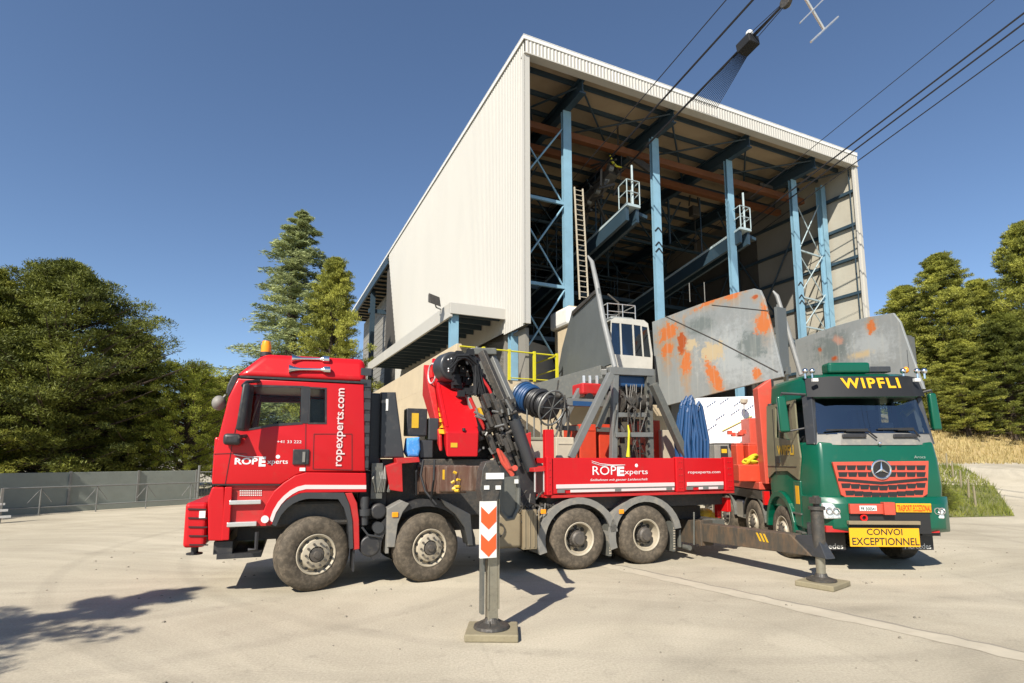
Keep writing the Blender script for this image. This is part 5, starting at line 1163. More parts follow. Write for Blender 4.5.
# telescopic outer boom: three grey beams leaning right, mechanism below
for (xa, ya, xb, yb, wd, w_, m_) in ((475, 350, 499, 402, .19, 1.1, 'greyd'), (488, 351, 510, 402, .15, .95, 'greys'), (482, 352, 505, 405, .12, .75, 'dark'), (468, 362, 489, 412, .1, .7, 'anth')):
    mb = MB(); mb.bar(tv(xa, ya, w_ + .5), tv(xb, yb, w_), wd, wd * 1.3); mb.build('telescopic_boom', m_, T, bevel=.012)
mb = MB(); mb.bar(tv(470, 352, 1.4), tv(496, 352, 1.3), .2, .14); mb.build('boom_head', 'greyd', T, bevel=.02); mb = MB(); mb.bar(tv(494, 406, .8), tv(514, 404, .8), .25, .14); mb.build('boom_head', 'greyd', T, bevel=.02)
mb = MB()
for (xa, ya, xb, yb, r_) in ((476, 370, 498, 408, .028), (470, 398, 500, 470, .035), (485, 404, 506, 455, .03)): mb.tube([tv(xa, ya, .6), tv((xa + xb) / 2 + 1, (ya + yb) / 2 - 2, .55), tv(xb, yb, .5)], r_, 8)
mb.build('red_hose', 'redm', T, smooth=True)
mb = MB(); mb.box(0, 0, 0, 0, 0, 0) if False else None
p = tv(478, 408, .5); mb.bar(p, tv(481, 416, .5), .18, .05); mb.build('yellow_plate', 'yellow', T)
mb = MB(); rn = random.Random(12)
for k in range(150):
    py = rn.uniform(400, 462); px = rn.uniform(480 + (py - 400) * .22, 516 + (py - 400) * .05)
    p = tv(px, py, rn.uniform(.3, .9)); s = rn.uniform(.03, .1); q = (Vector((.38, 0, -.92)) if k % 5 else Vector((.92, 0, .38))) * s * 1.7
    if k % 3: mb.cyl(p - q, p + q, s * .6, 8)
    else: mb.bar(p - q, p + q, s * 1.3, s)
mb.build('valve_block', 'dark', T, bevel=.004)
mb = MB()
for k in range(14): p = tv(rn.uniform(474, 512), rn.uniform(404, 455), .28); q = Vector((rn.gauss(0, .05), 0, rn.gauss(0, .05))); mb.cyl(p - q, p + q, .022, 6)
mb.build('cylinder_pin', 'greys', T)
mb = MB(); mb.cyl(tv(514, 420, .35), tv(532, 470, .35), .12, 16); mb.cyl(tv(509, 404, .45), tv(515, 423, .4), .06, 12); mb.build('lift_cylinder', 'anth', T, smooth=True)
mb = MB(); mb.cyl(tv(493, 412, .7), tv(500, 450, .6), .07, 12); mb.cyl(tv(468, 395, .8), tv(482, 440, .6), .06, 12); mb.build('knuckle_cylinder', 'greys', T, smooth=True)
# base frame under the crane, yellow box, blue bag
mb = MB(); a, b = tq(393, 455, .6), tq(478, 500, .6); mb.box(1.1, 3.1, .5, 2.0, 1.0, 2.02); mb.box(2.0, 3.3, 1.0, 1.8, 2.02, 2.75); mb.build('crane_base', 'dark', T, bevel=.02)
mb = MB(); mb.panel([poly([(386, 466), (402, 461), (403, 492), (390, 490)], .1)], .1, .5); mb.panel([poly([(396, 458), (419, 457), (420, 462), (397, 464)], .1)], .1, .5); mb.build('base_cover', 'redm', T, bevel=.01)
mb = MB()
for k in range(7): p = tv(376 + k * 2.2, 466, .2); q = tv(377 + k * 2.0 + rn.uniform(-2, 2), 492, .15); mb.tube([p, p.lerp(q, .5) + Vector((rn.uniform(-.06, .06), -.05, 0)), q], .02, 6)
p = tv(375, 468, .2); mb.box(p.x - .06, p.x + .12, .15, .3, p.z - .5, p.z + .08); mb.build('air_line', 'greyd', T)
mb = MB(); a, b = tq(407, 408, .5), tq(427, 436, .5); mb.box(a[0], b[0], .5, .8, b[1], a[1]); cbx = mb.build('control_box', 'black', T, bevel=.02)
mb = MB(); a, b = tq(412, 413, .49), tq(418.5, 428, .49); mb.box(a[0], b[0], .49, .5, b[1], a[1]); mb.build('yellow_label', 'yellow', cbx)
mb = MB(); a, b = tq(420, 440, .5), tq(433, 458, .5); mb.box(a[0], b[0], .5, .8, b[1], a[1]); mb.box(a[0] + .15, b[0] + .1, .5, .8, a[1], a[1] + .4); mb.build('valve_box', 'anth', T, bevel=.02)
P = poly([(407, 438), (420, 437), (421, 449), (419, 457), (408, 457), (405, 452)], .4); mb = MB(); mb.panel([P], .4, .62, .05)
o = mb.build('blue_bag', 'bluebag', None, frame=TR, base=(P[4][0], .5, P[4][1])); tag(o, 'blue cloth bag below the black and yellow control box behind the cab', 'bag')
# ------------------------------------------------------------------ front outrigger across the lorry
ox, oy = 1.92, -2.98
mb = MB(); zt0, zt1 = 1.90, 1.94; zb0, zb1 = 1.36, 1.60
mb.hexa([(ox - .2, 2.4, 1.33), (ox + .2, 2.4, 1.33), (ox + .2, -2.7, 1.62), (ox - .2, -2.7, 1.62), (ox - .2, 2.4, 1.85), (ox + .2, 2.4, 1.85), (ox + .2, -2.7, 1.93), (ox - .2, -2.7, 1.93)])
mb.v = [(v[0], v[1], v[2]) for v in mb.v]
ob_ = mb.build('outrigger_beam', 'brown', T, bevel=.015)
mb = MB()
for y, e_ in ((.4, .03), (-1.1, .02)):
    f_ = (1.6 - y) / 4.3; zl = 1.36 + .26 * f_; zh = 1.86 + .07 * f_; mb.box(ox - .2 - e_, ox + .2 + e_, y - .05, y + .05, zl - e_, zh + e_)
mb.build('beam_collar', 'brown', ob_, bevel=.01)
mb = MB(); mb.box(ox - .205, ox - .2, .75, 1.0, 1.5, 1.75); mb.box(ox - .205, ox - .2, -1.45, -1.35, 1.72, 1.86); mb.build('yellow_mark', 'yellow', ob_)
mb = MB(); rn = random.Random(3)
for k in range(7): y_ = -2.2 + rn.uniform(-.2, .2); z_ = 1.74 + rn.uniform(-.14, .12); mb.tube([(ox - .22, y_, z_), (ox - .26, y_ + rn.uniform(-.06, .06), z_ + rn.uniform(-.04, .04))], .02, 6)
mb.build('yellow_fitting', 'yellow', ob_)
mb = MB(); mb.tube([(ox - .24, -.2, 2.0), (ox - .3, -.3, 1.75), (ox - .26, -.5, 1.5), (ox - .1, -.6, 1.3)], .02, 8); mb.tube([(ox - .22, -.9, 2.0), (ox - .25, -1.0, 1.7), (ox - .24, -.8, 1.4)], .018, 8); mb.tube([(ox - .22, .3, 2.0), (ox - .27, .2, 1.8), (ox - .24, .3, 1.4)], .02, 8); mb.build('hanging_hose', 'blackmat', ob_, smooth=True)
# jack head
OF = lambda px, py, w=oy: TR.at(px, py, w)
def op(L_, w=oy): return [(lambda q: (q.x, q.z))(TR.at(x, y, w)) for x, y in L_]
wj = oy - .14
mb = MB(); mb.panel([op([(486, 462), (496, 460), (501, 470), (503, 482), (496.5, 503), (483, 503), (480.5, 490), (482.5, 470)], wj)], wj, wj + .2, .01); mb.build('jack_head', 'dark', ob_)
a, b = op([(486, 473)], wj - .01)[0], op([(504, 479)], wj - .01)[0]; mb = MB(); mb.box(a[0], b[0], wj - .012, wj - .001, b[1], a[1])
for x0, x1 in ((484, 489), (495.5, 500.5)):
    a, b = op([(x0, 485.5)], wj)[0], op([(x1, 489.5)], wj)[0]; mb.box(a[0], b[0], wj - .012, wj - .001, b[1], a[1])
mb.build('white_label', 'white', ob_)
a, b = op([(480.3, 501.5)], wj)[0], op([(496.3, 557.3)], wj)[0]
mb = MB(); mb.box(a[0], b[0], wj - .01, wj + .03, b[1], a[1]); cv_ = mb.build('chevron_board', 'white', ob_)
MT['chev'] = mat('orange_red_reflective', (.75, .09, .02), .4, var=.03)
mb = MB(); H = a[1] - b[1]; Wd = b[0] - a[0]; mx_ = (a[0] + b[0]) / 2
for k in (.09, .57):
    zt_ = a[1] - H * k; th = H * .27; dr_ = H * .14
    mb.hexa([(a[0] + .006, wj - .014, zt_ - th), (mx_, wj - .014, zt_ - th - dr_), (mx_, wj - .011, zt_ - th - dr_), (a[0] + .006, wj - .011, zt_ - th), (a[0] + .006, wj - .014, zt_), (mx_, wj - .014, zt_ - dr_), (mx_, wj - .011, zt_ - dr_), (a[0] + .006, wj - .011, zt_)])
    mb.hexa([(mx_, wj - .014, zt_ - th - dr_), (b[0] - .006, wj - .014, zt_ - th), (b[0] - .006, wj - .011, zt_ - th), (mx_, wj - .011, zt_ - th - dr_), (mx_, wj - .014, zt_ - dr_), (b[0] - .006, wj - .014, zt_), (b[0] - .006, wj - .011, zt_), (mx_, wj - .011, zt_ - dr_)])
mb.build('orange_chevron', 'chev', ob_)
FX = TR.loc(tuple(gnd(492, 634)) + (0,)); fx, fy = FX.x, FX.y
mb = MB(); mb.box(fx - .08, fx + .04, oy - .06, oy + .06, .14, 1.55); mb.box(fx - .092, fx - .075, oy - .075, oy - .058, .3, 1.55); mb.box(fx + .035, fx + .052, oy - .075, oy - .058, .3, 1.55); jk = mb.build('jack_rod', 'pole', ob_, bevel=.008)
mb = MB(); mb.bar((fx - .14, oy + .0, .25), (fx - .14, oy, 1.55), .035, .09); mb.tube([(fx - .14, oy, .4), (fx - .14, oy, .42)], .03, 6); mb.build('guide_strut', 'greyd', ob_)
mb = MB(); mb.lathe((fx - .02, oy, .1), (0, 0, 1), [(0, .11), (.07, .1), (.1, .05), (.2, .02), (.21, -.01), (0, -.01)], 20)
for k in range(6):
    t_ = k * math.pi / 3; mb.bar((fx - .02 + math.cos(t_) * .06, oy + math.sin(t_) * .06, .17), (fx - .02 + math.cos(t_) * .18, oy + math.sin(t_) * .18, .11), .02, .03)
mb.build('foot_plate', 'dark', ob_)
def pad(x, y, s, rz, label):
    mb = MB(); c_, s_ = math.cos(rz), math.sin(rz); rn = random.Random(int(x * 10))
    cs = [(-s, -s * .85), (s, -s * .95), (s * 1.03, s * .8), (-s * .92, s * .9)]; P = [(x + a * c_ - b * s_, y + a * s_ + b * c_) for a, b in cs]
    mb.hexa([(p[0], p[1], .0) for p in P] + [(p[0], p[1], .085) for p in P]); o = mb.build('outrigger_pad', 'wood', None, frame=TR, base=(x, y, 0), bevel=.015); return tag(o, label, 'pad', 'wooden pads under the outrigger feet')
pad(fx - .02, oy, .3, -.35, 'grey wooden pad under the outrigger foot with the chevron board')
# hose guard loop by the jack
mb = MB(); Pl = [TR.at(x, y, oy + .35) for x, y in ((500, 478), (498.5, 500), (501, 512), (507, 519), (513, 518), (518, 508), (518.5, 490), (517, 476))]; mb.tube(Pl, .03, 8)
mb.panel([[(q.x, q.z) for q in Pl]], oy + .36, oy + .40); mb.build('hose_guard', 'greyd', ob_)
mb = MB(); p = TR.at(516, 481, oy + .3); mb.box(p.x - .02, p.x + .025, oy + .28, oy + .31, p.z - .03, p.z + .02); mb.build('guard_label', 'white', ob_)
mb = MB(); mb.tube([TR.at(500, 452, .2), TR.at(506, 461, -.8), TR.at(510, 470, -2.0), TR.at(515, 468, -2.4)], .04, 8); mb.tube([TR.at(498, 450, .2), TR.at(503, 463, -1), TR.at(512, 474, -2.3)], .035, 8); mb.build('orange_hose', 'orange', T, smooth=True)
# rear outrigger
rx0, ry = 7.5, -2.68
FX2 = TR.loc(tuple(gnd(822, 586)) + (0,)); rx0, ry = FX2.x, FX2.y
mb = MB(); mb.hexa([(rx0 - .13, 1.2, .30), (rx0 + .13, 1.2, .30), (rx0 + .13, ry + .05, .46), (rx0 - .13, ry + .05, .46), (rx0 - .13, 1.2, .68), (rx0 + .13, 1.2, .68), (rx0 + .13, ry + .45, .76), (rx0 - .13, ry + .45, .76)])
rb = mb.build('outrigger_beam', 'rustbeam', T, bevel=.012)
mb = MB(); mb.hexa([(rx0 - .15, .95, .24), (rx0 + .15, .95, .24), (rx0 + .15, .1, .28), (rx0 - .15, .1, .28), (rx0 - .15, .95, .73), (rx0 + .15, .95, .73), (rx0 + .15, .1, .75), (rx0 - .15, .1, .75)]); mb.box(rx0 - .16, rx0 + .16, .04, .12, .26, .77); mb.build('beam_housing', 'rustbeam', rb, bevel=.01)
mb = MB(); mb.hexa([(rx0 - .1, ry + .5, .47), (rx0 + .1, ry + .5, .47), (rx0 + .1, ry - .2, .45), (rx0 - .1, ry - .2, .45), (rx0 - .1, ry + .35, .76), (rx0 + .1, ry + .35, .76), (rx0 + .06, ry - .02, .8), (rx0 - .06, ry - .02, .8)]); mb.build('jack_bracket', 'anth', rb, bevel=.01)
mb = MB(); y0_ = ry + 1.1
for k in range(3): mb.hexa([(rx0 - .136, y0_ - .08 * k, .56), (rx0 - .131, y0_ - .08 * k, .56), (rx0 - .131, y0_ - .08 * k - .04, .56), (rx0 - .136, y0_ - .08 * k - .04, .56), (rx0 - .136, y0_ - .08 * k + .08, .7), (rx0 - .131, y0_ - .08 * k + .08, .7), (rx0 - .131, y0_ - .08 * k + .04, .7), (rx0 - .136, y0_ - .08 * k + .04, .7)])
mb.build('yellow_stripe', 'yellow', rb)
mb = MB(); mb.cyl((rx0, ry, .1), (rx0, ry, .6), .07, 16); mb.build('jack_rod', 'pole', rb, smooth=True)
mb = MB(); mb.cyl((rx0, ry, .5), (rx0, ry, 1.22), .095, 18); mb.cyl((rx0, ry, 1.2), (rx0, ry, 1.25), .125, 16); mb.cyl((rx0, ry, 1.22), (rx0, ry, 1.42), .05, 10); mb.box(rx0 - .1, rx0 + .02, ry - .08, ry + .05, 1.3, 1.4); mb.build('jack_cylinder', 'dark', rb, smooth=True)
mb = MB(); mb.lathe((rx0, ry, .1), (0, 0, 1), [(0, .11), (.08, .1), (.1, .05), (.22, .01), (.22, -.01), (0, -.01)], 20); mb.build('foot_plate', 'dark', rb)
pad(rx0, ry, .33, .35, 'grey wooden pad under the outrigger foot in front of the green lorry')
mb = MB(); p = tv(703, 516, 1.4); mb.sphere(tv(703, 514, 1.2), .2, 12, (1.3, 1, .7)); mb.sphere(tv(711, 517, 1.1), .12, 10, (1.2, 1, 1)); mb.build('yellow_strap_bundle', 'yellow', T)
mb = MB(); mb.box(D1 - .5, D1 - .1, .2, 2.3, .6, .75); mb.tube([tv(694, 512, .2), tv(694, 545, .2)], .02, 6); mb.box(7.0, 7.05, .1, .5, .25, .6); mb.build('rear_underrun', 'greyd', T, bevel=.01)
mb = MB(); p = tv(690, 548, 0); mb.cyl((p.x, .0, p.z), (p.x, .3, p.z), .05, 10); mb.build('tow_pin', 'greyd', T)
mb = MB(); mb.box(D1 - .1, D1, .1, .4, ZB - .45, ZB - .15); mb.box(D1 - .1, D1, .4, .5, ZB - .6, ZB - .1); mb.build('tail_light', 'redl', T, bevel=.01)
# ------------------------------------------------------------------ cargo on the red bed
CB = ZB - .02
def bedthing(name, label, cat, x, w, z=None, grp=None): return thing(name, label, cat, TR, (x, w, CB if z is None else z), grp)
def cp_(px, py, w): return TR.at(px, py, w)
wA = .8
t = bedthing('winch_frame', 'tall grey steel A frame winch tower standing in the middle of the red bed', 'steel frame', tq(632, 458, wA)[0], wA)
for (xa, ya, xb, yb, w_, th, m_) in ((611, 374, 570, 458, .5, .14, 'greys'), (653, 384, 688, 462, .5, .15, 'greyd'), (615, 372, 613, 462, .8, .13, 'greys'), (648, 374, 650, 462, .8, .13, 'greyd'), (583, 384, 558, 430, 1.6, .12, 'greys'), (609, 378, 607, 462, 1.6, .12, 'greyd')):
    mb = MB(); mb.bar(cp_(xa, ya, w_), cp_(xb, yb, w_), th, th); mb.build('leg', m_, t, bevel=.01)
mb = MB(); mb.bar(cp_(608, 371, .8), cp_(652, 373, .8), .16, .16); mb.bar(cp_(613, 415, .82), cp_(650, 415, .82), .12, .1); mb.bar(cp_(613, 435, .82), cp_(650, 435, .82), .25, .1); mb.bar(cp_(563, 402, 1.2), cp_(615, 404, 1.2), .16, .16); mb.bar(cp_(604, 372, .8), cp_(612, 372, 1.6), .12, .12); mb.build('crossbeam', 'greys', t, bevel=.008)
for k in range(14):
    c = cp_(648, 384 + k * 7.5, .72) if k < 10 else cp_(619 + (k - 10) * 9, 434, .75); mb = MB(); mb.cyl(c, c + Vector((0, -.02, 0)), .03 if k < 10 else .05, 10); mb.build('bolt_hole', 'ink', t)
a, b = cp_(618, 375, .9), cp_(645, 388, .9); mb = MB(); mb.box(a.x, b.x, .85, 1.5, b.z, a.z); mb.build('winch_motor', 'blue', t, bevel=.04)
mb = MB(); mb.cyl(cp_(618, 402, .9), cp_(646, 402, .9), .16, 18)
for px in (619, 631, 645): c = cp_(px, 402, .9); mb.cyl(c - Vector((.015, 0, 0)), c + Vector((.015, 0, 0)), .26, 20)
mb.bar(cp_(622, 394, .7), cp_(636, 410, .7), .05, .05); mb.bar(cp_(640, 394, .7), cp_(628, 410, .7), .05, .05); mb.build('winch_drum', 'dark', t, smooth=True)
mb = MB(); rn = random.Random(21)
for k in range(60):
    p = cp_(rn.uniform(617, 648), rn.uniform(391, 458), rn.uniform(.85, 1.5)); q = Vector((rn.choice((1, 0, 0)), rn.choice((0, 1)), rn.choice((0, 1)) + .01)).normalized() * rn.uniform(.04, .16)
    if k % 3: mb.cyl(p - q, p + q, rn.uniform(.012, .05), 8)
    else: mb.bar(p - q, p + q, rn.uniform(.05, .14), rn.uniform(.03, .1))
for k in range(9): px_ = rn.uniform(612, 650); mb.tube([cp_(px_, 378, .9), cp_(px_ + rn.uniform(-6, 6), 410, .7), cp_(px_ + rn.uniform(-8, 8), 440, .75), cp_(px_ + rn.uniform(-4, 4), 459, .8)], .012, 5)
mb.build('winch_gear', 'dark', t)
mb = MB(); mb.bar(cp_(586, 384, 1.7), cp_(618, 378, 1.7), .12, .12); mb.bar(cp_(563, 428, 1.4), cp_(612, 430, 1.4), .1, .1); mb.bar(cp_(598, 428, .9), cp_(612, 392, .9), .09, .09); mb.build('side_brace', 'greyd', t)
mb = MB(); p = cp_(578, 403.5, 1.1); mb.box(p.x - .12, p.x + .35, 1.08, 1.11, p.z - .05, p.z + .05); mb.build('blue_tag', 'blue', t)
mb = MB(); mb.tube([cp_(628, 425, .66), cp_(629, 432, .64), cp_(628.5, 447, .64), cp_(628, 457, .64)], [.015, .025, .025, .045], 8)
tag(mb.build('yellow_strap', 'lemon', None, TR, cp_(628, 457, .64)), 'short yellow lifting strap hanging inside the grey A frame', 'strap')
t = bedthing('red_engine_unit', 'red motor unit fixed behind the top left leg of the grey A frame', 'motor', tq(592, 395, 1.6)[0], 1.6, tq(592, 400, 1.6)[1])
mb = MB(); a, b = cp_(580, 383, 1.5), cp_(600, 400, 1.5); mb.box(a.x, b.x, 1.4, 1.9, b.z + .1, a.z); mb.build('motor_housing', 'redm', t, bevel=.04)
mb = MB()
for px in (584, 590, 597): c = cp_(px, 381, 1.5); mb.cyl(c - Vector((0, 0, .1)), c + Vector((0, 0, .12)), .04, 8)
mb.build('filler_neck', 'silver', t); mb = MB(); c = cp_(590, 397, 1.38); mb.cyl(c, c + Vector((0, .1, 0)), .09, 14); mb.build('motor_pulley', 'ink', t)
# cable reel at the left
t = bedthing('cable_reel', 'horizontal reel with blue and black hose wound on it at the front of the bed', 'reel', tq(538, 420, 1.2)[0], 1.2, tq(538, 440, 1.2)[1])
c0, c1 = cp_(523, 397, 1.6), cp_(552, 408, .8); ax = (c1 - c0)
mb = MB(); mb.tube([c0, c1], .24, 24); mb.build('reel_core', 'black', t, smooth=True)
mb = MB()
for s in (.05, .12, .19, .26, .33): mb.torus(c0.lerp(c1, s), ax + Vector((random.gauss(0, .03), random.gauss(0, .06), random.gauss(0, .06))), .29 + random.uniform(-.02, .02), .036, 26, 8)
mb.build('blue_hose_winding', 'blue', t, smooth=True)
mb = MB()
for s in (.42, .5, .58, .66, .74, .82): mb.torus(c0.lerp(c1, s), ax + Vector((random.gauss(0, .04), random.gauss(0, .1), random.gauss(0, .1))), .27 + random.uniform(-.06, .04), .034, 26, 8)
mb.build('black_hose_winding', 'black', t, smooth=True)
mb = MB(); mb.torus(c0, ax, .34, .022, 26, 6); mb.torus(c1, ax, .36, .022, 26, 6)
for k in range(4):
    u_ = Vector((0, 0, 1)); rr_ = Matrix.Rotation(k * math.pi / 4, 3, ax) @ (ax.cross(u_).normalized() * .35); mb.tube([c1 - rr_, c1 + rr_], .013, 5)
mb.build('reel_flange', 'greys', t, smooth=True)
mb = MB()
for px in (527, 534, 541, 548): a = cp_(px, 408, 1.2); mb.tube([a, (a.x, a.y, CB)], .018, 5)
mb.build('reel_stand', 'greys', t)
mb = MB(); c = cp_(558, 404, 1.0); rn = random.Random(2)
for k in range(12): mb.tube([c + Vector((rn.uniform(-.1, .1), 0, .1)), c + Vector((rn.uniform(-.25, .25), rn.uniform(-.1, .1), rn.uniform(-.2, .2))), c + Vector((rn.uniform(-.3, .3), 0, -.8))], .012, 5)
mb.sphere(c + Vector((.02, 0, .18)), .08, 8); mb.tube([c + Vector((-.05, 0, .05)), c + Vector((.02, 0, .5))], .02, 5); mb.box(c.x - .12, c.x + .14, c.y - .1, c.y + .1, c.z - .08, c.z + .06)
tag(mb.build('cable_tangle', 'dark', None, TR, (c.x, c.y, CB)), 'tangle of thin dark cables between the hose reel and the A frame', 'cables')
def crate(name, px0, py0, px1, w_, dep, m_, label, cat, bev=.015, lid=None):
    a = cp_(px0, py0, w_); b = cp_(px1, py0, w_); tt = bedthing(name, label, cat, (a.x + b.x) / 2, w_ + dep / 2)
    mb = MB(); mb.box(a.x, b.x, w_, w_ + dep, CB, a.z - (.05 if lid else 0)); mb.build('crate_body', m_, tt, bevel=bev)
    mb = MB()
    if lid: mb.box(a.x - .02, b.x + .02, w_ - .02, w_ + dep + .02, a.z - .06, a.z); mb.build('lid', lid, tt, bevel=.01)
    else:
        mb.box(a.x + .05, b.x - .05, w_ - .012, w_, a.z - .14, a.z - .11); mb.build('rim_strip', m_, tt)
    return tt
crate('storage_crate', 531, 437, 545, .6, .8, 'card', 'cream box with a dark grey lid between the red panel and the red headboard post', 'crate', lid='olive')
crate('storage_crate', 556, 437, 574, .5, .7, 'card', 'white box right behind the red headboard post', 'crate')
crate('plastic_crate', 580, 424, 596, 1.3, .8, 'orangebox', 'tall orange red drum case behind the left leg of the A frame', 'case')
crate('plastic_crate', 599, 424, 611, 1.4, .8, 'orangebox', 'narrow orange red case beside the centre post of the A frame', 'case')
crate('plastic_crate', 645, 420, 660, 1.5, .7, 'orangebox', 'orange red case with a pale lower half right of the centre post', 'case')
mb = MB(); a, b = cp_(661, 430, 1.4), cp_(676, 430, 1.4); mb.box(a.x, b.x, 1.4, 2.0, CB, a.z); tag(mb.build('cardboard_box', 'card', None, TR, ((a.x + b.x) / 2, 1.7, CB), bevel=.01), 'plain beige carton behind the right leg of the A frame', 'carton')
# blue hose coil hanging
t = bedthing('hose_coil', 'long loop of blue hoses hanging at the right of the A frame', 'hose', tq(692, 430, .5)[0], .5)
mb = MB(); rn = random.Random(7); cx0 = tq(692, 430, .5)[0]; ztop = tq(690, 395, .5)[1]
for k in range(22):
    x = cx0 + rn.uniform(-.16, .16); y = .5 + rn.uniform(-.1, .3); wd_ = .06 + rn.uniform(0, .16); top = ztop - rn.uniform(0, .25) - abs(x - cx0) * .6; bot = CB + rn.uniform(.02, .3)
    mb.tube([(x - wd_ * .3, y, top - .1), (x, y, top), (x + wd_ * .3, y, top - .1), (x + wd_, y, (top + bot) / 2 + .1), (x + wd_ * .6, y, bot), (x - wd_ * .6, y, bot), (x - wd_, y, (top + bot) / 2), (x - wd_ * .3, y, top - .1)], .038, 6)
mb.build('blue_hoses', 'blue', t, smooth=True)
mb = MB(); mb.tube([(cx0 - .3, .36, CB + .55), (cx0, .3, CB + .5), (cx0 + .35, .36, CB + .45)], .03, 6); mb.build('tie_strap', 'dark', t)
# ------------------------------------------------------------------ green lorry
G = thing('green_lorry', 'green heavy haulage lorry facing the camera with a red grille and yellow warning board', 'lorry', GR, (1.22, 2.5, 0))
def gq(px, py, y=0.0): return GR.at(px, py, y)
def gp(L_, y=0.0): return [(lambda q: (q.x, q.z))(GR.at(a, b, y)) for a, b in L_]
# cab body: lofted sections (x half widths at heights), front at y=0
GW = 2.46; mid = gq(880, 450).x; 
X0, X1 = mid - GW / 2, mid + GW / 2
def sect(z, y, inset): return [(X0 + inset, y + .28, z), (X0 + inset + .16, y + .06, z), (X0 + inset + .5, y, z), (X1 - inset - .5, y, z), (X1 - inset - .16, y + .06, z), (X1 - inset, y + .28, z), (X1 - inset, 1.95, z), (X0 + inset, 1.95, z)]
def loft(secs, cap=True):
    mb = MB(); n = len(secs[0])
    for s in secs: mb.v += s
    for i in range(len(secs) - 1):
        for k in range(n): a = i * n + k; b = i * n + (k + 1) % n; mb.f.append((a, b, b + n, a + n))
    if cap: mb.f.append(tuple(range(n - 1, -1, -1))); mb.f.append(tuple(range((len(secs) - 1) * n, len(secs) * n)))
    return mb
zsb = gq(870, 433).z; zst = gq(870, 396).z; zvt = gq(870, 373).z; zgt, zgb = gq(880, 462).z, gq(880, 502).z
MT['greenm'] = MT['green']
mb = loft([sect(1.0, .02, .02), sect(1.5, -.02, .0), sect(2.0, .0, .02), sect(zsb - .16, .06, .04)]); mb.f = [f for f in mb.f if True]
gc = mb.build('cab', 'green', G, bevel=.04, seg=3, smooth=True)
# pillars and roof
mb = loft([sect(zst + .0, .2, .1), sect(zvt - .02, .32, .14), sect(zvt + .06, .5, .25)]); mb.build('cab_roof', 'green', G, bevel=.04, seg=3, smooth=True)
for sx in (0, 1):
    mb = MB()
    xx = lambda v: v if not sx else 2 * mid - v
    a0, a1, a2 = xx(X0 + .05), xx(X0 + .16), xx(X0 + .2)
    mb.hexa([(xx(X0 + .04), .30, zsb - .2), (xx(X0 + .14), .14, zsb - .2), (xx(X0 + .22), .16, zsb - .2), (xx(X0 + .12), .36, zsb - .2), (xx(X0 + .1), .48, zst + .05), (xx(X0 + .2), .3, zst + .05), (xx(X0 + .28), .32, zst + .05), (xx(X0 + .18), .52, zst + .05)]); mb.build('cab_pillar', 'anth', G, bevel=.01); mb = MB()
    mb.box(min(xx(X0 + .04), xx(X0 + .1)), max(xx(X0 + .04), xx(X0 + .1)), 1.35, 1.5, zsb - .2, zst + .05); mb.build('cab_pillar', 'anth', G, bevel=.01); mb = MB(); mb.box(min(xx(X0 + .04), xx(X0 + .1)), max(xx(X0 + .04), xx(X0 + .1)), 1.82, 1.95, zsb - .2, zst + .05); mb.build('cab_pillar', 'anth', G, bevel=.01)
mb = MB(); mb.box(X0 + .08, X1 - .08, 1.88, 1.94, zsb - .2, zst + .05); mb.build('rear_cab_panel', 'green', G, bevel=.01)
# windscreen
wsp = [(X0 + .2, .16, zsb), (X0 + .6, .08, zsb - .02), (X1 - .6, .08, zsb - .02), (X1 - .2, .16, zsb), (X1 - .26, .33, zst), (X1 - .6, .27, zst), (X0 + .6, .27, zst), (X0 + .26, .33, zst)]
mb = MB(); mb.add(wsp, [(0, 1, 6, 7), (1, 2, 5, 6), (2, 3, 4, 5)]); mb.build('windscreen', 'windsh', G, smooth=True)
# cowl under the windscreen
mb = MB(); cw = [(X0 + .12, .16, zsb - .2), (X0 + .55, .03, zsb - .22), (X1 - .55, .03, zsb - .22), (X1 - .12, .16, zsb - .2), (X1 - .17, .2, zsb + .02), (X1 - .6, .08, zsb + .0), (X0 + .6, .08, zsb + .0), (X0 + .17, .2, zsb + .02)]
mb.add(cw, [(0, 1, 6, 7), (1, 2, 5, 6), (2, 3, 4, 5)]); cwl = mb.build('cowl', 'grey', G)
mb = MB()
for px in (854, 905): mb = MB(); p = gq(px, 435.5, .04); mb.box(p.x - .22, p.x + .22, .015, .045, p.z - .04, p.z + .03); mb.build('grab_handle', 'black', cwl, bevel=.02)
for (a, b, c_) in (((846, 431), (868, 431), (877, 438)), ((898, 430), (914, 430), (920, 437))):
    mb = MB(); pa, pb, pc = gq(a[0], a[1], .05), gq(b[0], b[1], .03), gq(c_[0], c_[1], .0); mb.tube([pa, pb, pc], .016, 6); mb.bar(pa + Vector((-.35, .02, .02)), pb + Vector((.0, 0, .03)), .015, .03); mb.build('wiper', 'ink', G)
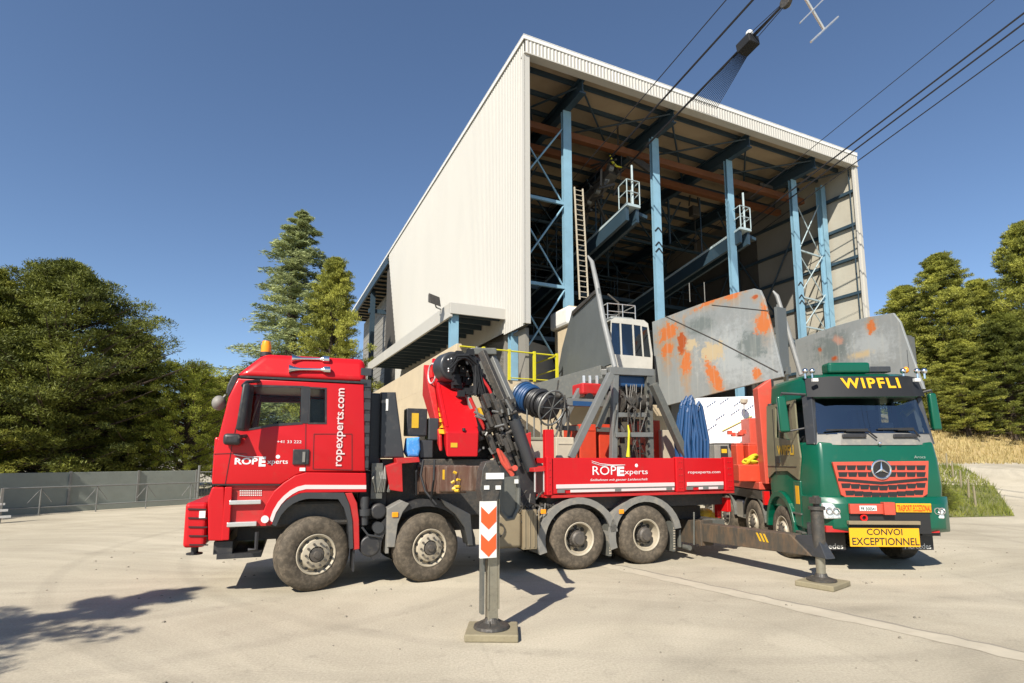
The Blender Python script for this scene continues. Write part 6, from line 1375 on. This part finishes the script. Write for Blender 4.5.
# sun visor with name board
vb, vt = gq(870, 394.5, -.05).z, gq(870, 374.5, -.05).z
mb = MB(); mb.add([(X0 + .12, .3, vb), (X0 + .5, .02, vb - .03), (X1 - .5, .02, vb - .03), (X1 - .12, .3, vb), (X0 + .16, .42, vt), (X0 + .5, .16, vt), (X1 - .5, .16, vt), (X1 - .16, .42, vt), (X0 + .2, .7, vt + .02), (X1 - .2, .7, vt + .02)], [(0, 1, 5, 4), (1, 2, 6, 5), (2, 3, 7, 6), (4, 5, 8), (5, 6, 9, 8), (6, 7, 9)]); vis = mb.build('sun_visor', 'blackmat', G, smooth=True)
sl = Vector((0, .14, vt - vb + .03)).normalized()
a, b = gq(843, 388.5, .06), gq(899, 377, .1)
text('WIPFLI', (a.x, .02 + (a.z - vb + .03) * .14 / (vt - vb + .03), a.z), (1, 0, 0), sl, b.x - a.x, b.z - a.z, 'signy', vis, 'lettering', .03, .012, space=1.2)
for px in (813, 914):
    p = gq(px, 380.5, .2); mb = MB(); mb.box(p.x - .05, p.x + .05, .1, .16, p.z - .03, p.z + .03); mb.build('marker_lamp', 'white', vis)
# beacon bar on roof
p0_, p1_ = gq(843, 371, .5), gq(869, 366, .5); mb = MB(); mb.box(p0_.x - .3, p1_.x, .45, .75, p0_.z - .05, p0_.z + .17); lb = mb.build('light_bar', 'green', G, bevel=.05, seg=3); mb = MB(); mb.box(p1_.x, p1_.x + .42, .5, .7, p0_.z - .03, p0_.z + .09); mb.build('light_bar_lens', 'anth', lb, bevel=.02)
for px in (805, 812, 917, 924, 903): mb = MB(); p = gq(px, 371, .4); mb.sphere(p, .055, 10); mb.tube([p, p - Vector((0, 0, .15))], .02, 5); mb.build('roof_lamp', 'chrome', G, smooth=True)
mb = MB(); p = gq(906, 370, .5); mb.sphere(p, .05, 10, (1, 1, 1.3)); mb.build('amber_beacon', 'amber', G, smooth=True)
mb = MB(); p = gq(909, 372, .6); mb.tube([p, p + Vector((0, 0, .45))], .006, 4); mb.build('antenna', 'ink', G)
# grille
gout = gp([(832, 462), (928, 461), (927, 494), (921, 498), (900, 503), (885, 504.5), (868, 503), (848, 499), (841, 495), (838, 484)], -.03)
mb = MB(); mb.panel([gout], -.05, .0, .008); gr_ = mb.build('grille', 'orange', G)
mb = MB(); rows = [(466.2, 836.5, 926), (473, 838, 926), (484.5, 841, 926), (491.5, 845, 924)]
for r_, (py, xa, xb) in enumerate(rows):
    mb = MB()
    for k in range(9):
        px = xa + 5 + (xb - xa - 10) * k / 8
        if r_ < 2 and abs(px - 881.5) < 9: continue
        dy = 3.2 * (1 - abs(px - 881) / 45) if r_ >= 2 else 1.0
        p = gq(px, py + dy, -.05); mb.hexa([(p.x - .075, -.056, p.z - .05), (p.x + .06, -.056, p.z - .05), (p.x + .06, -.04, p.z - .05), (p.x - .075, -.04, p.z - .05), (p.x - .085, -.056, p.z + .035), (p.x + .085, -.056, p.z + .035), (p.x + .085, -.04, p.z + .035), (p.x - .085, -.04, p.z + .035)])
    if k == 8: mb.build('grille_opening', 'ink', gr_)
mb = MB()
a, b, c_ = gq(838, 479.5, -.05), gq(881, 483, -.05), gq(927, 479, -.05); mb.bar(a, b, .02, .05); mb.bar(b, c_, .02, .05); mb.build('grille_gap', 'ink', gr_)
e = gq(881, 469.5, -.06); mb = MB(); mb.torus(e, (0, 1, 0), .165, .022, 30, 8); em = mb.build('star_emblem', 'chrome', G, smooth=True)
mb = MB(); mb.cyl((e.x, -.065, e.z), (e.x, -.05, e.z), .155, 30); mb.build('emblem_back', 'ink', em)
mb = MB()
for k in range(3):
    t_ = R(90 + 120 * k); tp_ = Vector((math.cos(t_), 0, math.sin(t_))); sd_ = Vector((-tp_.z, 0, tp_.x)); c = Vector((e.x, -.085, e.z)); mb.add([c + Vector((0, -.02, 0)), c + sd_ * .028 + tp_ * -.02, c + tp_ * .155, c - sd_ * .028 + tp_ * -.02], [(0, 1, 2), (0, 2, 3), (0, 3, 1), (1, 3, 2)])
mb.build('emblem_star', 'chrome', em)
a = gq(913, 458.3, -.0); text('Arocs', (a.x, -.005, a.z), (1, 0, 0), (0, 0, 1), .2, .05, 'chrome', gc, 'lettering', .0, .03)
mb = MB(); p = gq(879.5, 443.5, .02); mb.sphere(p, .035, 8); mb.build('bonnet_star', 'chrome', gc)
# bumper with lamps
zb0, zb1 = gq(880, 533, -.1).z, gq(880, 497, -.1).z
mb = loft([[(X0 - .02, .5, z), (X0 + .02, .12, z), (X0 + .25, -.1 + o, z), (X0 + .55, -.16 + o, z), (X1 - .55, -.16 + o, z), (X1 - .25, -.1 + o, z), (X1 - .02, .12, z), (X1 + .02, .5, z), (X1 - .05, .9, z), (X0 + .05, .9, z)] for z, o in ((zb0, .1), (zb0 + .08, 0), (zb1 - .12, 0), (zb1, .1))])
bu = mb.build('bumper', 'green', G, bevel=.02, smooth=True)
for (xa, xb) in ((823, 841.5), (932, 944.5)):
    a, b = gq(xa, 503, -.1), gq(xb, 519, -.1); mb = MB(); mb.hexa([(a.x, -.13, b.z), (b.x, -.13, b.z), (b.x, .0, b.z), (a.x, .0, b.z), (a.x, -.1, a.z), (b.x, -.1, a.z), (b.x, .0, a.z), (a.x, .0, a.z)]); hl_ = mb.build('headlight', 'lamp', bu, bevel=.03, seg=3, smooth=True)
    mb = MB(); 
    for s in (.3, .7): c = a.lerp(b, s); mb.torus((a.x + (b.x - a.x) * s, -.135, (a.z + b.z) / 2), (0, 1, 0), .055, .012, 16, 6)
    mb.build('lamp_ring', 'chrome', bu)
def bbox(name, m_, x0, y0, x1, y1, ya, yb, par=bu, bev=.006):
    a, b = gq(x0, y0, ya), gq(x1, y1, ya); mb = MB(); mb.box(a.x, b.x, ya, yb, b.z, a.z); return mb.build(name, m_, par, bevel=bev)
bbox('bumper_recess', 'ink', 849, 503.5, 932, 534, -.175, -.1)
bbox('red_crossbar', 'orange', 850, 504, 884, 514, -.23, -.17); bbox('red_centre_block', 'orange', 884, 502.5, 896, 515, -.28, -.17)
bbox('number_plate', 'white', 859.5, 505.7, 877, 511, -.24, -.232, par=bu)
a = gq(861, 510.2, -.245); text('FR 300541', (a.x, -.245, a.z), (1, 0, 0), (0, 0, 1), gq(875.5, 506, -.245).x - a.x, .055, 'ink', bu, 'lettering', .01, .003)
bbox('yellow_plate', 'signy', 896, 503.5, 932, 512.5, -.2, -.17)
a = gq(897.5, 511.3, -.205); text('TRASPORTI ECCEZIONALI', (a.x, -.205, a.z), (1, 0, 0), (0, 0, 1), gq(931, 506, -.205).x - a.x, .11, 'redl', bu, 'lettering', .01, .003)
mb = MB(); p = gq(864, 518, -.2); mb.torus(p, (0, 1, 0), .05, .018, 14, 6); mb.build('tow_eye', 'redl', bu)
bbox('lower_lip', 'tank', 849, 521, 921, 525, -.24, -.16); bbox('red_under_bar', 'redm', 826, 526, 940, 533, -.08, .0)
t_ = [gq(850.5, 546.5, -.3), gq(920.5, 546.5, -.3)]; zt_ = gq(850, 528, -.3).z
mb = MB(); mb.box(t_[0].x, t_[1].x, -.3, -.285, t_[0].z, zt_); sg = mb.build('warning_board', 'signy', G)
def wt(s, x0, y0, x1, y1): a, b = gq(x0, y1, -.3), gq(x1, y0, -.3); text(s, (a.x, -.3, a.z), (1, 0, 0), (0, 0, 1), b.x - a.x, b.z - a.z, 'ink', sg, 'lettering', .012, .003)
wt('CONVOI', 867, 528.8, 902, 535); wt('EXCEPTIONNEL', 852.5, 538, 919, 545)
for (xa, xb, s_) in ((808, 846, 0), (901, 934, 1)):
    a, b = gq(xa, 536, .25), gq(xb, 550, .25); mb = MB(); mb.box(a.x, b.x, .25, .27, b.z, a.z + .25); fl_ = mb.build('mud_flap', 'black', G)
    text('Mercedes', (a.x + .05, .25, b.z + .02), (1, 0, 0), (0, 0, 1), b.x - a.x - .1, .1, 'white', fl_, 'lettering', .0, .004)
bbox('lower_corner', 'black', 922, 531, 941, 536, .0, .3, par=G)
# side: door with an olive reflection put into its paint, window, fender
sx = X0 - .012
def sq(px, py): return GR.atx(px, py, X0)
zf = 1.62
mb = MB(); mb.panel([[(.55, zf), (1.0, 1.78), (1.6, 1.76), (1.95, 1.6), (1.95, zsb - .15), (1.95, zst), (.62, zst), (.5, zsb - .1), (.42, zsb - .45)], [(.66, zsb - .12), (1.5, zsb - .02), (1.5, zst - .06), (.8, zst - .06)]], 0, .03)
mb.v = [(X0 + .0 - v[1] * 1 + (.05 * max(0, (v[2] - zsb + .3)) / (zst - zsb + .3)), v[0], v[2]) for v in mb.v]; dg_ = mb.build('side_door', 'olivereflect', G)
mb = MB(); mb.add([(X0 + .03, .66, zsb - .12), (X0 + .03, 1.5, zsb - .02), (X0 + .07, 1.5, zst - .06), (X0 + .07, .8, zst - .06)], [(0, 1, 2, 3)]); mb.build('door_window', 'windsh', dg_)
mb = MB(); mb.add([(X1 - .02, .66, zsb - .12), (X1 - .02, 1.5, zsb - .02), (X1 - .06, 1.5, zst - .06), (X1 - .06, .8, zst - .06)], [(0, 1, 2, 3)]); mb.build('right_window', 'windsh', G)
mb = MB(); mb.box(X0 - .04, X0 - .03, 1.52, 1.535, 1.7, zst - .1); mb.box(X0 - .04, X0 - .03, .6, 1.94, 1.86, 1.872); mb.box(X0 - .06, X0 - .03, 1.3, 1.45, 1.93, 2.08); mb.build('door_handle', 'ink', dg_)
text('WIPFLI', (X0 - .035, 1.4, 2.1), (0, -1, 0), (0, 0, 1), .75, .2, 'yellow', dg_, 'lettering', .03, .004)
mb = MB(); n = 12; o_ = [(1.45 + .68 * math.cos(R(180 - 180 * k / n)), .58 + .78 * math.sin(R(180 - 180 * k / n))) for k in range(n + 1)]; i_ = [(1.45 + .58 * math.cos(R(180 - 180 * k / n)), .58 + .66 * math.sin(R(180 - 180 * k / n))) for k in range(n + 1)]
for yy in (X0 - .06, X1 - .3): 
    m2 = MB(); m2.strip(o_, i_, 0, .36); m2.v = [(yy + v[1], v[0], v[2]) for v in m2.v]; fe_ = m2.build('fender', 'green', G, bevel=.01)
mb = MB(); mb.box(X0 - .03, X0 + .3, .5, .8, .72, 1.6); mb.box(X0 + .02, X0 + .3, .5, .9, .5, .72); mb.build('step_panel', 'green', G, bevel=.02)
mb = MB(); mb.box(X0 - .036, X0 - .03, .56, .7, 1.15, 1.5); mb.build('yellow_sticker', 'signy', G)
mb = MB()
for z in (.6, .95): mb.box(X0 - .05, X0 + .1, .5, .85, z, z + .03)
mb.build('step', 'greyd', G)
# mirrors
for side_, (px0, px1, pt_, pb_) in ((0, (777, 791.5, 396, 432)), (1, (929, 943.5, 393, 430))):
    y_ = .25; a, b = gq(px0, pt_, y_), gq(px1, pb_, y_)
    x0_, x1_ = (X0 - .38, X0 - .06) if side_ == 0 else (a.x, b.x)
    if side_ == 0: a, b = gq(px0, pt_, .45), gq(px1, pb_, .45); x0_, x1_ = a.x, b.x
    yy = .45 if side_ == 0 else y_
    mb = MB(); mb.hexa([(x0_ + .03, yy, b.z), (x1_, yy, b.z), (x1_ - .02, yy + .16, b.z), (x0_ + .05, yy + .14, b.z), (x0_, yy, a.z), (x1_ - .06, yy, a.z), (x1_ - .08, yy + .16, a.z), (x0_ + .03, yy + .14, a.z)]); mb.build('wing_mirror', 'green', G, bevel=.035, seg=3, smooth=True)
    xa_ = X0 + .15 if side_ == 0 else X1 - .15; xb_ = (x0_ + x1_) / 2
    mb = MB(); mb.tube([(xa_, .42, a.z + .02), (xb_, yy + .08, a.z + .06), (xb_, yy + .08, a.z)], .028, 6); mb.tube([(xa_, .42, b.z + .08), (xb_, yy + .08, b.z)], .02, 6); mb.build('mirror_arm', 'black', G)
# cab interior
mb = MB(); mb.box(X0 + .15, X1 - .15, .3, .75, zsb - .35, zsb - .02); mb.build('dashboard', 'black', G, bevel=.05)
mb = MB()
for x in (X0 + .35, X1 - .9): mb.box(x, x + .55, 1.4, 1.6, zsb - .4, zsb + .55); 
mb.box(X0 + .1, X1 - .1, 2.0, 2.05, 1.8, zst); mb.build('seat', 'anth', G, bevel=.05)
mb = MB(); mb.torus((mid + .55, .75, zsb + .05), (0, -.75, .6), .23, .018); mb.build('steering_wheel', 'ink', G)
mb = MB(); p = gq(858, 429, .4); mb.box(p.x - .25, p.x + .15, .35, .6, zsb, zsb + .09); p = gq(905, 431, .4); mb.box(p.x - .4, p.x + .3, .35, .6, zsb, zsb + .04); p = gq(887, 426, .4); mb.box(p.x - .12, p.x + .12, .4, .5, zsb, zsb + .22); mb.build('papers', 'white', G)
mb = MB(); p = gq(874, 428, .4); mb.box(p.x - .16, p.x + .1, .3, .5, zsb, zsb + .12); mb.build('name_board', 'ink', G)
mb = MB(); p = gq(866, 428, .38); mb.box(p.x - .06, p.x + .04, .33, .4, zsb, zsb + .11); mb.build('red_cup', 'redl', G)
mb = MB(); mb.tube([gq(912, 408, .6), gq(908, 411, .6), gq(903, 415, .6)], .07, 8); mb.build('hivis_vest', 'lemon', G)
# chassis, wheels
mb = MB()
for x in (mid - .45, mid + .33): mb.box(x, x + .12, .3, 9.2, .75, 1.02)
mb.box(X0 + .4, X1 - .4, .3, 2.3, .7, 1.3); mb.build('chassis', 'dark', G)
def gwheel(y, kind):
    for side_ in (-1, 1):
        # build in a rotated helper: axis along x
        r = .54; wd = .31 if kind == 'steer' else .6; xo = X0 + .02 if side_ < 0 else X1 - .02; o = Vector((xo, y, r)); ax = (side_, 0, 0)
        mb = MB(); mb.lathe(o, ax, [(r * .53, .01), (r * .6, .03), (r * .78, .035), (r * .9, .02), (r * .97, -.01), (r, -.045), (r, -wd + .045), (r * .96, -wd), (r * .5, -wd)], 40); wh = mb.build('wheel', 'tyre', G, smooth=True)
        R1 = r * .535; mb = MB(); mb.lathe(o, ax, [(R1 + .012, .028), (R1, .034), (R1 - .025, .02), (R1 - .035, -.04), (R1 - .06, -.05 if kind == 'steer' else -.14), (R1 * .6, .04 if kind == 'steer' else -.12), (R1 * .45, .05 if kind == 'steer' else -.12)], 32); mb.build('rim', 'rim', wh, smooth=True)
        mb = MB(); mb.lathe(o, ax, [(R1 * .5, -.12), (R1 * .42, .05), (R1 * .2, .09), (0, .09)], 20)
        for k in range(10):
            t2 = 2 * math.pi * k / 10; c = o + Vector((0, math.cos(t2), math.sin(t2))) * R1 * .56; mb.cyl(c + Vector(ax) * -.02, c + Vector(ax) * .07, .016, 6)
        mb.build('hub', 'hub', wh)
for y, k in ((1.45, 'steer'), (3.0, 'steer'), (4.9, 'drive'), (6.3, 'drive')): gwheel(y, k)
for y in (3.0, 4.9, 6.3):
    m2 = MB(); o_ = [(y + .66 * math.cos(R(175 - 170 * k / n)), .54 + .7 * math.sin(R(175 - 170 * k / n))) for k in range(n + 1)]; i_ = [(y + .61 * math.cos(R(175 - 170 * k / n)), .54 + .64 * math.sin(R(175 - 170 * k / n))) for k in range(n + 1)]
    m2.strip(o_, i_, 0, .45); m2.v = [(X0 + v[1], v[0], v[2]) for v in m2.v]; m2.build('mudguard', 'greyd', G)
mb = MB(); mb.box(X0 + .02, X0 + .5, 3.7, 4.2, .55, 1.0); mb.build('side_tank', 'silver', G, bevel=.06, seg=3)
mb = MB(); mb.box(X0 - .02, X0 + .1, 2.25, 2.35, 1.0, 1.3); mb.build('red_side_lamp', 'redl', G)
# bed and orange headboard post
mb = MB(); mb.box(X0 - .02, X1 + .02, 2.5, 9.3, 1.32, 1.5); mb.build('bed_floor', 'orange', G, bevel=.02)
mb = MB(); mb.box(X0, X1, 2.45, 9.3, 1.1, 1.3); mb.build('bed_subframe', 'dark', G)
pa, pb = GR.at(766, 388, 2.3), GR.at(773, 484, 2.3)
mb = MB(); mb.hexa([(pb.x - .16, 2.3, pb.z), (pb.x + .14, 2.3, pb.z), (pb.x + .14, 2.6, pb.z), (pb.x - .16, 2.6, pb.z), (pa.x - .19, 2.3, pa.z), (pa.x + .13, 2.3, pa.z + .22), (pa.x + .13, 2.6, pa.z + .22), (pa.x - .19, 2.6, pa.z)]); mb.build('headboard_post', 'orange', G, bevel=.015)
mb = MB(); mb.box(X1 - .3, X1, 2.3, 2.6, pb.z, pa.z); mb.box(pb.x + .14, X1 - .3, 2.4, 2.5, pb.z, pb.z + 1.2); mb.build('headboard', 'orange', G, bevel=.015)
mb = MB(); mb.hexa([(X0 + .1, 2.3, 3.3), (X1 - .1, 2.3, 3.3), (X1 - .1, 2.55, 3.3), (X0 + .1, 2.55, 3.3), (X0 + .2, 1.6, 3.66), (X1 - .2, 1.6, 3.66), (X1 - .2, 1.8, 3.7), (X0 + .2, 1.8, 3.7)]) if False else None
# ------------------------------------------------------------------ cargo of the green lorry
BZ = 1.5
PFr = Frame(*GR.w((0.05, 5.2, 0)).xy, .97, .1)
def zq(px, py, y=0): return PFr.at(px, py, y)
P = [(q.x, q.z) for q in (zq(697, 398), zq(757, 396), zq(760, 470), zq(700, 470))]
MT['foil'] = mat('white_wrapping_foil', (.82, .82, .8), .35, 0, .1, (.6, .6, .58), 3, bump=.2)
t = thing('wrapped_panel', 'large white foil wrapped board with small dark print behind the orange post', 'panel', PFr, ((P[0][0] + P[1][0]) / 2, .1, BZ))
mb = MB(); mb.panel([P], 0, .25, .02); pn = mb.build('board', 'foil', t)
mb = MB()
for px, py in ((711, 405), (724, 402), (720, 418), (735, 413), (712, 428), (749, 409), (738, 404)):
    q = zq(px, py, -.004)
    for k in range(4): mb.bar(q + Vector((-.12 + .07 * k, 0, -.06 + .045 * k)), q + Vector((-.08 + .07 * k, 0, -.01 + .045 * k)), .012, .035, (0, 1, 0))
mb.build('print_mark', 'blue', pn)
mb = MB(); mb.bar(zq(722, 431, -.006), zq(752, 416, -.006), .05, .012); mb.build('yellow_tape', 'lemon', pn)
t = thing('suction_lifter', 'thin hanging lifting rod with a flat pad in front of the white board', 'lifter', PFr, zq(744, 440, -.35))
mb = MB(); mb.tube([zq(744, 403, -.35), zq(744, 440, -.35)], .014, 6); mb.build('rod', 'greys', t); mb = MB(); mb.lathe(zq(744, 400, -.35), (0, -.3, 1), [(0, .05), (.1, .03), (.1, -.06), (.06, -.12), (0, -.12)], 14); mb.build('pad', 'card', t)
mb = MB(); c = zq(744, 440, -.35); rn = random.Random(1)
for k in range(5): mb.tube([c, c + Vector((rn.uniform(-.3, .3), rn.uniform(-.2, .1), -.2))], .02, 5)
mb.build('claw', 'greys', t)
def gcr(name, px0, px1, py, y_, dep, m_, label, cat='crate', bot=None, bev=.02):
    a, b = GR.at(px0, py, y_), GR.at(px1, py, y_); tt = thing(name, label, cat, GR, ((a.x + b.x) / 2, y_ + dep / 2, BZ)); mb = MB(); mb.box(a.x, b.x, y_, y_ + dep, BZ, a.z - .04); mb.build('crate_body', m_, tt, bevel=bev)
    mb = MB(); mb.box(a.x + .01, b.x - .01, y_ + .01, y_ + dep - .01, a.z - .04, a.z); mb.build('top', 'dark' if m_ != 'orangebox' else 'orange', tt, bevel=.01); return tt
gcr('steel_cabinet', 714, 735, 443, 4.4, .5, 'grey', 'grey cabinet with a yellow and black middle panel beside the end of the red bed', 'cabinet')
tt = [o for o in bpy.data.objects if o.name == 'steel_cabinet'][0]; a, b = GR.at(720.5, 446, 4.38), GR.at(728, 458, 4.38); mb = MB(); mb.box(a.x, b.x, 4.37, 4.39, b.z, a.z); c1_ = mb.build('dark_panel', 'ink', tt); mb = MB(); a, b = GR.at(721.5, 449, 4.36), GR.at(727, 453, 4.36); mb.box(a.x, b.x, 4.36, 4.37, b.z, a.z); mb.build('yellow_band', 'yellow', c1_)
gcr('orange_crate', 736, 743.5, 443, 3.7, .4, 'orangebox', 'left of two bright orange crates at the front of the green lorry bed')
gcr('orange_crate', 748, 757, 443, 3.5, .5, 'orangebox', 'right of two bright orange crates, next to the orange post')
tt = thing('orange_cabinet', 'tall dull orange cabinet standing behind the two bright orange crates', 'cabinet', GR, (GR.at(757, 460, 4.2).x, 4.4, BZ)); a, b = GR.at(749, 418, 4.2), GR.at(765, 418, 4.2); mb = MB(); mb.box(a.x, b.x, 4.2, 4.8, BZ, a.z); mb.build('cabinet_body', 'orange', tt, bevel=.015); mb = MB(); mb.box(a.x + .08, b.x - .08, 4.185, 4.2, BZ + .5, a.z - .1); mb.build('cabinet_door', 'orange', tt, bevel=.004)
mb = MB(); c = GR.at(748, 462, 2.9); rn = random.Random(8)
mb = MB(); mb.box(c.x - .3, c.x + .3, 2.7, 3.2, BZ, c.z - .06); mb.build('rope_bag_tray', 'orangebox', G, bevel=.02)
mb = MB()
for k in range(6): mb.torus(c + Vector((rn.uniform(.0, .16), rn.uniform(-.05, .05), rn.uniform(-.02, .14))), (rn.gauss(0, .5), rn.gauss(0, .5), 1), .13, .035, 18, 6)
tag(mb.build('yellow_sling_bundle', 'lemon', None, GR, (c.x, 2.9, c.z - .06), smooth=True), 'coiled pale yellow slings lying at the foot of the orange post', 'slings')
mb = MB(); rn = random.Random(6); c = GR.at(733, 437, 4.1)
for k in range(8): q = c + Vector((rn.uniform(-.3, .4), rn.uniform(-.1, .1), rn.uniform(0, .15))); mb.box(q.x - .05, q.x + .05, q.y - .05, q.y + .05, q.z - .04, q.z + .06)
tag(mb.build('shackle_chain', 'orange', None, GR, (c.x, 4.1, c.z - .04)), 'heap of small rusty red chain links on top of the grey cabinet', 'chain')
